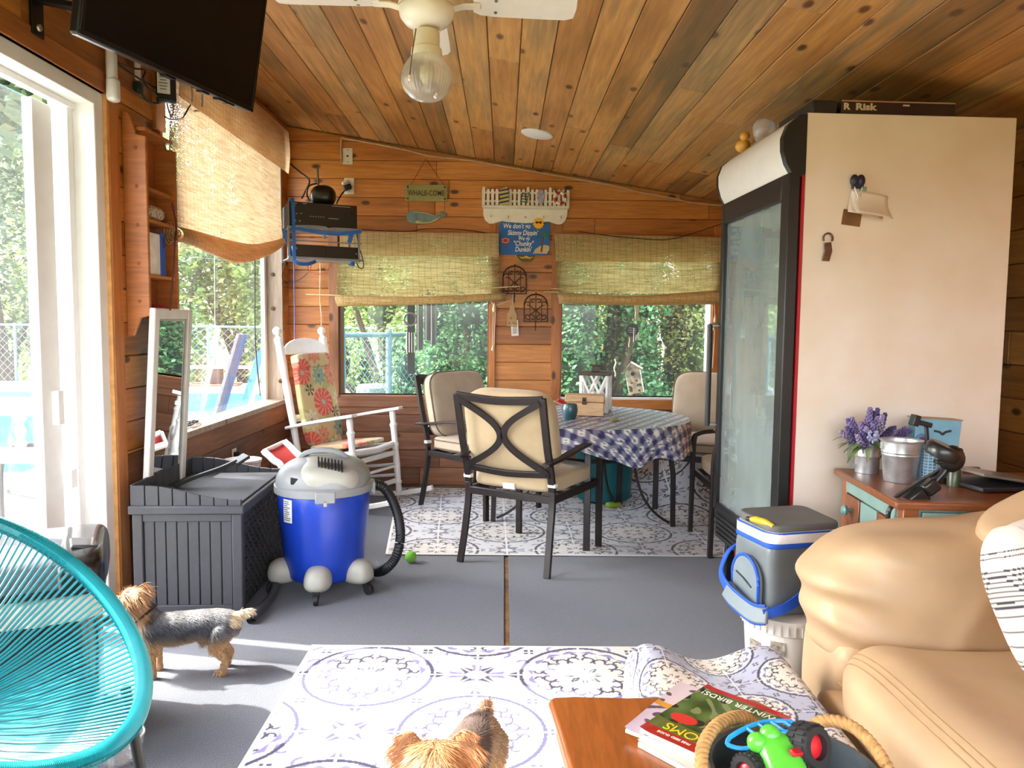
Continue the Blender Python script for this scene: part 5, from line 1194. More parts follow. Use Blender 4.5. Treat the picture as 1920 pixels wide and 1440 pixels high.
# arched front pocket on the -x face
arch = [(-.085, 0), (.085, 0)] + [(.085 * math.cos(t), .085 + .085 * math.sin(t)) for t in np.linspace(0, math.pi, 15)]
Tp = basis((-cw - .012, -.005, .035), (0, -1, 0), (0, 0, 1)); 
pk = MB().prism([(x, y) for x, y in arch], .022, basis((-cw + .0, -.005, .03), (0, -1, 0), (0, 0, 1))).build('pocket', M('pocket_grey', (118, 130, 134), .55, var=.05), cg, bevel=.006)
MB().tube([(-cw - .021, -.005 - x, .03 + y) for x, y in arch], .006, 6, closed=True).build('pocket_piping', CBL, pk)
MB().tube([(-cw - .024, .05, .125), (-cw - .025, .0, .115), (-cw - .024, -.05, .095)], .003, 6).build('zip_line', BLK, pk)
# strap and padded sleeve
b = MB(); b.bar(smoothpath([(.13, -cdp - .012, .175), (.02, -cdp - .022, .12), (-.10, -cdp - .03, .055), (-.175, -cdp - .01, .028)], 6), .034, .005, (0, -1, .1)); b.build('strap', CBL, cg)
b = MB(); b.bar(smoothpath([(-.165, -cdp - .02, .028), (-.185, -.09, .018), (-.205, -.0, .04), (-.20, .07, .055)], 6), .062, .016, (-1, 0, .35)); sv_ = b.build('sleeve', MATS['pocket_grey'], cg, bevel=.006)
for e in (-1, 1):
    MB().tube(smoothpath([(-.172, -cdp - .015, .028 + e * .032), (-.192, -.09, .018 + e * .033), (-.212, -.0, .04 + e * .033), (-.207, .07, .055 + e * .032)], 6), .0055, 6).build('sleeve_piping', CBL, sv_)
b = MB(); b.bar(smoothpath([(-.20, .07, .06), (-.19, .13, .10), (-.16, .135, .17), (-.12, .135, .20)], 6), .034, .005, (-1, .3, .3)); b.build('strap', CBL, cg)
b = MB(); b.box((.07, -cdp - .004, .155), (.05, .008, .10), (0, .12, 0)); b.build('side_flap', CGM, cg, bevel=.003)
MB().tube([(.045, -cdp - .012, .20), (.06, -cdp - .012, .16), (.085, -cdp - .012, .13)], .005, 6).build('flap_piping', CBL, cg)
kn = thing('yellow_knife', 'yellow handled knife lying on the edge of the cooler lid', 'knife', (.925, 2.66, .286 + .318), math.radians(-62))
b = MB(); b.tube([(-.055, 0, .010), (-.03, 0, .014), (.01, 0, .014), (.05, 0, .008)], [.008, .012, .0125, .008], 10); b.build('handle', M('knife_yellow', (218, 172, 36), .4), kn); MB().tube([(-.072, 0, .008), (-.055, 0, .010)], .009, 10).build('cap', BLK, kn)
ff = thing('folded_frame', 'thin black folded metal frame between the pail and the sofa', 'frame', (1.16, 2.50, 0))
b = MB(); b.bar([(-.17, .02, .02), (.13, .03, .44)], .018, .018); b.bar([(-.06, -.01, .02), (.12, .0, .26)], .014, .014); b.build('bar', ST, ff)
# ------------------------------------------------------------------ leather sofa
LEA = M('cream_leather', (194, 164, 126), .52, var=.07, scale=5, coat=.05, bump=.08)
sf = thing('leather_sofa', 'puffy cream leather sofa along the right side', 'sofa', (1.40, 1.20, 0))
def wr(P, amp, s, seed, ax=None):
    n = noise3(P, s, seed) + .5 * noise3(P, s * 2.3, seed + 1); r = P / (np.linalg.norm(P, axis=1)[:, None] + 1e-6)
    return P + r * (amp * n)[:, None]
def armd(P):
    x, y, z = P.T; P = P.copy()
    # rolled top that bulges out at the front and inner side, pinched below
    t = np.clip((z + .05) / .25, 0, 1); P[:, 1] *= 1 + .10 * t; P[:, 0] -= np.where(x < -.2, .06 * t * np.clip((-x - .2) / .3, 0, 1), 0)
    P[:, 2] += .035 * np.exp(-((x - .12) / .25) ** 2) * t - .03 * np.clip((-x - .35) / .15, 0, 1) * t
    # gathered wrinkles fanning from the front seam
    f = np.clip((-x - .22) / .28, 0, 1); P[:, 1] -= .016 * f * np.sin(44 * z + 20 * x) * (y < 0) + .012 * (y < 0) * np.exp(-((x + .12 - .5 * z) / .035) ** 2); P[:, 0] += .009 * f * np.sin(52 * z)
    return wr(P, .013, 8, 4)
me = puff('arm', (.50, .185, .225), 3.6, 34, armd); o = link('arm', me, LEA, sf, smooth=70); o.location = (.06, 1.085, .475)
me = puff('arm_base', (.475, .165, .20), 9, 12, lambda P: wr(P, .006, 7, 9)); o = link('arm_base', me, LEA, sf, smooth=70); o.location = (.06, 1.085, .20)
STI = M('leather_seam', (176, 140, 92), .6)
def seatd(P):
    P = P.copy(); x, y, z = P.T
    P[:, 2] -= .05 * np.exp(-((x + .05) / .22) ** 2 - ((y - .05) / .35) ** 2) * (z > 0); P[:, 2] += .02 * np.exp(-((x + .40) / .10) ** 2) * (z > 0)
    return wr(P, .008, 8, 6)
for k, yc in enumerate((.435, -.51)):
    me = puff('seat_cushion', (.53, .475, .12), 4.2, 30, seatd); o = link('seat_cushion', me, LEA, sf, smooth=70); o.location = (.02, yc, .325)
    if k == 0:
        for xl in (-.445, -.462, -.479):
            Y = np.linspace(-.40, .40, 60); Z = .12 * np.maximum(0, 1 - np.abs(xl / .53) ** 4.2 - np.abs(Y / .475) ** 4.2) ** (1 / 4.2)
            Q = seatd(np.stack([np.full(60, xl), Y, Z], -1)); MB().tube([tuple(p) for p in Q], .0022, 5).build('stitch_line', STI, o)
me = puff('front_panel', (.06, .99, .14), 5, 16, lambda P: wr(P, .010, 6, 8)); o = link('front_panel', me, LEA, sf, smooth=70); o.location = (-.44, -.02, .16)
me = puff('base', (.50, .95, .13), 10, 6); o = link('base', me, LEA, sf, smooth=60); o.location = (.10, -.02, .14)
for k, yc in enumerate((.55, -.45)):
    me = puff('back_cushion', (.20, .50, .31), 3.4, 24, lambda P: wr(P, .014, 6, 3)); o = link('back_cushion', me, LEA, sf, smooth=70); o.location = (.46, yc + .02, .63); o.rotation_euler = (0, .12, 0)
me = puff('back_frame', (.12, 1.05, .40), 7, 10); o = link('back_frame', me, LEA, sf, smooth=60); o.location = (.68, -.02, .42)
me = puff('arm', (.50, .18, .22), 3.6, 20, armd); o = link('arm', me, LEA, sf, smooth=70); o.location = (.06, -1.12, .475)
# throw pillows
pw_ = thing('tan_pillow', 'plump tan leather pillow on top of the sofa back', 'pillow', (1.675, 2.20, .715), .2)
me = puff('pillow', (.30, .13, .12), 3.0, 18, lambda P: wr(P * np.stack([np.ones(len(P)), np.ones(len(P)), 1 - .55 * np.clip(-P[:, 0] / .30, 0, 1) ** 2], -1), .010, 9, 2)); o = link('cover', me, LEA, pw_, smooth=70); o.rotation_euler = (.3, -.05, .1)
sp_ = thing('striped_pillow', 'white throw pillow with thin dark stripes leaning in the sofa corner', 'pillow', (1.40, 1.84, .635), math.radians(24))
def strip_col(P):
    C = np.broadcast_to(np.array((222, 210, 196), float), P.shape).copy(); v = P[:, 2] + .10 * P[:, 0]
    for z in (-.185, -.175, -.163, -.151, -.139, -.127, -.115, -.08, -.045, -.01, .012, .024, .036, .048, .060, .072, .084, .096, .128, .140): C[np.abs(v - z) < (.0016 if -.12 < z < .0 or z > .1 else .0026)] = (52, 50, 60)
    return C
me = puff('pillow', (.20, .085, .22), 3.0, 110, lambda P: P * (1 - .05 * (np.abs(P[:, :1] / .2) < .5)))
P = np.array([v.co[:] for v in me.vertices]); colour(me, strip_col(P)); o = link('cover', me, vcol('striped_cotton', .85, sheen=.2), sp_, smooth=70); o.rotation_euler = (-.42, -.12, 0)
# ------------------------------------------------------------------ rug-covered ottoman
X0, X1, Y0, Y1, HT = .385, .865, 1.36, 2.285, .318
hx, hy = (X1 - X0) / 2, (Y1 - Y0) / 2; rb = .055
def bend(s_, h):
    a = np.abs(s_); f = h - rb; arc = rb * math.pi / 2; t = np.clip((a - f) / rb, 0, math.pi / 2); dn = np.maximum(0, a - f - arc)
    return np.sign(s_) * np.where(a < f, a, f + rb * np.sin(t)), np.where(a < f, 0, rb * (1 - np.cos(t)) + dn)
U, V = np.meshgrid(np.linspace(-hx - HT + .04, hx + HT - .04, 350), np.linspace(-hy - HT + .04, hy + HT - .04, 500), indexing='ij')
px_, du = bend(U, hx); py_, dv2 = bend(V, hy); dn = np.minimum(np.sqrt(du ** 2 + dv2 ** 2), HT - .004); fl_ = np.clip(dn / .2, 0, 1)
PP = np.stack([px_, py_, HT - dn], -1); n_ = noise3(np.stack([px_, py_, dn], -1).reshape(-1, 3), 11, 2).reshape(U.shape)
top = 1 - np.clip(dn / .06, 0, 1)
PP[..., 2] += top * (.030 * np.exp(-((px_ + .17) / .08) ** 2 - ((py_ - hy + .04) / .2) ** 2) + .030 * np.exp(-((px_ - .16) / .09) ** 2 - ((py_ - hy + .03) / .25) ** 2) - .022 * np.exp(-(px_ / .10) ** 2 - ((py_ - hy) / .25) ** 2) + .009 * n_)
PP[..., 0] *= 1 + fl_ * (.03 + .02 * n_); PP[..., 1] *= 1 + fl_ * (.012 + .010 * n_)
K = .43
me = gridmesh('ottoman', PP, rugcol((U + .06) / K, (V + .03) / K, PAL_C, .40, 0, 0))
o = link('ottoman', me, RUGM, smooth=70); put(o, ((X0 + X1) / 2, (Y0 + Y1) / 2, .002)); tag(o, 'ottoman draped with cream, black and blue medallion rug cloth before the sofa', 'ottoman')
# ------------------------------------------------------------------ coffee table
OAK = wood('varnished_table', [(112, 58, 24), (146, 80, 34), (168, 98, 46)], grain=(2.0, 16, 16), knots=.3, rough=.25, coat=.5)
PALE = wood('pale_side', [(196, 150, 92), (222, 182, 124), (236, 204, 150)], grain=(3, 18, 18), knots=.4)
ct = thing('coffee_table', 'low varnished orange-brown plank coffee table in the foreground', 'table', (0, 0, 0))
top = [(.120, 1.742), (.175, 1.748), (.3, 1.742), (.45, 1.750), (.60, 1.738), (.625, 1.70), (.668, 1.55), (.70, 1.40), (.70, .75), (.145, .75), (.145, 1.25), (.137, 1.44), (.124, 1.60), (.111, 1.72)]
cx_, cy_ = .41, 1.25
b = MB().prism([(y - cy_, -(x - cx_)) for x, y in top], .038); o = b.build('top', OAK, ct, bevel=.010, seg=3); o.location = (cx_, cy_, .392); o.rotation_euler = (0, 0, math.pi / 2)
o = MB().box((0, 0, 0), (.86, .33, .022)).build('side_panel', PALE, ct, bevel=.006); o.matrix_local = basis((.158, 1.25, .226), (0, 1, 0), (0, 0, 1))
o = MB().box((0, 0, 0), (.86, .33, .022)).build('side_panel', PALE, ct, bevel=.006); o.matrix_local = basis((.60, 1.22, .226), (0, 1, 0), (0, 0, 1))
MB().bb((.169, .82, .08), (.589, 1.62, .10)).build('shelf', PALE, ct, bevel=.004)
for x in (.158, .60):
    for y in (.86, 1.60): MB().bb((x - .02, y - .03, 0), (x + .02, y + .03, .07)).build('foot', PALE, ct, bevel=.004)
MT = .431
# magazines
def mag(name, label, w, h, th, loc, rz, cover, base=(226, 220, 210)):
    t = thing(name, label, 'magazine', loc, rz, 'magazines fanned on the coffee table')
    MB().box((0, 0, th / 2 - .0006), (w - .003, h - .003, th - .0012)).build('pages', M('page_white', (226, 220, 208), .7, var=.06, scale=300, stretch=(.02, .02, 8)), t)
    n, m = 150, 200; U, V = np.meshgrid(np.linspace(-w / 2, w / 2, n), np.linspace(-h / 2, h / 2, m), indexing='ij'); C = cover(U / w + .5, V / h + .5)
    Z = th + .0012 * np.sin((U / w + .5) * 3.1) + .004 * np.clip((U / w + .5 - .85) / .15, 0, 1) ** 2
    o = link('cover', gridmesh('cover', np.stack([U, V, Z], -1), C), vcol('magazine_print', .25, coat=.6), t, smooth=60); return t
def nz(u, v, s, k): return np.sin(u * s + 2.1 * np.sin(v * s * .7 + k) + k) * np.cos(v * s * 1.1 + 1.7 * np.sin(u * s * .6 + 2 * k))
def cov_green(u, v):
    C = np.broadcast_to(np.array((70, 92, 42), float), u.shape + (3,)).copy(); n = nz(u, v, 9, 1.); C += n[..., None] * np.array([26, 26, 16])
    m = nz(u, v, 16, 3.) > .55; C[m] = (124, 132, 86); m = nz(u, v, 13, 5.) < -.72; C[m] = (40, 34, 26)
    bird = (((u - .45) / .13) ** 2 + ((v - .55) / .10) ** 2) < 1; C[bird] = (92, 66, 44); C[(((u - .62) / .06) ** 2 + ((v - .62) / .05) ** 2) < 1] = (38, 32, 30); C[(((u - .44) / .06) ** 2 + ((v - .50) / .05) ** 2) < 1] = (214, 120, 40)
    C[v > .74] = (92, 104, 44); C[(v > .885) & (u > .35)] = (168, 40, 34); C[v < .07] = (176, 34, 38)
    s = (((u - .78) / .15) ** 2 + ((v - .64) / .07) ** 2) < 1; C[s] = (206, 52, 48); return C
def cov_pink(u, v):
    C = np.broadcast_to(np.array((214, 196, 200), float), u.shape + (3,)).copy(); C[(u + v * .3) < .42] = (216, 120, 108); C[(u > .45) & (v > .45)] = (206, 190, 206)
    C[(np.abs(u - .55) < .20) & (v < .42)] = (134, 150, 170); C[(((u - .34) / .07) ** 2 + ((v - .2) / .09) ** 2) < 1] = (236, 170, 70); m = nz(u, v, 20, 2) > .62; C[m] = (96, 86, 92); C[(v > .42) & (v < .50) & (u > .3)] = (214, 150, 60); return C
def cov_plain(u, v):
    C = np.broadcast_to(np.array((222, 214, 204), float), u.shape + (3,)).copy(); C[nz(u, v, 11, 4) > .4] = (196, 120, 108); return C
def ang2(p, q): return math.atan2(q[1] - p[1], q[0] - p[0])
mrot = math.radians(136)
m1 = mag('magazine', 'white-edged magazine at the bottom of the fanned stack', .20, .27, .012, (.452, 1.535, MT), mrot - .10, cov_plain)
m2 = mag('magazine', 'pink and lilac magazine jutting out towards the ottoman', .20, .27, .009, (.425, 1.600, MT + .0130), mrot + .10, cov_pink)
m3 = mag('magazine', 'green garden bird magazine on top of the stack', .205, .275, .008, (.462, 1.565, MT + .0230), mrot - .02, cov_green)
text('WINTER BIRDS!', .026, M('ink_cream', (230, 226, 206), .5, var=.02), TR((.004, -.100, .0098)), m3, ext=.0003)
text('BLOOMS', .040, M('ink_yellow', (222, 200, 40), .5, var=.02), TR((-.004, .088, .0098)), m3, ext=.0003, space=.95)
text('FREE SEED GUIDE', .010, M('ink_cream', (230, 226, 206), .5), TR((.030, .120, .0098)), m3, ext=.0003)
# ------------------------------------------------------------------ galvanized tub with rope handles and toys
tu = thing('galvanized_tub', 'galvanized tub with thick rope handles full of toys', 'tub', (.478, 1.185, MT), 0)
TUBM = M('tub_grey', (92, 100, 104), .4, .5, var=.2, scale=12)
MB().lathe([(0, 0), (.108, 0), (.112, .005), (.132, .150), (.137, .153), (.136, .160), (.129, .158), (.126, .10), (.124, .092), (.104, .010), (0, .008)], 48).build('tub', TUBM, tu)
ROPE = M('rope_tan', (200, 152, 92), .85, var=.2, scale=60)
def rope(name, pts, r, parent, n=14):
    P = smoothpath(pts, n); b = MB(); L_ = [0]
    for i in range(1, len(P)): L_.append(L_[-1] + (P[i] - P[i - 1]).length)
    for s in range(3):
        q = []
        for i, p in enumerate(P):
            t = (P[min(i + 1, len(P) - 1)] - P[max(i - 1, 0)]).normalized(); x = t.cross(Vector((.3, .2, .9))).normalized(); y = t.cross(x); a = L_[i] * 210 + s * 2.094
            q.append(p + (x * math.cos(a) + y * math.sin(a)) * r * .52)
        b.tube(q, r * .62, 8)
    return b.build(name, ROPE, parent, smooth=60)
rope('rope_handle', [(-.125, -.06, .120), (-.153, -.045, .140), (-.146, .02, .172), (-.105, .080, .186), (-.045, .125, .178), (.0, .136, .140)], .0105, tu, 22)
rope('rope_handle', [(.075, .112, .12), (.085, .125, .165), (.125, .09, .185), (.150, .03, .170), (.155, -.03, .13), (.132, -.04, .10)], .010, tu, 22)
# toy car
tc = thing('toy_car', 'bright green bug-eyed toy car with red hubs in the metal tub', 'toy car', (.452, 1.165, MT + .168), .0)
LG = M('toy_green', (96, 204, 62), .35, var=.06, coat=.4); TY = M('toy_tyre', (40, 38, 38), .7, var=.1); RH = M('toy_red', (208, 32, 44), .4, coat=.3); BL = M('toy_blue', (40, 150, 216), .35, coat=.3)
me = puff('body', (.034, .055, .030), 3, 10, lambda P: P * (1 + .12 * np.sign(P[:, 1:2]) * (P[:, 1:2] / .055) ** 2)); o = link('body', me, LG, tc, smooth=60); o.rotation_euler = (.5, 0, .1)
MB().ell((-.004, -.056, -.012), (.026, .026, .022)).build('nose', LG, tc)
for x, y, z, rr in ((-.034, .026, .030, .0165), (-.010, .034, .038, .0175)): MB().ell((x, y, z), rr).build('eye', LG, tc)
def wheel(c, axis, R, w):
    z = Vector(axis).normalized(); x = z.orthogonal().normalized(); m = basis(c, x, z.cross(x))
    b = MB().lathe([(R * .58, -w), (R * .9, -w), (R, -w * .7), (R, w * .7), (R * .9, w), (R * .58, w), (R * .55, 0), (R * .58, -w)], 30, m, cap=False)
    tr_ = b.build('tyre', TY, tc)
    b = MB()
    for k in range(20):
        for s in (-1, 1): a = 2 * math.pi * (k + .25 * s) / 20; b.box((R * 1.0 * math.cos(a), R * 1.0 * math.sin(a), s * w * .42), (.004, .006, w * .62), (0, 0, a), Mx=m)
    b.build('tread', TY, tr_)
    b = MB().lathe([(0, w * .75), (R * .42, w * .72), (R * .58, w * .5), (R * .58, -w * .6), (0, -w * .6)], 24, m); h = b.build('hub', RH, tr_)
wheel((.048, .022, .028), (.50, -.82, .28), .034, .021)
wheel((-.052, .004, -.006), (-.75, -.5, .2), .027, .016)
wheel((-.014, -.046, -.008), (.95, -.1, .2), .029, .011)
MB().box((.016, -.010, .034), (.022, .012, .008), (.4, .2, .5)).build('arrow_badge', RH, tc, bevel=.002)
MB().ell((-.05, -.035, -.02), (.014, .014, .012)).build('headlight', RH, tc)
bb_ = MB(); arc = [(-.070 + .10 * k / 10, .055 + .010 * math.sin(math.pi * k / 10), .022 + .048 * k / 10 - .02 * (k / 10) ** 2) for k in range(11)]
arc2 = [(x + .014, y - .03, z - .002) for x, y, z in arc]
bb_.tube(smoothpath(arc, 2), .0042, 7); bb_.tube(smoothpath(arc2[3:], 2), .004, 7); bb_.tube(smoothpath([arc[0], (arc[0][0] - .006, arc[0][1] - .012, arc[0][2] - .006), (arc[0][0] + .02, arc2[1][1], arc2[1][2] - .006), arc2[3]], 4), .004, 7); bb_.tube(smoothpath([arc[-1], (arc[-1][0] + .008, arc[-1][1] - .012, arc[-1][2]), arc2[-1]], 4), .004, 7)
for k in (3, 5, 7, 9): bb_.tube([arc[k], arc2[k]], .0035, 6)
bb_.build('roof_cage', BL, tc)
gb = thing('green_bottle_toy', 'translucent green bottle lying inside the metal tub', 'bottle', (.430, 1.135, MT + .085), .5)
o = link('bottle', puff('bottle', (.052, .026, .022), 2.6, 10), M('bottle_green_clear', (112, 186, 120), .12, trans=.5, coat=.6), gb, smooth=60); o.rotation_euler = (0, -.35, 0)
MB().tube([(.045, 0, .017), (.062, 0, .023)], .010, 10).build('cap', M('cap_dark', (60, 84, 60), .4), gb)
gk = thing('grey_toy_brick', 'dark grey plastic block in the right of the metal tub', 'toy', (.555, 1.135, MT + .10), .3)
MB().box((0, 0, 0), (.07, .06, .04), (.1, .2, 0)).build('block', M('block_grey', (56, 58, 62), .5), gk, bevel=.004)
# ------------------------------------------------------------------ turquoise cord lounge chair
AC = M('cord_turquoise', (36, 152, 160), .38, var=.06, coat=.2); ACL = M('chair_leg_black', (30, 30, 30), .4, .3)
ac = thing('cord_chair', 'turquoise cord egg chair at the left foreground', 'chair', (-1.211, 1.708, 0))
ps, ta_, ra, rb, eg = -.065, .627, .429, .401, -.10
f_ = Vector((math.cos(ps), math.sin(ps), 0)); l_ = Vector((-math.sin(ps), math.cos(ps), 0)); e1 = f_ * math.cos(ta_) - Vector((0, 0, 1)) * math.sin(ta_); cz = .606
def rp(t): return Vector((0, 0, cz)) + e1 * (ra * math.cos(t)) + l_ * (rb * math.sin(t) * (1 + eg * math.cos(t)))
RP = [rp(2 * math.pi * k / 160) for k in range(160)]
MB().tube(RP, .0185, 12, closed=True).build('rim', AC, ac)
b = MB()                                                            # the cord wound round the rim
nw = 620
for k in range(nw):
    t = 2 * math.pi * k / nw; p = rp(t); tg = (rp(t + .01) - rp(t - .01)).normalized(); x = tg.orthogonal().normalized(); y = tg.cross(x); n = 9
    b.tube([p + (x * math.cos(a) + y * math.sin(a)) * .0195 for a in [2 * math.pi * j / n for j in range(n)]], .0028, 3, closed=True)
stuff(b.build('rim_winding', AC, ac))
hub = Vector((-.21, .03, .335)); nrm = e1.cross(l_); nrm = nrm if nrm.z > 0 else -nrm
HB = [hub + (f_ * math.cos(a) * .07 + l_ * math.sin(a) * .07) for a in [2 * math.pi * k / 40 for k in range(40)]]
MB().tube(HB, .012, 8, closed=True).build('hub_ring', AC, ac)
nc = 150
for k in range(nc):
    t = 2 * math.pi * (k + .5) / nc; p = rp(t); q = HB[int((t / (2 * math.pi) * 40 + 20 * 0) % 40)]; mid = p * .5 + q * .5 + Vector((0, 0, -.018))
    MB().tube([p, p * .75 + q * .25 + Vector((0, 0, -.013)), mid, p * .25 + q * .75 + Vector((0, 0, -.013)), q], .0036, 5).build('cord', AC, ac)
for a in (.62, -.9, 2.4, -2.5):
    p = rp(a) * .92 + hub * .08; d = Vector((math.cos(a + ps), math.sin(a + ps), 0)); MB().tube([p + Vector((0, 0, -.02)), Vector((d.x * .36, d.y * .36, .012))], .013, 10).build('leg', ACL, ac)
for s in (.62, -.9): MB().tube([Vector((math.cos(s + ps) * .36, math.sin(s + ps) * .36, .012)), Vector((math.cos(s + ps) * .30, math.sin(s + ps) * .30, .012))], .015, 8).build('foot', ACL, ac)
# bin behind it
bn = thing('rubbish_bin', 'black lidded bin with a white liner behind the turquoise chair', 'bin', (-1.485, 2.35, 0), math.radians(25.5))
BNB = M('bin_black', (26, 24, 26), .25, var=.2, coat=.3); BNG = M('bin_lid_grey', (80, 84, 90), .45, var=.06); LIN = M('liner_white', (214, 206, 190), .6, var=.12, scale=20, bump=.4)
b = MB().prism(rrect(.40, .42, .05), .44); b.build('body', BNB, bn, bevel=.01)
me = puff('liner', (.215, .225, .045), 8, 20, lambda P: P + np.array([1, 1, .6]) * (.008 * noise3(P, 30, 3) + .006 * noise3(P, 70, 4))[:, None]); o = link('liner', me, LIN, bn, smooth=60); o.location = (0, 0, .455)
MB().prism(rrect(.45, .47, .06), .022, TR((0, 0, .498))).build('lid_rim', BNB, bn, bevel=.006)
me = puff('lid', (.215, .225, .095), 5, 16, lambda P: np.where(P[:, 2:] < 0, P * [1, 1, .1], P)); o = link('lid', me, BNG, bn, smooth=50); o.location = (0, 0, .522)
me = puff('corner_cap', (.075, .232, .098), 4.5, 12, lambda P: np.where(P[:, 2:] < 0, P * [1, 1, .1], P)); o = link('corner_cap', me, BNB, bn, smooth=50); o.location = (.155, -.004, .523)
MB().box((.165, -.10, .618), (.075, .10, .014), (0, .15, .1)).build('latch', M('latch_dark', (60, 60, 64), .35, coat=.4), bn, bevel=.006); MB().tube([(.19, -.14, .622), (.19, -.06, .622)], .004, 6).build('latch_edge', M('chrome', (214, 214, 214), .2, 1.), bn)
# glass bowl on the floor
q = at_z(232, 1428, 0)
gl = thing('glass_bowl', 'clear glass bowl on the carpet behind the leg of the turquoise chair', 'bowl', (-1.14, 2.20, 0))
MB().lathe([(0, .002), (.05, .002), (.068, .03), (.075, .075), (.071, .075), (.064, .03), (.047, .007), (0, .007)], 32).build('bowl', glass('bowl_glass', veil=.12, refl=3), gl)
MB().tube([(.073 * math.cos(a), .073 * math.sin(a), .076) for a in np.linspace(0, 6.283, 40)[:-1]], .0035, 6, closed=True).build('rim', M('glass_rim', (226, 232, 234), .1, coat=.5), gl)
# ------------------------------------------------------------------ television on a wall arm
TVK = M('tv_black', (12, 12, 13), .4, var=.1, spec=.3); TVS = M('tv_screen', (5, 5, 6), .35, var=.02, scale=2, spec=.18)
pn = at_z(149, 63, 2.2); pf = at_z(474, 211, 2.2); tvx = (pf - pn).normalized(); nh = Vector((tvx.y, -tvx.x, 0)); tau = math.radians(9.5)
tvu = (Vector((0, 0, 1)) * math.cos(tau) + nh * math.sin(tau)); tvl = (pf - pn).length; tvh = .50
tv = thing('television', 'flat black television on a wall arm above the door', 'television'); tv.matrix_world = basis(pn, tvx, tvu)
MB().bb((0, 0, -.045), (tvl, tvh, -.006)).build('case', TVK, tv, bevel=.008)
MB().bb((0, 0, -.006), (tvl, .018, .002)).build('bezel', TVK, tv, bevel=.002)
for lo, hi in (((0, .018, -.006), (.014, tvh, .002)), ((tvl - .014, .018, -.006), (tvl, tvh, .002)), ((.014, tvh - .014, -.006), (tvl - .014, tvh, .002))): MB().bb(lo, hi).build('bezel', TVK, tv, bevel=.002)
MB().bb((.012, .016, -.005), (tvl - .012, tvh - .012, -.001)).build('screen', TVS, tv)
MB().bb((.004, -.003, -.035), (.16, .002, -.010)).build('bottom_strip', M('tv_silver', (150, 152, 158), .3, .7), tv, bevel=.001)
for a, w_ in ((.40, .05), (.60, .04), (.70, .05), (.76, .04)): MB().bb((a, -.006, -.042), (a + w_, .002, -.012)).build('vent_block', TVK, tv)
br = thing('wall_bracket', 'black steel bracket arm holding the television to the left wall', 'bracket', (XL + .017, 2.86, 2.55))
q = at_x(68, 52, XL + .02)
BKM = M('bracket_black', (16, 16, 17), .45, .4); br.location = (XL + .017, q.y, q.z + .10)
MB().bb((0, -.035, -.13), (.012, .035, .20)).build('wall_plate', BKM, br, bevel=.003)
w0 = br.matrix_basis.translation; tgt = tv.matrix_world @ Vector((.36, .16, -.05)) - Vector(br.location)
MB().bar([(.01, 0, .0), tgt], .055, .02, (0, 0, 1)).build('arm', BKM, br, bevel=.003)
MB().bar([tgt + tvx * -.2, tgt + tvx * .3], .012, .16, tvu).build('mount_plate', BKM, br, bevel=.003)
for z in (-.10, .17): MB().lathe([(0, 0), (.014, 0), (.012, .007), (0, .008)], 10, basis((.012, 0, z), (0, 1, 0), (0, 0, 1))).build('bolt', M('bolt_steel', (170, 170, 160), .3, .9), br)
# power strip, plugs, adapter and their leads
WPL = M('strip_white', (236, 234, 230), .4, var=.02)
def onl(px, py, off=.03): return at_x(px, py, XL + off)
a, c = onl(206, 100, .05), onl(211, 182, .05)
ps_ = thing('power_strip', 'white power strip hanging on the wall beside the door top', 'power strip', c)
MB().box((0, 0, .115), (.035, .05, .21)).build('body', WPL, ps_, bevel=.012); MB().box((.004, 0, .03), (.045, .056, .10)).build('plug_end', WPL, ps_, bevel=.014)
MB().box((.022, .02, .20), (.03, .03, .04)).build('plug', BLK, ps_, bevel=.006)
c = onl(258, 138, .035); wp_ = thing('white_plug', 'slim white plug with a dark green lead under the television', 'plug', c)
MB().box((0, 0, .03), (.022, .030, .12), (0, .0, 0)).build('body', WPL, wp_, bevel=.008); MB().box((0, .005, -.06), (.03, .045, .05)).build('connector', M('green_black', (22, 40, 34), .5), wp_, bevel=.008)
c = onl(311, 162, .10); ad = thing('power_adapter', 'black power adapter with a white rating label hanging by the window', 'adapter', c, math.radians(24))
MB().box((0, 0, 0), (.088, .045, .150)).build('body', BLK, ad, bevel=.008); LBW = M('label_white', (222, 222, 220), .5)
MB().box((-.010, -.0235, .012), (.056, .002, .105)).build('label', LBW, ad)
b = MB()
for k in range(6): b.box((-.012, -.0248, .050 - .014 * k), (.040 - .006 * (k % 3), .001, .004))
b.build('small_print', M('print_grey', (96, 96, 100), .6), ad)
CB = M('cable_black', (16, 16, 18), .5)
def cable(label, pts, r=.0045, mat=None, cat='cable', name='cable', n=8):
    o = MB().tube(smoothpath(pts, n), r, 7).build(name, mat or CB); return tag(o, label, cat)
cable('black lead looping from the power strip to the adapter', [onl(222, 118, .08), onl(250, 128, .08), onl(272, 132, .08), onl(268, 150, .08), onl(285, 172, .08), onl(305, 186, .07)])
cable('thin black lead sagging behind the power strip', [onl(224, 122, .06), onl(252, 142, .06), onl(300, 170, .06), onl(345, 200, .06), onl(365, 208, .08), onl(378, 200, .10), tv.matrix_world @ Vector((.62, .0, -.03))])
cable('dark green lead hanging below the white plug', [onl(262, 165, .05), onl(270, 182, .06), onl(285, 193, .06), onl(300, 192, .06), onl(308, 186, .06)], .005, MATS['green_black'])
cable('black lead hanging in a loop under the adapter', [onl(312, 188, .06), onl(316, 206, .06), onl(321, 220, .06), onl(325, 206, .06), onl(322, 188, .06)], .004)
cable('black lead looping from the television to the window frame', [tv.matrix_world @ Vector((.56, .0, -.03)), onl(360, 190, .12), onl(352, 205, .10), onl(342, 220, .08), onl(322, 224, .07), onl(309, 219, .06)], .004)
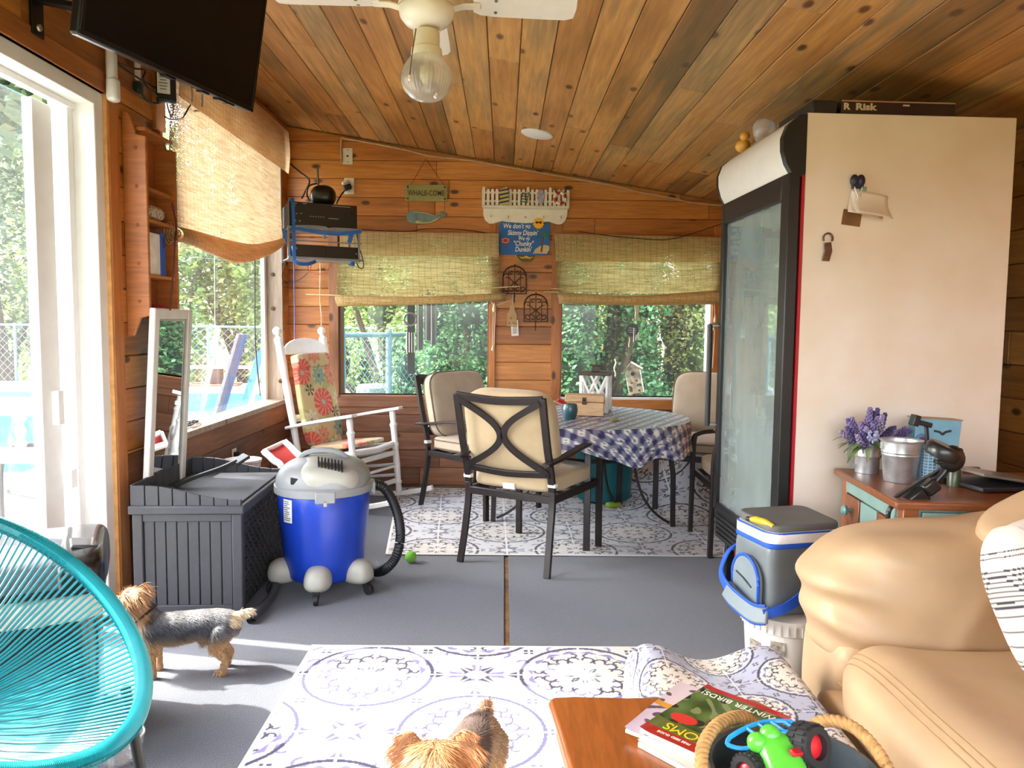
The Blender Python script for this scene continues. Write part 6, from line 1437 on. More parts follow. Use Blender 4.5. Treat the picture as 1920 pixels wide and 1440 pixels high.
# ------------------------------------------------------------------ curio shelf on the left wall
cs_ = thing('curio_shelf', 'narrow pine wall shelf with scrolled sides beside the door', 'shelf', (XL + .016, 3.48, 0))
za, zb = at_x(232, 632, XL + .05).z, at_x(238, 205, XL + .05).z; sh = .105; sl_ = .30
def sidep(y, nm):
    o = [(0, za), (.03, za + .004), (.048, za + .05), (.062, za + .085), (sh, za + .095), (sh, zb - .11), (.062, zb - .10), (.05, zb - .06), (.032, zb - .01), (0, zb)]
    b = MB().prism(o, .02, basis((0, y + .02, 0), (1, 0, 0), (0, 0, 1))); return b.build(nm, W_TRIM, cs_, bevel=.004)
sidep(0, 'side'); sidep(sl_, 'side')
MB().bb((0, .02, za + .06), (.008, sl_, zb - .08)).build('back', W_TRIM, cs_)
for k, z in enumerate((za + .115, za + .27, za + .52, za + .66, za + .92)): MB().bb((.008, .02, z), (sh - .01, sl_, z + .016)).build('shelf_board', W_TRIM, cs_, bevel=.002)
for k in range(7): MB().lathe([(0, 0), (.008, 0), (.007, .002), (0, .003)], 10, basis((.06, -.0005, za + .16 + .17 * k), (1, 0, 0), (0, 0, 1))).build('plug_dot', M('plug_dark', (140, 80, 36), .5), cs_)
S0 = Vector(cs_.location)
def onshelf(z): return za + z + .0165
t = thing('paperback', 'white spined book with blue cover on the curio shelf', 'book', S0 + Vector((.012, .09, onshelf(.52))) - Vector((0, 0, 0)))
BKW = M('book_white', (236, 234, 228), .6); BKB = M('book_blue', (36, 84, 186), .5)
t.location = (S0.x + .012, S0.y + .06, onshelf(.27))
MB().bb((0, 0, 0), (.075, .10, .19)).build('pages', BKW, t, bevel=.003); MB().bb((.0, .10, -.0), (.08, .15, .20)).build('cover', BKB, t, bevel=.004)
MB().bb((.0801, .115, .13), (.081, .138, .18)).build('cover_print', M('book_navy', (18, 40, 110), .5), t)
o = link('speckled_stone', puff('speckled_stone', (.045, .075, .035), 2.6, 8), M('speckle', (190, 172, 150), .7, var=.5, scale=90), smooth=60); put(o, (S0.x + .055, S0.y + .15, onshelf(.52) + .036)); tag(o, 'speckled tan ornament on the upper board of the curio shelf', 'ornament')
b = MB().lathe([(0, 0), (.03, 0), (.045, .018), (.042, .018), (.028, .005), (0, .004)], 24).build('coral_dish', M('coral_red', (190, 70, 62), .4)); put(b, (S0.x + .05, S0.y + .19, onshelf(.115))); tag(b, 'small coral red dish on the lowest board of the curio shelf', 'dish')
# ------------------------------------------------------------------ woven shades
def shade_sheet(name, P, mat, parent, thick=.003):
    o = link(name, gridmesh(name, np.array([[tuple(q) for q in row] for row in P])), mat, parent, smooth=70)
    if thick: s_ = o.modifiers.new('thickness', 'SOLIDIFY'); s_.thickness = thick; s_.offset = 0
    return o
def lerp(a, c, t): return Vector(a) * (1 - t) + Vector(c) * t
WV1 = woven('reed_cream', (206, 180, 142), (178, 148, 108), holes=.04, slat=150, transl=.34); WV1b = woven('reed_cream_dense', (238, 208, 166), (216, 180, 134), holes=0, slat=150, transl=.5)  # dense copy is also paler: missing room light put into its colour
b1_ = thing('woven_shade', 'cream woven shade with a sagging hem over the side window', 'blind', (0, 0, 0))
Xs = XL + .085
def L1(px, py, o=0.): return at_x(px, py, Xs + o)
v_t = [L1(300, 92, .03), L1(541, 248, .03)]; v_b = [L1(330, 172, .035), L1(541, 326, .035)]
v_b[0].y = v_t[0].y = 3.84; v_t[0].z = v_t[1].z = (v_t[1].z); v_b[0].z = v_b[1].z
shade_sheet('valance', [[lerp(v_t[0], v_t[1], u) * (1 - v) + lerp(v_b[0], v_b[1], u) * v + Vector((.012 * math.sin(v * 3.1), 0, 0)) for v in np.linspace(0, 1, 6)] for u in np.linspace(0, 1, 24)], WV1b, b1_, 0)
o = strip('head_rail', (XL + .03, 3.84, v_t[0].z - .05), (Xs, v_t[1].y - .02, v_t[0].z), W_TRIM, b1_)
hem = smoothpath([L1(322, 424), L1(360, 432), L1(420, 449), L1(472, 458), L1(505, 453), L1(527, 447)], 5); NN = len(hem)
top_ = [Vector((Xs, h.y, v_t[0].z - .06)) for h in hem]
for p in top_[-3:]: pass
shade_sheet('reed_sheet', [[top_[i] * (1 - v) + hem[i] * v + Vector((.010 * math.sin(7 * v + i * .3) * v, 0, 0)) for v in np.linspace(0, 1, 22)] for i in range(NN)], WV1, b1_, 0)
low = smoothpath([L1(321, 452, .03), L1(350, 459, .05), L1(394, 478, .06), L1(439, 493, .06), L1(492, 480, .05), L1(531, 452, .03)], 5)
rows_ = []
for i in range(NN):
    h, l = hem[i], low[i]; r_ = []
    for v in np.linspace(0, 1, 13):
        a = math.pi * v; mid = (h + l) / 2; r_.append(mid + (h - mid) * math.cos(a) + Vector((.05, 0, 0)) * math.sin(a) + Vector((.02 * v, 0, 0)))
    for v in np.linspace(0, 1, 7)[1:]: r_.append(l + (h - l) * .8 * v + Vector((-.04 * v, 0, 0)))
    rows_.append(r_)
shade_sheet('hem_fold', rows_, WV1b, b1_)
e0 = (hem[0] + low[0]) / 2; rr = (hem[0] - low[0]).length / 2
b = MB()
for k in range(4): b.tube([e0 + Vector((.012 * k - .012, -.002, .0)) + Vector((math.cos(a) * .022, 0, math.sin(a) * rr * (.9 - .2 * k))) for a in np.linspace(0, 6.283, 16)[:-1]], .004, 5, closed=True)
b.build('rolled_end', WV1b, b1_)
cable('thin red cord hanging from the shade to the mirror top', [L1(322, 380, .05), L1(330, 420, .06), L1(328, 455, .08), L1(324, 520, .08), L1(319, 582, .07)], .004, M('cord_red', (96, 30, 26), .6), 'cord', 'pull_cord')
cable('white shade cord hanging in front of the side window glass', [L1(402, 440, .02), L1(403, 560, .0), L1(404, 690, -.02)], .0025, M('cord_white', (224, 218, 204), .6), 'cord', 'pull_cord')
cable('thin dark cord hanging beside the window corner post', [at_x(478, 440, XL - .02), at_x(478, 600, XL - .03), at_x(480, 660, XL - .03), at_x(488, 742, XL - .02)], .004, CB, 'cord', 'pull_cord')
WV2 = woven('reed_khaki', (190, 172, 116), (150, 130, 78), holes=.075, slat=120, transl=.50); WV2b = woven('reed_khaki_dense', (234, 212, 158), (208, 180, 124), holes=.02, slat=120, transl=.5)  # dense reeds lightened in colour to stand in for weak room light
YS = YB - .055
def S2(px, py, o=0.): return at_y(px, py, YS - o)
def back_shade(label, vt, vb, sb, fb, dowels, knobs):
    t = thing('woven_shade', label, 'blind', (0, 0, 0), 0, None)
    a, c = S2(*vt[0], .03), S2(*vt[1], .03); d, e = S2(*vb[0], .035), S2(*vb[1], .035)
    shade_sheet('valance', [[lerp(a, c, u) * (1 - v) + lerp(d, e, u) * v for v in np.linspace(0, 1, 5)] for u in np.linspace(0, 1, 12)], WV2b, t, 0)
    strip('head_rail', (a.x, YS - .01, a.z - .04), (c.x, YB - .02, a.z), W_TRIM, t)
    f, g_ = S2(*sb[0]), S2(*sb[1])
    shade_sheet('reed_sheet', [[lerp(a + Vector((.0, .03, -.02)), c + Vector((-.0, .03, -.02)), u) * (1 - v) + (lerp(f, g_, u) + Vector((0, 0, -.035 * math.sin(math.pi * u) * .5))) * v + Vector((0, .006 * math.sin(v * 9 + u * 5), 0)) for v in np.linspace(0, 1, 14)] for u in np.linspace(0, 1, 16)], WV2, t, 0)
    hi = [S2(*p) for p in fb[0]]; lo = [S2(*p) for p in fb[1]]
    hi, lo = smoothpath(hi, 6), smoothpath(lo, 6); R = []
    for p, q in zip(hi, lo):
        m = (p + q) / 2; R.append([m + (p - m) * math.cos(x) + Vector((0, -.035, 0)) * math.sin(x) for x in np.linspace(-.3, math.pi * 1.8, 18)])
    shade_sheet('hem_roll', R, WV2b, t)
    b = MB()
    for p, q in dowels: b.tube([S2(*p, .03), S2(*q, .03)], .0045, 6)
    for k, (p, q) in enumerate(dowels): MB().tube([S2(*p, .03), S2(*q, .03)], .0045, 6).build('dowel', M('dowel_pale', (216, 190, 140), .6), t)
    return t
back_shade('khaki woven shade rolled halfway over the back window beside the rocker', [(637, 433), (935, 438)], [(637, 479), (935, 482)], [(629, 554), (937, 556)], [[(628, 553), (790, 556), (949, 549)], [(633, 574), (790, 571), (948, 563)]], [((573, 552), (640, 554)), ((898, 541), (975, 537))], None)
back_shade('khaki woven shade rolled halfway over the back window beside the fridge', [(1040, 438), (1358, 445)], [(1042, 490), (1357, 492)], [(1046, 547), (1354, 546)], [[(1043, 548), (1200, 553), (1362, 543)], [(1048, 570), (1200, 572), (1361, 570)]], [((1020, 547), (1048, 548)), ((1033, 541), (1056, 542))], None)
CW = M('cord_white', (224, 218, 204), .6)
def WP(px, py, off=.02): return at_y(px, py, YB - off)
def pull(label, pts, ends):
    t = thing('shade_pull', label, 'cord', (0, 0, 0))
    for k, p in enumerate(pts): MB().tube([WP(*q, .07) for q in p], .0025, 6).build('cord', CW, t)
    for (px, py), r0, h in ends: MB().lathe([(0, -h), (r0 * .7, -h * .9), (r0, -h * .4), (r0 * .6, h * .4), (r0 * .3, h), (0, h)], 12, TR(WP(px, py, .07))).build('knob', M('knob_ivory', (222, 206, 170), .5), t)
pull('ivory pull cord and tassels hanging between the back windows', [[(905, 540), (926, 574)], [(926, 574), (960, 562)], [(925, 580), (923, 655)], [(929, 580), (926, 655)]], [((927, 577), .018, .035), ((924, 653), .012, .022)])
pull('ivory pull cord with two knobs at the far right window edge', [[(1338, 545), (1341, 600)], [(1341, 608), (1336, 690)]], [((1341, 598), .014, .03), ((1338, 614), .012, .024)])

# small things on the side window sill
q = at_x(364, 790, XL - .03)
wt = thing('wire_tangle', 'tangle of dark twisted wire on the side window sill', 'wire', (XL - .05, q.y, .7195), .2)
b = MB(); rq = random.Random(4)
for k in range(5): b.tube(smoothpath([(rq.uniform(-.03, .03), -.16 + .08 * j + rq.uniform(-.03, .03), .008 + rq.uniform(0, .022)) for j in range(5)], 5), .004, 5)
b.build('wire', M('wire_dark', (50, 46, 40), .5, .4), wt)
# ------------------------------------------------------------------ things on the back wall
def wthing(name, label, cat, px, py, off=.0185):
    return thing(name, label, cat, WP(px, py, off))
MPX = YB / 1432.0
# whale sign
ws = wthing('whale_sign', 'olive hanging sign reading WHALE-COME with a grey-green whale below', 'sign', 799.5, 362)
OLV = M('sign_olive', (146, 142, 84), .7, var=.1, scale=20); STR = M('sign_string', (110, 72, 40), .8); BRN = M('sign_brown', (74, 50, 24), .7)
TW = basis((0, 0, 0), (1, 0, 0), (0, 0, 1))                      # local xy on the wall, z out of it
def on_wall(x, y, d=0.): return TW @ TR((x, y, d))
MB().prism(rrect(.328, .126, .012), .012, on_wall(0, 0)).build('board', OLV, ws, bevel=.002)
text('WHALE-COME', .058, BRN, on_wall(0, -.004, .0125), ws, sx=.76, ext=.0008, bold=.0003)
for x, y in ((-.145, .045), (.145, .045), (-.145, -.045), (.145, -.045)): MB().lathe([(0, 0), (.008, 0), (.006, .004), (0, .004)], 10, on_wall(x, y, .012)).build('rivet', BRN, ws)
for p in ([(-.12, .06), (-.005, .26)], [(.138, .06), (-.005, .26)], [(-.142, -.06), (-.14, -.145)], [(.142, -.06), (.142, -.14)]): MB().tube([on_wall(x, y, .008).translation for x, y in p], .002, 5).build('string', STR, ws)
wh = [(-.158, -.185), (-.150, -.155), (-.125, -.140), (-.08, -.138), (.0, -.150), (.075, -.172), (.105, -.172), (.108, -.150), (.118, -.135), (.128, -.152), (.150, -.160), (.165, -.158), (.150, -.180), (.118, -.188), (.08, -.215), (.03, -.236), (-.04, -.240), (-.10, -.238), (-.145, -.225)]
wb2 = MB().prism(wh, .012, on_wall(0, 0)).build('whale', M('whale_grey', (112, 130, 120), .7, var=.15, scale=20), ws, bevel=.002)
MB().prism([(-.08, -.236), (-.085, -.222), (-.07, -.214), (-.03, -.228), (.03, -.224), (.08, -.198), (.11, -.184), (.08, -.214), (.03, -.235), (-.03, -.238)], .002, on_wall(0, 0, .0122)).build('belly_stripe', M('whale_belly', (176, 172, 104), .7), wb2)
MB().prism([(-.10, -.150), (.0, -.160), (.07, -.178), (.0, -.153), (-.08, -.146)], .0015, on_wall(0, 0, .0122)).build('back_stripe', MATS['whale_belly'], wb2)
# picket fence shelf
pk_ = wthing('picket_shelf', 'white picket fence peg shelf with beach ornaments on the back wall', 'shelf', 985, 390)
PKW = M('picket_white', (232, 226, 206), .55, var=.05)
for k in range(20):
    x = -.325 + .65 * k / 19; h = .128 if k % 5 else .145
    MB().prism([(-.011, 0), (.011, 0), (.011, h - .012), (.006, h), (-.006, h), (-.011, h - .012)], .008, on_wall(x, 0, .085)).build('picket', PKW, pk_)
for y in (.030, .095): MB().prism([(-.335, y), (.335, y), (.335, y + .014), (-.335, y + .014)], .006, on_wall(0, 0, .080)).build('fence_rail', PKW, pk_)
MB().prism([(-.338, -.010), (.338, -.010), (.338, .004), (-.338, .004)], .10, on_wall(0, 0)).build('ledge', PKW, pk_, bevel=.003)
ap = [(-.330, -.01), (-.330, -.055), (-.315, -.10), (-.285, -.125), (-.255, -.128), (-.225, -.118), (-.185, -.105), (-.14, -.112), (0, -.12), (.14, -.112), (.185, -.105), (.225, -.118), (.255, -.128), (.285, -.125), (.315, -.10), (.330, -.055), (.330, -.01)]
MB().prism(ap, .016, on_wall(0, 0)).build('apron', PKW, pk_, bevel=.003)
for k in range(5): MB().tube([on_wall(-.275 + .1375 * k, -.075, .014).translation, on_wall(-.275 + .1375 * k, -.068, .05).translation], .008, 8).build('peg', PKW, pk_)
for s in (-1, 1): MB().prism([(0, 0), (.09, 0), (.09, .118), (0, .118)], .008, basis((s * .334 + .004, 0, .004), (0, -1, 0), (0, 0, 1))).build('end_panel', PKW, pk_)
# ornaments on the fence
def orn(name, label, x): return thing(name, label, 'ornament', Vector(pk_.location) + Vector((x, -.096, 0)))
t = orn('striped_surfboard', 'navy and yellow striped beach ornament on the picket shelf', -.165)
YC = M('beach_yellow', (200, 184, 110), .6); NV = M('beach_navy', (40, 44, 74), .6)
MB().prism([(-.038, .008), (.036, .006), (.038, .10), (.010, .138), (-.012, .138), (-.036, .085)], .008, on_wall(0, 0)).build('board', YC, t, bevel=.002)
for k in range(4): MB().prism([(-.037, .015 + .03 * k), (.036, .032 + .03 * k), (.036, .043 + .03 * k), (-.037, .027 + .03 * k)], .002, on_wall(0, 0, .008)).build('stripe', NV, t)
t = orn('lattice_chair', 'tiny green lattice beach chair ornament on the picket shelf', -.008)
GRC = M('beach_green', (60, 100, 76), .6)
for k in range(4): MB().bar([on_wall(-.03 + .002 * k, .035 + .02 * k, .004).translation, on_wall(.022 + .004 * k, .028 + .022 * k, .004).translation], .005, .006).build('slat', GRC, t)
for x in (-.026, .020): MB().bar([on_wall(x - .006, .022, .003).translation, on_wall(x + .012, .105, .003).translation], .006, .006).build('rail', GRC, t)
t = orn('scallop_shell', 'pale lilac shell ornament on the picket shelf', .115)
MB().prism([(-.010, .015), (.010, .015), (.030, .06), (.028, .10), (.014, .125), (-.014, .125), (-.028, .10), (-.030, .06)], .012, on_wall(0, 0)).build('shell', M('shell_lilac', (168, 164, 180), .6, var=.2, scale=60), t, bevel=.004)
t = orn('life_ring', 'red and white life ring ornament at the end of the picket shelf', .265)
for k in range(8):
    a0 = math.pi / 4 * k; MB().tube([on_wall(.040 * math.cos(a), .062 + .040 * math.sin(a), .008).translation for a in np.linspace(a0, a0 + math.pi / 4, 6)], .0125, 8).build('ring_segment', M('ring_white', (230, 220, 206), .6) if k % 2 else M('ring_red', (176, 48, 42), .6), t)
MB().tube([on_wall(x, y, .004).translation for x, y in ((-.046, .138), (-.034, .108), (0, .1), (.034, .108), (.046, .138))], .004, 6).build('rope', NV, t)
# blue sign
bs_ = wthing('blue_pool_sign', 'blue wooden pool sign with white lettering and a sun in sunglasses', 'sign', 983.5, 447)
BLS = M('sign_blue', (38, 104, 178), .55, var=.06); WHI = M('ink_white', (240, 236, 224), .6, var=.02)
MB().prism(rrect(.402, .262, .035), .014, on_wall(0, 0)).build('board', BLS, bs_, bevel=.002)
for s_, y, h, x in (("We don't go", .092, .046, -.045), ("Skinny Dippin'", .040, .046, -.015), ('We go', -.003, .036, -.005), ('"Chunky"', -.043, .046, -.01), ("Dunkin'", -.088, .046, -.01)):
    text(s_, h * 1.16, WHI, on_wall(x - (.018 if y > .08 else 0), y, .0145), bs_, shear=.16, sx=.78, bold=.0009)
sun_c = (.108, .115); SY = M('sun_yellow', (240, 176, 40), .6)
o_ = []
for k in range(24): rr = .048 if k % 2 else .036; o_.append((sun_c[0] + rr * math.cos(k * math.pi / 12), sun_c[1] + rr * math.sin(k * math.pi / 12)))
sp = MB().prism(o_, .010, on_wall(0, 0, .014)).build('painted_sun', SY, bs_)
for s in (-1, 1): MB().prism([(sun_c[0] + s * .014 + .012 * math.cos(a), sun_c[1] + .006 + .008 * math.sin(a)) for a in np.linspace(0, 6.28, 13)[:-1]], .003, on_wall(0, 0, .024)).build('sunglasses', BLK, sp)
MB().prism([(sun_c[0] - .02, sun_c[1] + .008), (sun_c[0] + .02, sun_c[1] + .008), (sun_c[0] + .02, sun_c[1] + .012), (sun_c[0] - .02, sun_c[1] + .012)], .003, on_wall(0, 0, .024)).build('sunglasses', BLK, sp)
MB().prism([(.065, -.120), (.085, -.085), (.12, -.06), (.16, -.05), (.195, -.058), (.195, -.09), (.175, -.12)], .002, on_wall(0, 0, .0142)).build('painted_sand', M('sand_tan', (206, 184, 140), .7), bs_)
MB().prism([(.125, -.105), (.140, -.105), (.148, -.03), (.152, .02), (.145, .02), (.136, -.03)], .0025, on_wall(0, 0, .0155)).build('palm_trunk', M('palm_brown', (110, 80, 48), .7), bs_)
for a in (-.3, .5, 1.2, 1.9, 2.7, 3.5): MB().prism([(.148, .018), (.148 + .03 * math.cos(a) - .008 * math.sin(a), .022 + .03 * math.sin(a) + .008 * math.cos(a)), (.148 + .058 * math.cos(a), .012 + .05 * math.sin(a)), (.148 + .03 * math.cos(a) + .006 * math.sin(a), .016 + .03 * math.sin(a) - .006 * math.cos(a))], .002, on_wall(0, 0, .018)).build('palm_leaf', M('palm_green', (62, 126, 78), .7), bs_)
for r0, c, nm in ((.030, (232, 150, 70), 'outer'), (.018, (206, 44, 50), 'inner')):
    MB().prism([(-.150 + r0 * (1.25 if k % 2 else .8) * math.cos(k * math.pi / 6), -.020 + r0 * .72 * math.sin(k * math.pi / 6)) for k in range(12)], .002 if nm == 'outer' else .004, on_wall(0, 0, .0142)).build('painted_flower', M('flower_' + nm, c, .6), bs_)
MB().prism([(-.152, -.042), (-.148, -.042), (-.150, -.085)], .002, on_wall(0, 0, .0142)).build('flower_stem', M('stem_brown', (120, 70, 50), .7), bs_)
# brass medallion half hidden below the sign
md = wthing('brass_medallion', 'round brass medallion peeking out below the blue sign', 'plaque', 986.5, 472)
BRS = M('old_brass', (176, 146, 76), .35, .85, var=.2)
MB().lathe([(0, 0), (.086, 0), (.086, .006), (0, .006)], 32, on_wall(0, 0)).build('disc', M('brass_dark', (96, 78, 44), .45, .7), md); MB().tube([on_wall(.084 * math.cos(a), .084 * math.sin(a), .004).translation for a in np.linspace(0, 6.283, 48)[:-1]], .005, 6, closed=True).build('rim', BRS, md)
MB().prism([(-.06, -.040), (-.025, -.044), (0, -.030), (.025, -.044), (.06, -.040), (.03, -.056), (0, -.050), (-.03, -.056)], .003, on_wall(0, 0, .006)).build('emblem', BRS, md)
# wrought iron arches
IR = M('wrought_iron', (46, 32, 30), .5, .5)
def arch_grille(label, px, py):
    t = wthing('iron_wall_arch', label, 'wall decoration', px, py); W, H = .092, .215
    fr_ = [(-W, 0), (-W, H - .085)] + [(W * math.cos(a), H - .085 + .085 * math.sin(a)) for a in np.linspace(math.pi, 0, 13)] + [(W, H - .085), (W, 0)]
    MB().tube([on_wall(x, y, .03).translation for x, y in fr_], .0055, 6).build('frame', IR, t)
    MB().bar([on_wall(-W - .004, 0, .03).translation, on_wall(W + .004, 0, .03).translation], .03, .006).build('shelf', IR, t)
    MB().tube([on_wall(0, 0, .03).translation, on_wall(0, H - .01, .03).translation], .004, 6).build('bar', IR, t)
    for s in (-1, 1): MB().tube([on_wall(s * W * .5, 0, .03).translation, on_wall(s * W * .5, H - .03, .03).translation], .003, 6).build('bar', IR, t)
    def curl(cx, cy, r, a0, tn, s):
        p = [(cx + s * r * (1 - .72 * k / 16) * math.cos(a0 + tn * k / 16), cy + r * (1 - .72 * k / 16) * math.sin(a0 + tn * k / 16)) for k in range(17)]
        MB().tube([on_wall(x, y, .03).translation for x, y in p], .0035, 6).build('scroll', IR, t)
    for s in (-1, 1):
        curl(s * .062, .135, .026, 0, 5.6, s); curl(s * .062, .040, .026, -2.2, 5.6, s); curl(s * .024, .160, .02, 2.6, -5.6, s); curl(s * .026, .028, .022, 1.2, 5.4, s)
        MB().tube([on_wall(s * x, y, .03).translation for x, y in ((.004, .085), (.03, .062), (.05, .05))], .0035, 6).build('scroll', IR, t); MB().tube([on_wall(s * x, y, .03).translation for x, y in ((.004, .085), (.03, .112), (.05, .13))], .0035, 6).build('scroll', IR, t)
    MB().tube([on_wall(0, H, .03).translation, on_wall(0, H + .014, .03).translation], .006, 6).build('finial', IR, t)
    MB().tube([on_wall(0, 0, .02).translation, on_wall(0, -.045, .02).translation, on_wall(0, -.07, .03).translation], .004, 6).build('hook', IR, t); return t
arch_grille('upper wrought iron scroll arch beside the left woven shade', 964.5, 551); arch_grille('lower wrought iron scroll arch left of the fridge side window', 1004, 603)
bo = wthing('wooden_tag', 'pale bottle shaped wooden tag hanging from the upper iron arch', 'tag', 960, 592, .03)
MB().prism([(-.038, -.085), (.038, -.085), (.040, .01), (.022, .045), (.020, .078), (.012, .086), (-.012, .086), (-.020, .078), (-.022, .045), (-.040, .01)], .010, on_wall(0, 0)).build('board', M('tag_tan', (186, 150, 108), .7, var=.12), bo, bevel=.002)
MB().tube([on_wall(0, .08, .006).translation, on_wall(.006, .17, .006).translation], .002, 5).build('string', CW, bo)
for x, y in ((-.02, -.06), (.01, -.055), (.025, -.062), (-.005, -.02)): MB().prism([(x - .008, y - .006), (x + .008, y - .006), (x + .006, y + .006), (x - .006, y + .006)], .002, on_wall(0, 0, .010)).build('painted_mark', M('tag_brown', (140, 104, 70), .7), bo)
pc_ = wthing('paper_tag', 'white swing tag with fine print below the wooden tag', 'tag', 965, 615, .035)
MB().box((0, 0, 0), (.058, .003, .125), (0, -.06, 0)).build('card', M('card_white', (232, 228, 220), .6, var=.02), pc_)
b = MB()
for k in range(9): b.box((.002, -.003, .04 - .010 * k), (.034, .001, .004), (0, -.06, 0))
b.build('small_print', M('print_grey', (96, 96, 100), .6), pc_)
# switch plate and outlet
PL_ = Matrix.Translation(WP(652, 293, .0165)) @ TW; sp_o = thing('cable_plate', 'ivory cable wall plate high on the back wall', 'wall plate'); sp_o.matrix_world = PL_
MB().box((0, 0, .003), (.078, .125, .006)).build('cover_plate', MATS['plate_ivory'], sp_o, bevel=.002); MB().lathe([(0, .006), (.008, .006), (.006, .016), (0, .016)], 10).build('jack', M('socket_dark', (60, 52, 44), .4), sp_o)
for y in (-.045, .045): MB().lathe([(0, .006), (.004, .006), (0, .0085)], 8, TR((0, y, 0))).build('screw', MATS['screw_dark'], sp_o)
t = outlet('wall_outlet', 'ivory outlet with a black plug on the back wall above the receiver', Matrix.Translation(WP(655, 349, .0165)) @ TW, .125, .078)
MB().box((-.008, -.015, .03), (.06, .04, .05), (0, .2, .4)).build('plug', BLK, t, bevel=.008); MB().box((-.03, .025, .02), (.05, .02, .03), (0, .3, .5)).build('plug', WPL, t, bevel=.006)
# light rope cable along the ceiling line
pts = []
for px, py in [(640, 305), (640, 262), (650, 252), (680, 264), (712, 262), (760, 281), (805, 292), (880, 293), (930, 304), (1000, 320), (1080, 334), (1150, 347), (1200, 360), (1250, 369), (1300, 380), (1372, 382)]:
    p = WP(px, py, .03); p.z = min(p.z, zc(p.x) - .03); pts.append(p)
cable('clear rope cable sagging along the ceiling line of the back wall', pts, .0065, M('rope_clear', (196, 168, 132), .4, coat=.4), 'cable', 'rope_cable', 8)
cable('thin black wire above the left woven shade', [WP(668, 430, .05), WP(760, 434, .05), WP(800, 429, .05), WP(870, 431, .05), WP(935, 441, .04)], .003)
cable('thin black wire sagging across the right woven shade', [WP(1085, 434, .08), WP(1160, 444, .10), WP(1250, 449, .10), WP(1310, 434, .09), WP(1385, 408, .05)], .003)
# ------------------------------------------------------------------ audio shelf in the corner
an = math.radians(24)
c = at_y(606, 405, 5.52); rc = thing('receiver', 'black audio receiver strapped on the top of the corner wall shelf', 'receiver', (c.x, 5.52, c.z - .082), an)
RK = M('receiver_black', (14, 13, 14), .3, coat=.3); SIL = M('mark_silver', (170, 170, 168), .4, .5)
MB().bb((-.235, 0, 0), (.235, .32, .165)).build('case', M('receiver_shell', (26, 25, 25), .75), rc, bevel=.004); MB().bb((-.240, -.012, .0), (.240, .002, .168)).build('front_panel', RK, rc, bevel=.004)
for x in (-.195, -.165): MB().lathe([(0, 0), (.006, 0), (.005, .004), (0, .005)], 8, basis((x, -.0125, .036), (1, 0, 0), (0, 0, 1))).build('button', SIL, rc)
b = MB()
for k in range(6): b.box((-.09 + .018 * k, -.0128, .072), (.009, .001, .005))
for x, z, w_ in ((-.205, .155, .04), (-.13, .157, .028), (-.205, .140, .02), (-.185, .085, .015), (-.155, .088, .012)): b.box((x, -.0128, z), (w_, .001, .004))
b.build('panel_marks', SIL, rc); MB().box((.07, -.0128, .066), (.07, .0012, .005)).build('display_bar', SIL, rc); MB().box((.125, -.0128, .155), (.13, .0012, .004)).build('display_bar', SIL, rc)
MB().lathe([(0, 0), (.028, 0), (.025, .014), (0, .015)], 24, basis((.185, -.0125, .10), (1, 0, 0), (0, 0, 1))).build('volume_knob', RK, rc)
sv = thing('corner_shelf', 'two-tier metal media shelf hung in the corner with blue straps', 'shelf', (c.x, 5.52, c.z - .32), an)
SHM = M('shelf_grey', (140, 146, 154), .4, .6)
for z in (.225, .015, .135):
    MB().bar([(-.25, -.03, z), (.27, -.03, z)], .012, .018 if z != .135 else .008).build('front_edge', SHM, sv, bevel=.002)
    if z != .135: MB().bb((-.24, -.02, z - .003), (.26, .30, z + .003)).build('deck', SHM, sv)
MB().bar(smoothpath([(-.20, -.035, .232), (-.1, -.035, .238), (.0, -.035, .236), (.03, -.035, .224), (.07, -.035, .232), (.27, -.035, .232)], 5), .010, .016).build('front_lip', SHM, sv, bevel=.002)
for x in (-.245, .25):
    MB().bar([(x, -.02, .0), (x, -.02, .23)], .014, .014, (0, 1, 0)).build('post', SHM, sv); MB().bar([(x, .29, .0), (x, .29, .23)], .014, .014, (0, 1, 0)).build('post', SHM, sv)
MB().tube([(.0, -.02, .20), (.0, -.02, .16)], .014, 8).build('strap_clip', M('clip_grey', (150, 150, 148), .5), sv)
SBL = M('strap_blue', (34, 104, 190), .5)
MB().bar(smoothpath([(-.21, -.045, .0), (-.212, -.05, .22), (-.213, -.02, .40), (-.21, .03, .432), (-.2, .2, .435)], 6), .022, .003, (0, -1, .2)).build('strap', SBL, sv)
MB().bar(smoothpath([(-.23, -.035, .222), (-.05, -.045, .200), (.08, -.045, .194), (.26, -.038, .222)], 6), .004, .024, (0, 0, 1)).build('strap', SBL, sv)
MB().bar(smoothpath([(-.27, .05, .22), (-.24, .0, .10), (-.20, -.02, -.01), (-.12, -.0, -.025), (-.05, .02, .0)], 6), .024, .004, (-.3, -1, .0)).build('strap', SBL, sv)
MB().bar([(.18, -.02, .14), (.20, -.03, .21)], .03, .004, (0, -1, 0)).build('strap', SBL, sv); MB().box((.20, -.03, -.012), (.03, .02, .03)).build('strap', SBL, sv)
dv_ = thing('media_player', 'black media player box on the lower tier of the corner shelf', 'player', Vector(sv.location) + Vector((.01, .02, .025)), an)
MB().bb((-.22, 0, 0), (.23, .28, .085)).build('case', RK, dv_, bevel=.003); MB().bb((-.222, -.008, .0), (.0, .002, .088)).build('front_panel', RK, dv_, bevel=.002); MB().bb((.004, -.006, 0), (.232, .002, .086)).build('front_panel', RK, dv_, bevel=.002)
for x, z in ((-.205, .06), (.22, .04)): MB().lathe([(0, 0), (.006, 0), (0, .004)], 8, basis((x, -.009, z), (1, 0, 0), (0, 0, 1))).build('led_stud', SIL, dv_)
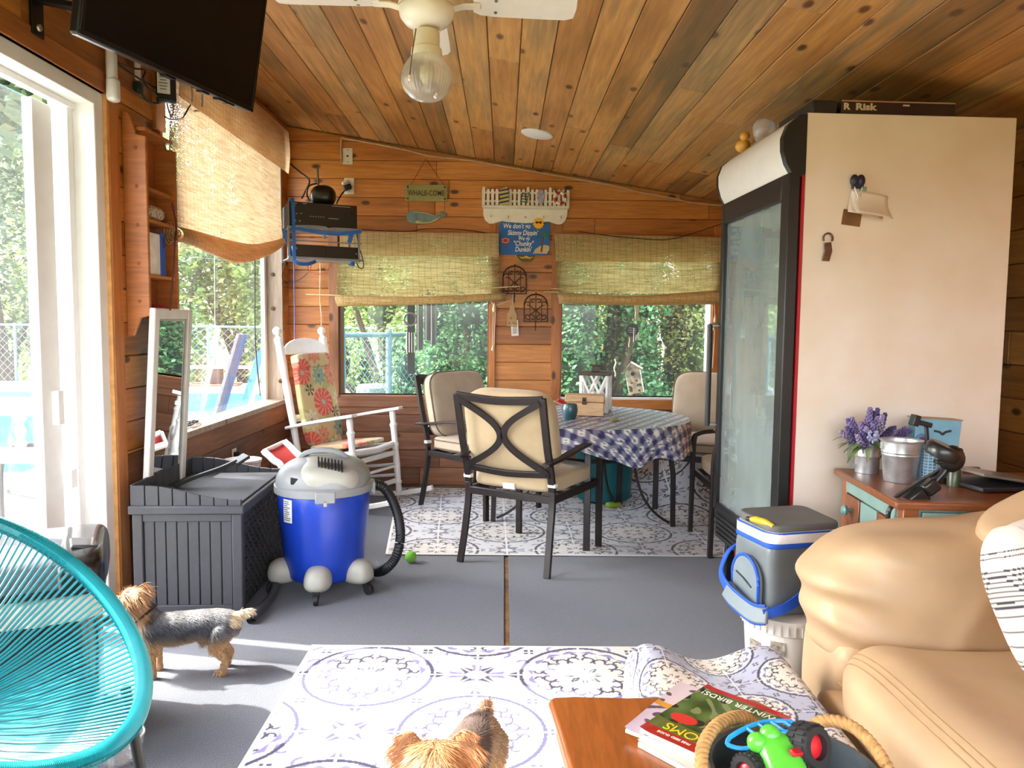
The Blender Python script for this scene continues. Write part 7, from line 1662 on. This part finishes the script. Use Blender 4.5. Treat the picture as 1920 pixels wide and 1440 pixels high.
at_ = thing('speaker_ball', 'black round wireless speaker with a grey antenna on the receiver', 'speaker', Vector(rc.location) + Vector((-.035, .16, .170)))
o = link('body', puff('body', (.090, .080, .078), 2.4, 12), M('speaker_black', (18, 18, 19), .35, coat=.2), at_, smooth=60); o.location = (0, 0, .078)
MB().tube([(-.03, -.02, .09), (-.034, -.03, .27)], .007, 8).build('antenna', M('antenna_grey', (110, 108, 106), .5), at_)
MB().tube(smoothpath([(-.1, .0, .04), (-.115, -.02, .09), (-.09, -.05, .14), (-.04, -.02, .165)], 5), .006, 6).build('cable_coil', CB, at_)
R0_ = Vector(rc.location)
cable('black lead from the outlet down behind the receiver', [WP(652, 352, .05), WP(640, 365, .06), WP(631, 382, .15)], .006)
cable('black lead from the blind end to the speaker', [WP(541, 305, .06), WP(562, 322, .08), WP(580, 338, .12), WP(572, 360, .2), WP(566, 372, .3)], .006)
cable('thin black lead hanging from the shelf over the left shade', [at_y(668, 432, 5.7), at_y(673, 462, 5.75), at_y(681, 490, 5.85), at_y(680, 503, 5.9), at_y(672, 500, 5.9), at_y(665, 482, 5.85)], .004)
cable('red lead hanging under the corner shelf', [at_y(585, 482, 5.7), at_y(582, 505, 5.75), at_y(578, 508, 5.8), at_y(577, 488, 5.75)], .0035, M('lead_red', (150, 60, 40), .6))
cable('orange lead looping from the shelf to the shade edge', [at_y(622, 483, 5.75), at_y(620, 498, 5.8), at_y(605, 512, 5.9), at_y(590, 515, 5.95)], .003, MATS['lead_red'])
cable('purple cord with a blue end hanging over the rocking chair', [at_y(551, 478, 5.72), at_y(552, 560, 5.72), at_y(552.5, 640, 5.72)], .004, M('cord_purple', (84, 74, 130), .6), 'cord', 'pull_cord')
cable('blue tip of the purple cord above the rocking chair crest', [at_y(552.5, 640, 5.72), at_y(552.5, 658, 5.72)], .009, M('cord_tip_blue', (50, 84, 160), .5), 'cord tip', 'cord_tip')
cable('cream cord running down the casing of the left back window', [WP(601, 480, .05), WP(600, 560, .05), WP(603, 600, .05), WP(599, 650, .05), WP(604, 700, .05), WP(602, 760, .05)], .005, M('cord_cream', (206, 188, 160), .6), 'cord', 'cord')
cable('tan cord running down the wall beside the corner post', [WP(534, 500, .05), WP(538, 560, .05), WP(535, 640, .05)], .005, MATS['cord_cream'], 'cord', 'cord')
cable('black lead drooping from the corner shelf to the post', [at_y(535, 490, 5.85), at_y(529, 520, 5.9), at_y(540, 530, 5.95), at_y(560, 525, 5.95), at_y(577, 512, 5.9)], .003)
# ------------------------------------------------------------------ ceiling fan and lamp
fc = at_y(800, 25, 2.8); fn = thing('ceiling_fan', 'white ceiling fan with a ribbed glass lamp globe', 'ceiling fan', (fc.x, 2.8, fc.z), 0)
FNW = M('fan_white', (238, 232, 220), .35, var=.03, coat=.2); FNC = M('fan_cream', (234, 226, 206), .4, var=.05)
MB().lathe([(0, -.052), (.045, -.050), (.075, -.038), (.094, -.015), (.099, .008), (.098, .018)], 40).build('motor_bowl', FNW, fn)
MB().lathe([(.100, .018), (.101, .024), (.100, .030)], 40, cap=False).build('gold_band', FNC, fn)
MB().lathe([(.100, .030), (.096, .05), (.075, .075), (.04, .082), (.028, .09), (.028, zc(fc.x) - fc.z - .02), (.06, zc(fc.x) - fc.z - .01)], 40).build('motor_housing', FNW, fn)
MB().lathe([(.010, -.062), (.012, -.05)], 12).build('collar', M('collar_dark', (70, 52, 40), .5), fn)
MB().lathe([(0, -.060), (.040, -.060), (.046, -.068), (.046, -.118), (.054, -.124), (.056, -.142), (.052, -.150)], 32).build('lamp_holder', FNC, fn)
prof = [(.050, -.148), (.066, -.165), (.082, -.190), (.090, -.215), (.089, -.240), (.078, -.268), (.055, -.292), (.026, -.304), (0, -.307)]
b = MB(); vs = []; fs = []; NS = 120
for r_, z in prof:
    for i in range(NS): a = 2 * math.pi * i / NS; k = r_ * (1 + .018 * math.cos(a * 40) * min(1, r_ / .05)); vs.append((k * math.cos(a), k * math.sin(a), z))
for k in range(len(prof) - 1):
    for i in range(NS): fs.append((k * NS + i, k * NS + (i + 1) % NS, (k + 1) * NS + (i + 1) % NS, (k + 1) * NS + i))
b.add(vs, fs); gm = glass('globe_glass', tint=(240, 234, 216), veil=.30, rough=.08, refl=2.5)
o = b.build('glass_globe', gm, fn, smooth=180)
MB().ell((0, 0, -.21), (.026, .026, .036)).build('bulb', M('bulb_white', (236, 232, 222), .3), fn)
MB().tube([(-.032, -.05, -.072), (-.04, -.085, -.16), (-.048, -.097, -.245)], .0022, 6).build('pull_chain', M('chain_brass', (110, 86, 56), .4, .7), fn); MB().lathe([(0, -.02), (.007, -.016), (.005, .0), (0, .002)], 10, TR((-.048, -.097, -.245))).build('pull_knob', FNW, fn)
MB().lathe([(0, -.02), (.007, -.016), (.005, .0), (0, .002)], 10, TR((.045, -.075, -.298), (0, .5, 0))).build('pull_knob', FNW, fn)
for k, a in enumerate((.045, math.pi + .045, math.pi / 2 + .045, -math.pi / 2 + .045)):
    m = Matrix.Rotation(a, 4, 'Z') @ Matrix.Translation((0, 0, .035)) @ Euler((math.radians(-10), 0, 0)).to_matrix().to_4x4()
    o_ = [(.165, -.040), (.19, -.058), (.24, -.066), (.40, -.072), (.50, -.074), (.53, -.060), (.535, 0), (.53, .060), (.50, .074), (.40, .072), (.24, .066), (.19, .058), (.165, .040)]
    bl = MB().prism(o_, .008, m @ TR((0, 0, -.004))).build('blade', FNW, fn, bevel=.002)
    MB().sweep([(m @ Vector(p)) for p in ((.085, 0, -.02), (.13, 0, -.008), (.19, 0, -.006))], [(-.022, -.004), (.022, -.004), (.022, .004), (-.022, .004)]).build('blade_arm', FNC, bl, bevel=.002)
    for x, y in ((.185, 0), (.245, -.035), (.245, .035)): MB().lathe([(0, -.009), (.006, -.008), (.006, -.004)], 8, m @ TR((x, y, 0))).build('screw', M('screw_steel', (150, 146, 140), .3, .8), bl)
dr_ = ray(1007, 250); k_ = (2.573 - 1.3) / (dr_.z + .159 * dr_.x); dp = CAM + dr_ * k_
dk = thing('ceiling_disk', 'round white cover plate on the ceiling boards', 'ceiling plate'); dk.matrix_world = basis(dp + Vector((0, 0, -.0)), (math.cos(ang), 0, -math.sin(ang)), (0, -1, 0))
MB().lathe([(0, 0), (.105, 0), (.104, .008), (.092, .014), (0, .016)], 40).build('cover', M('disk_white', (226, 228, 226), .45, var=.03), dk)
# ------------------------------------------------------------------ hanging things outside the back windows
YO = YB + .42
def eave(o): return zc(o.location.x) + .017 - o.location.z
def O(px, py, y=None): return at_y(px, py, y or YO)
CHM = M('chime_dark', (46, 44, 46), .5, .1); CHL = M('chime_light', (206, 206, 200), .35, .6); RUST = M('chime_brown', (80, 70, 58), .7)
t = thing('wind_chime', 'dark ornament with a ring and four pale chime tubes outside the left window', 'wind chime', O(770, 600)); o0 = Vector(t.location)
MB().tube([(0, 0, eave(t)), O(771, 575) - o0], .003, 5).build('string', RUST, t)
MB().bb((-.028, -.01, -.46), (.036, .01, .16)).build('back_strip', CHM, t, bevel=.003)
MB().tube([(.0 + .052 * math.cos(a), -.018, .005 + .052 * math.sin(a)) for a in np.linspace(0, 6.283, 26)[:-1]], .010, 8, closed=True).build('ring', M('ring_grey', (128, 126, 122), .5, .4), t)
for k in range(4): MB().tube([(-.030 + .021 * k, -.02, -.105), (-.030 + .021 * k, -.02, -.275)], .0042, 8).build('chime_tube', CHL, t)
t = thing('wind_chime', 'large wind chime of three dark tubes outside the left back window', 'wind chime', O(798, 500)); o0 = Vector(t.location)
MB().lathe([(0, 0), (.08, 0), (.08, .02), (0, .02)], 20).build('top_disc', RUST, t); MB().tube([(0, 0, .02), (0, 0, eave(t))], .003, 5).build('string', RUST, t)
for px, e in ((787, 656), (802, 638), (812, 646)): p, q = O(px, 505) - o0, O(px, e) - o0; MB().tube([p, q], .028, 12).build('chime_tube', CHM, t); MB().tube([p + Vector((-.012, -.026, 0)), q + Vector((-.012, -.026, 0))], .003, 6).build('painted_highlight', CHL, t)  # pale strip along each tube paints in its highlight
t = thing('lighthouse_ornament', 'pale lighthouse ornament hanging outside the right back window', 'ornament', O(1194, 590)); o0 = Vector(t.location)
PALEG = M('ornament_pale', (186, 184, 150), .7, var=.2)
MB().box((0, 0, -.045), (.062, .03, .012)).build('base', PALEG, t); MB().box((0, 0, .0), (.032, .026, .085), tap=(.7, .7)).build('tower', PALEG, t); MB().box((0, 0, .06), (.034, .02, .05)).build('lantern_room', PALEG, t); MB().tube([(0, 0, .085), (0, 0, eave(t))], .002, 5).build('string', RUST, t)
t = thing('disc_chime', 'black disc wind chime with slim tubes outside the right back window', 'wind chime', O(1185, 619)); o0 = Vector(t.location)
MB().lathe([(0, -.006), (.056, -.006), (.056, .006), (0, .006)], 28, TW).build('disc', M('disc_black', (20, 20, 22), .5), t)
for k in range(3): MB().box((.0, -.008, -.02 + .018 * k), (.07 - .012 * abs(k - 1), .002, .004), (0, .12, 0)).build('disc_scratch', CHL, t)
MB().tube([(0, 0, .056), (.0, 0, eave(t))], .002, 5).build('string', RUST, t)
for k, (x, a, e) in enumerate(((.012, .02, -.10), (.032, -.035, -.085), (.045, -.025, -.07), (.054, -.02, -.075))): MB().tube([(x, -.02, a), (x, -.02, e)], .0032, 6).build('chime_tube', CHL, t)
for k in range(7): MB().ell((-.022 + .003 * math.sin(k), 0, -.068 - .012 * k), (.005, .005, .007), 6, 5).build('bead', M('bead_pale', (216, 206, 170), .5), t)
t = thing('bead_strand', 'short pale beaded strand hanging outside left of the birdhouse', 'strand', O(1153, 690)); 
for k in range(12): MB().ell((.006 * math.sin(k * .8), 0, .07 - .0125 * k), (.006, .006, .0075), 6, 5).build('bead', MATS['bead_pale'], t)
MB().tube([(0, 0, .07), (0.0, 0, eave(t))], .0015, 5).build('string', RUST, t)
t = thing('birdhouse', 'weathered white birdhouse hanging outside the right back window', 'birdhouse', O(1189, 710), -.25); t.rotation_euler = (0, -.20, -.25)
BH = M('birdhouse_white', (206, 202, 184), .85, var=.45, scale=22, bump=.4)
MB().prism([(-.062, -.125), (.062, -.125), (.062, .07), (0, .125), (-.062, .07)], .11, basis((0, .055, 0), (1, 0, 0), (0, 0, 1))).build('body', BH, t, bevel=.002)
for s in (-1, 1): MB().box((s * .040, 0, .106), (.11, .15, .010), (0, s * .72, 0)).build('roof_panel', BH, t)
MB().lathe([(0, 0), (.017, 0), (.017, .004), (0, .004)], 16, on_wall(.0, .045, .055)).build('entrance_hole', M('hole_black', (16, 15, 15), .8), t)
for k in range(9):
    x, y = r.uniform(-.05, .05), r.uniform(-.11, .0); MB().box((x, -.057, y), (.022, .006, .014), (0, r.uniform(-1, 1), 0)).build('moss_patch', M('moss_dark', (70, 76, 52), .9), t)
MB().tube([(0, 0, .11), (.20 * eave(t), 0, eave(t) * .955)], .002, 5).build('string', RUST, t)
for k in range(5): MB().tube([(-.04, -.03, -.13), (-.10 + .02 * k, -.05 - .01 * k, -.17)], .002, 4).build('twig', M('twig_tan', (190, 168, 120), .8), t)
# ------------------------------------------------------------------ two small terriers
def skinmesh(b, voxel, smooth_it=6):
    """fuse overlapping limbs into one continuous body surface"""
    me = b.mesh('body'); o = bpy.data.objects.new('tmp', me); COL.objects.link(o)
    m = o.modifiers.new('r', 'REMESH'); m.mode = 'VOXEL'; m.voxel_size = voxel
    s = o.modifiers.new('s', 'SMOOTH'); s.factor = .5; s.iterations = smooth_it
    dg = bpy.context.evaluated_depsgraph_get(); out = bpy.data.meshes.new_from_object(o.evaluated_get(dg)); bpy.data.objects.remove(o); return out
def fur(name, me, parent, n, flow, length, colfn, seed=1, width=.0016, lift=.35):
    """hair strands combed over the body: three-segment tapered ribbons with their own colours"""
    r = np.random.default_rng(seed); me.calc_loop_triangles(); nt = len(me.loop_triangles)
    tri = np.zeros(nt * 3, np.int32); me.loop_triangles.foreach_get('vertices', tri); tri = tri.reshape(-1, 3)
    V = np.zeros(len(me.vertices) * 3); me.vertices.foreach_get('co', V); V = V.reshape(-1, 3)
    a, b, c = V[tri[:, 0]], V[tri[:, 1]], V[tri[:, 2]]; N = np.cross(b - a, c - a); ar = np.linalg.norm(N, axis=1); N /= ar[:, None] + 1e-12
    k = r.choice(nt, n, p=ar / ar.sum()); u, v = r.random(n), r.random(n); f = u + v > 1; u[f], v[f] = 1 - u[f], 1 - v[f]
    P = a[k] + (b[k] - a[k]) * u[:, None] + (c[k] - a[k]) * v[:, None]; Nn = N[k]
    F = flow(P, Nn); F += r.normal(size=(n, 3)) * .22; F -= Nn * (F * Nn).sum(1)[:, None]; F /= np.linalg.norm(F, axis=1)[:, None] + 1e-9
    L_ = length(P) * r.uniform(.6, 1.25, n); d0 = Nn * lift + F; d0 /= np.linalg.norm(d0, axis=1)[:, None]
    side = np.cross(d0, Nn); side /= np.linalg.norm(side, axis=1)[:, None] + 1e-9
    pts = []; p = P - Nn * .001
    for s, w in ((0, 1.), (.4, .9), (.75, .6), (1., .08)):
        q = P - Nn * .001 + d0 * (L_ * s)[:, None] + np.array([0, 0, -1]) * (L_ * .28 * s * s)[:, None] + F * (L_ * .15 * s * s)[:, None]
        pts += [q - side * width * w, q + side * width * w]
    VV = np.stack(pts, 1).reshape(-1, 3); i = np.arange(n)[:, None] * 8
    FF = np.concatenate([i + [[2 * s, 2 * s + 1, 2 * s + 3, 2 * s + 2]] for s in range(3)], 1).reshape(-1, 4)
    m2 = rawmesh(name, VV, FF); C = colfn(P, r); C = np.repeat(np.clip(C * r.uniform(.78, 1.18, n)[:, None], 0, 255), 8, 0); colour(m2, C)
    return stuff(link(name, m2, vcol('dog_fur', .6, sheen=.2), parent, smooth=180))
def mixc(a, b, t): return np.array(a)[None] * (1 - t[:, None]) + np.array(b)[None] * t[:, None]
EYE = M('dog_eye', (18, 12, 10), .08, coat=1.); NOSE = M('dog_nose', (26, 22, 22), .35)
TAN_, GOLD, STEEL, SILV, DARK = (184, 142, 98), (176, 122, 74), (74, 76, 84), (150, 148, 144), (52, 48, 46)
# standing terrier, nose to -x, in metres, feet on z = 0
d1_ = thing('small_dog', 'steel grey and tan terrier standing in profile beside the deck box', 'dog', (-1.16, 2.775, 0), math.radians(8))
b = MB()
sp_pts = [(-.125, 0, .175), (-.06, 0, .172), (.02, 0, .180), (.09, 0, .188), (.13, 0, .180)]; rad = [.060, .062, .056, .052, .054]
for i in range(4): b.capsule(sp_pts[i], sp_pts[i + 1], rad[i], rad[i + 1], 16)
b.capsule((-.13, 0, .195), (-.175, 0, .262), .045, .038, 14)                                 # neck
b.ell((-.195, 0, .290), (.046, .042, .042)); b.capsule((-.215, 0, .282), (-.256, 0, .270), .026, .018, 12)   # skull, muzzle
for s in (-1, 1):
    b.capsule((-.120, s * .036, .150), (-.122, s * .038, .085), .026, .017); b.capsule((-.122, s * .038, .085), (-.118, s * .038, .022), .015, .012); b.capsule((-.118, s * .038, .016), (-.138, s * .038, .012), .015, .012)
    b.capsule((.120, s * .036, .160), (.098, s * .040, .105), .040, .024); b.capsule((.098, s * .040, .105), (.138, s * .040, .062), .020, .014); b.capsule((.138, s * .040, .062), (.128, s * .040, .020), .013, .012); b.capsule((.126, s * .040, .016), (.106, s * .040, .012), .015, .012)
b.capsule((.150, 0, .205), (.215, 0, .228), .015, .010)                                      # tail
b.ell((.045, 0, .118), (.018, .012, .016))
for s in (-1, 1): b.sweep([(-.175, s * .032, .312), (-.160, s * .045, .325), (-.142, s * .05, .330)], [(-.020, -.004), (.020, -.004), (.020, .004), (-.020, .004)], (0, s * 1, .3), scale=[1, .8, .2])
me = skinmesh(b, .0065)
def col1(P, r):
    x, y, z = P.T; n = len(P); t = np.clip((z - .125) / .05, 0, 1) * np.clip((x + .165) / .04, 0, 1); C = mixc(TAN_, STEEL, t)
    hi = np.clip((z - .205) / .03, 0, 1) * (x > -.12); C = C * (1 - hi[:, None] * .7) + np.array(SILV) * hi[:, None] * .7
    pat = (np.sin(x * 60 + 3 * np.sin(z * 50)) > .4) & (t > .5); C[pat] = C[pat] * .72
    hd = x < -.15; C[hd & (z > .235)] = (186, 138, 94); C[hd & (z > .30)] = (196, 150, 104); C[(x > .145) & (z > .19)] = (196, 176, 146); return C
P0 = np.zeros(len(me.vertices) * 3); me.vertices.foreach_get('co', P0); colour(me, col1(P0.reshape(-1, 3), RNG) * .82)
body = link('body', me, vcol('dog_coat', .8, bump=.4), d1_, smooth=180)
def flow1(P, N):
    F = np.zeros_like(P); F[:, 0] = .9; F[:, 2] = -.55; leg = P[:, 2] < .11; F[leg] = (.1, 0, -1); return F
def len1(P): x, y, z = P.T; L_ = np.full(len(P), .017); L_[z < .10] = .011; L_[(x < -.15) & (z > .23)] = .036; L_[(z > .32)] = .020; L_[(x > .15) & (z > .19)] = .022; return L_
fur('fur', me, d1_, 22000, flow1, len1, col1, 3, .0009)
MB().ell((-.272, 0, .274), (.009, .009, .008)).build('nose', NOSE, d1_)
for s in (-1, 1): MB().ell((-.228, s * .024, .296), .0075).build('eye', EYE, d1_)
MB().tube([(-.155 + .045 * math.cos(a) * .9, .046 * math.sin(a), .232 + .03 * math.cos(a)) for a in np.linspace(0, 6.283, 30)[:-1]], .005, 6, closed=True).build('collar', M('collar_black', (30, 24, 26), .6), d1_)
MB().box((-.196, -.01, .175), (.004, .018, .022), (0, .2, 0)).build('collar_tag', M('tag_navy', (40, 40, 90), .4, .4), d1_)
ptsF = [(-.145, -.046, .330), (-.135, -.045, .345), (-.15, -.03, .350)]
# foreground terrier: face to the camera, back running away
d2_ = thing('small_dog', 'golden faced long haired terrier looking up from the sunny rug', 'dog', (-.142, 1.80, .012), math.radians(0))
b = MB()
# local: nose to -y
bd = [(0, -.02, .165), (.025, .07, .160), (.06, .155, .165), (.085, .215, .170)]; rd = [.060, .064, .060, .060]
for i in range(3): b.capsule(bd[i], bd[i + 1], rd[i], rd[i + 1], 16)
b.capsule((0, -.02, .185), (-.008, -.05, .235), .048, .045, 14)
b.ell((-.012, -.060, .258), (.058, .050, .048)); b.capsule((-.016, -.092, .240), (-.018, -.138, .226), .030, .020, 12)
for s in (-1, 1):
    b.capsule((s * .04, -.03, .14), (s * .042, -.04, .08), .026, .017); b.capsule((s * .042, -.04, .08), (s * .042, -.04, .02), .016, .013); b.capsule((s * .042, -.04, .016), (s * .042, -.065, .012), .016, .013)
    hx_ = .085; b.capsule((hx_ + s * .038, .215, .15), (hx_ + s * .040, .19, .10), .040, .024); b.capsule((hx_ + s * .040, .19, .10), (hx_ + s * .040, .235, .06), .020, .014); b.capsule((hx_ + s * .040, .235, .06), (hx_ + s * .040, .225, .02), .013, .012); b.capsule((hx_ + s * .040, .225, .016), (hx_ + s * .040, .20, .012), .015, .012)
b.capsule((.095, .255, .195), (.105, .275, .232), .026, .012)
for s in (-1, 1): b.sweep([(s * .044 - .012, -.055, .278), (s * .074 - .012, -.052, .312), (s * .098 - .012, -.048, .338 + .008 * s)], [(-.032, -.005), (.032, -.005), (.032, .005), (-.032, .005)], (0, -1, .2), scale=[1, .8, .15])
me = skinmesh(b, .0065)
def col2(P, r):
    x, y, z = P.T; t = np.clip((y + .01) / .03, 0, 1) * np.clip((z - .10) / .05, 0, 1); C = mixc((180, 122, 74), (84, 66, 58), t)
    s = (x > .11) & (y > .05); C[s] = C[s] * .4 + np.array((206, 170, 120)) * .6; C[(y > .25) & (z > .2)] = (184, 138, 104)
    C[(np.abs(x + .015) < .018) & (y < -.09)] = (218, 176, 140); return C
P0 = np.zeros(len(me.vertices) * 3); me.vertices.foreach_get('co', P0); colour(me, col2(P0.reshape(-1, 3), RNG) * .8)
link('body', me, MATS['dog_coat'], d2_, smooth=180)
def flow2(P, N):
    F = np.zeros_like(P); F[:, 1] = .9; F[:, 2] = -.5; hd = P[:, 1] < -.02; x = P[:, 0] + .012
    F[hd, 0] = np.sign(x[hd]) * 1.2 * np.clip(np.abs(x[hd]) / .02, .2, 1); F[hd, 1] = -.25; F[hd, 2] = -.8; return F
def len2(P): x, y, z = P.T; L_ = np.full(len(P), .020); L_[z < .10] = .012; L_[(y < -.02) & (z > .20)] = .040; L_[z > .305] = .014; L_[(y < -.11)] = .012; return L_
fur('fur', me, d2_, 30000, flow2, len2, col2, 5, .0009)
MB().ell((-.018, -.160, .230), (.011, .009, .009)).build('nose', NOSE, d2_)
for s in (-1, 1): MB().ell((-.014 + s * .030, -.104, .262), .0105).build('eye', EYE, d2_)
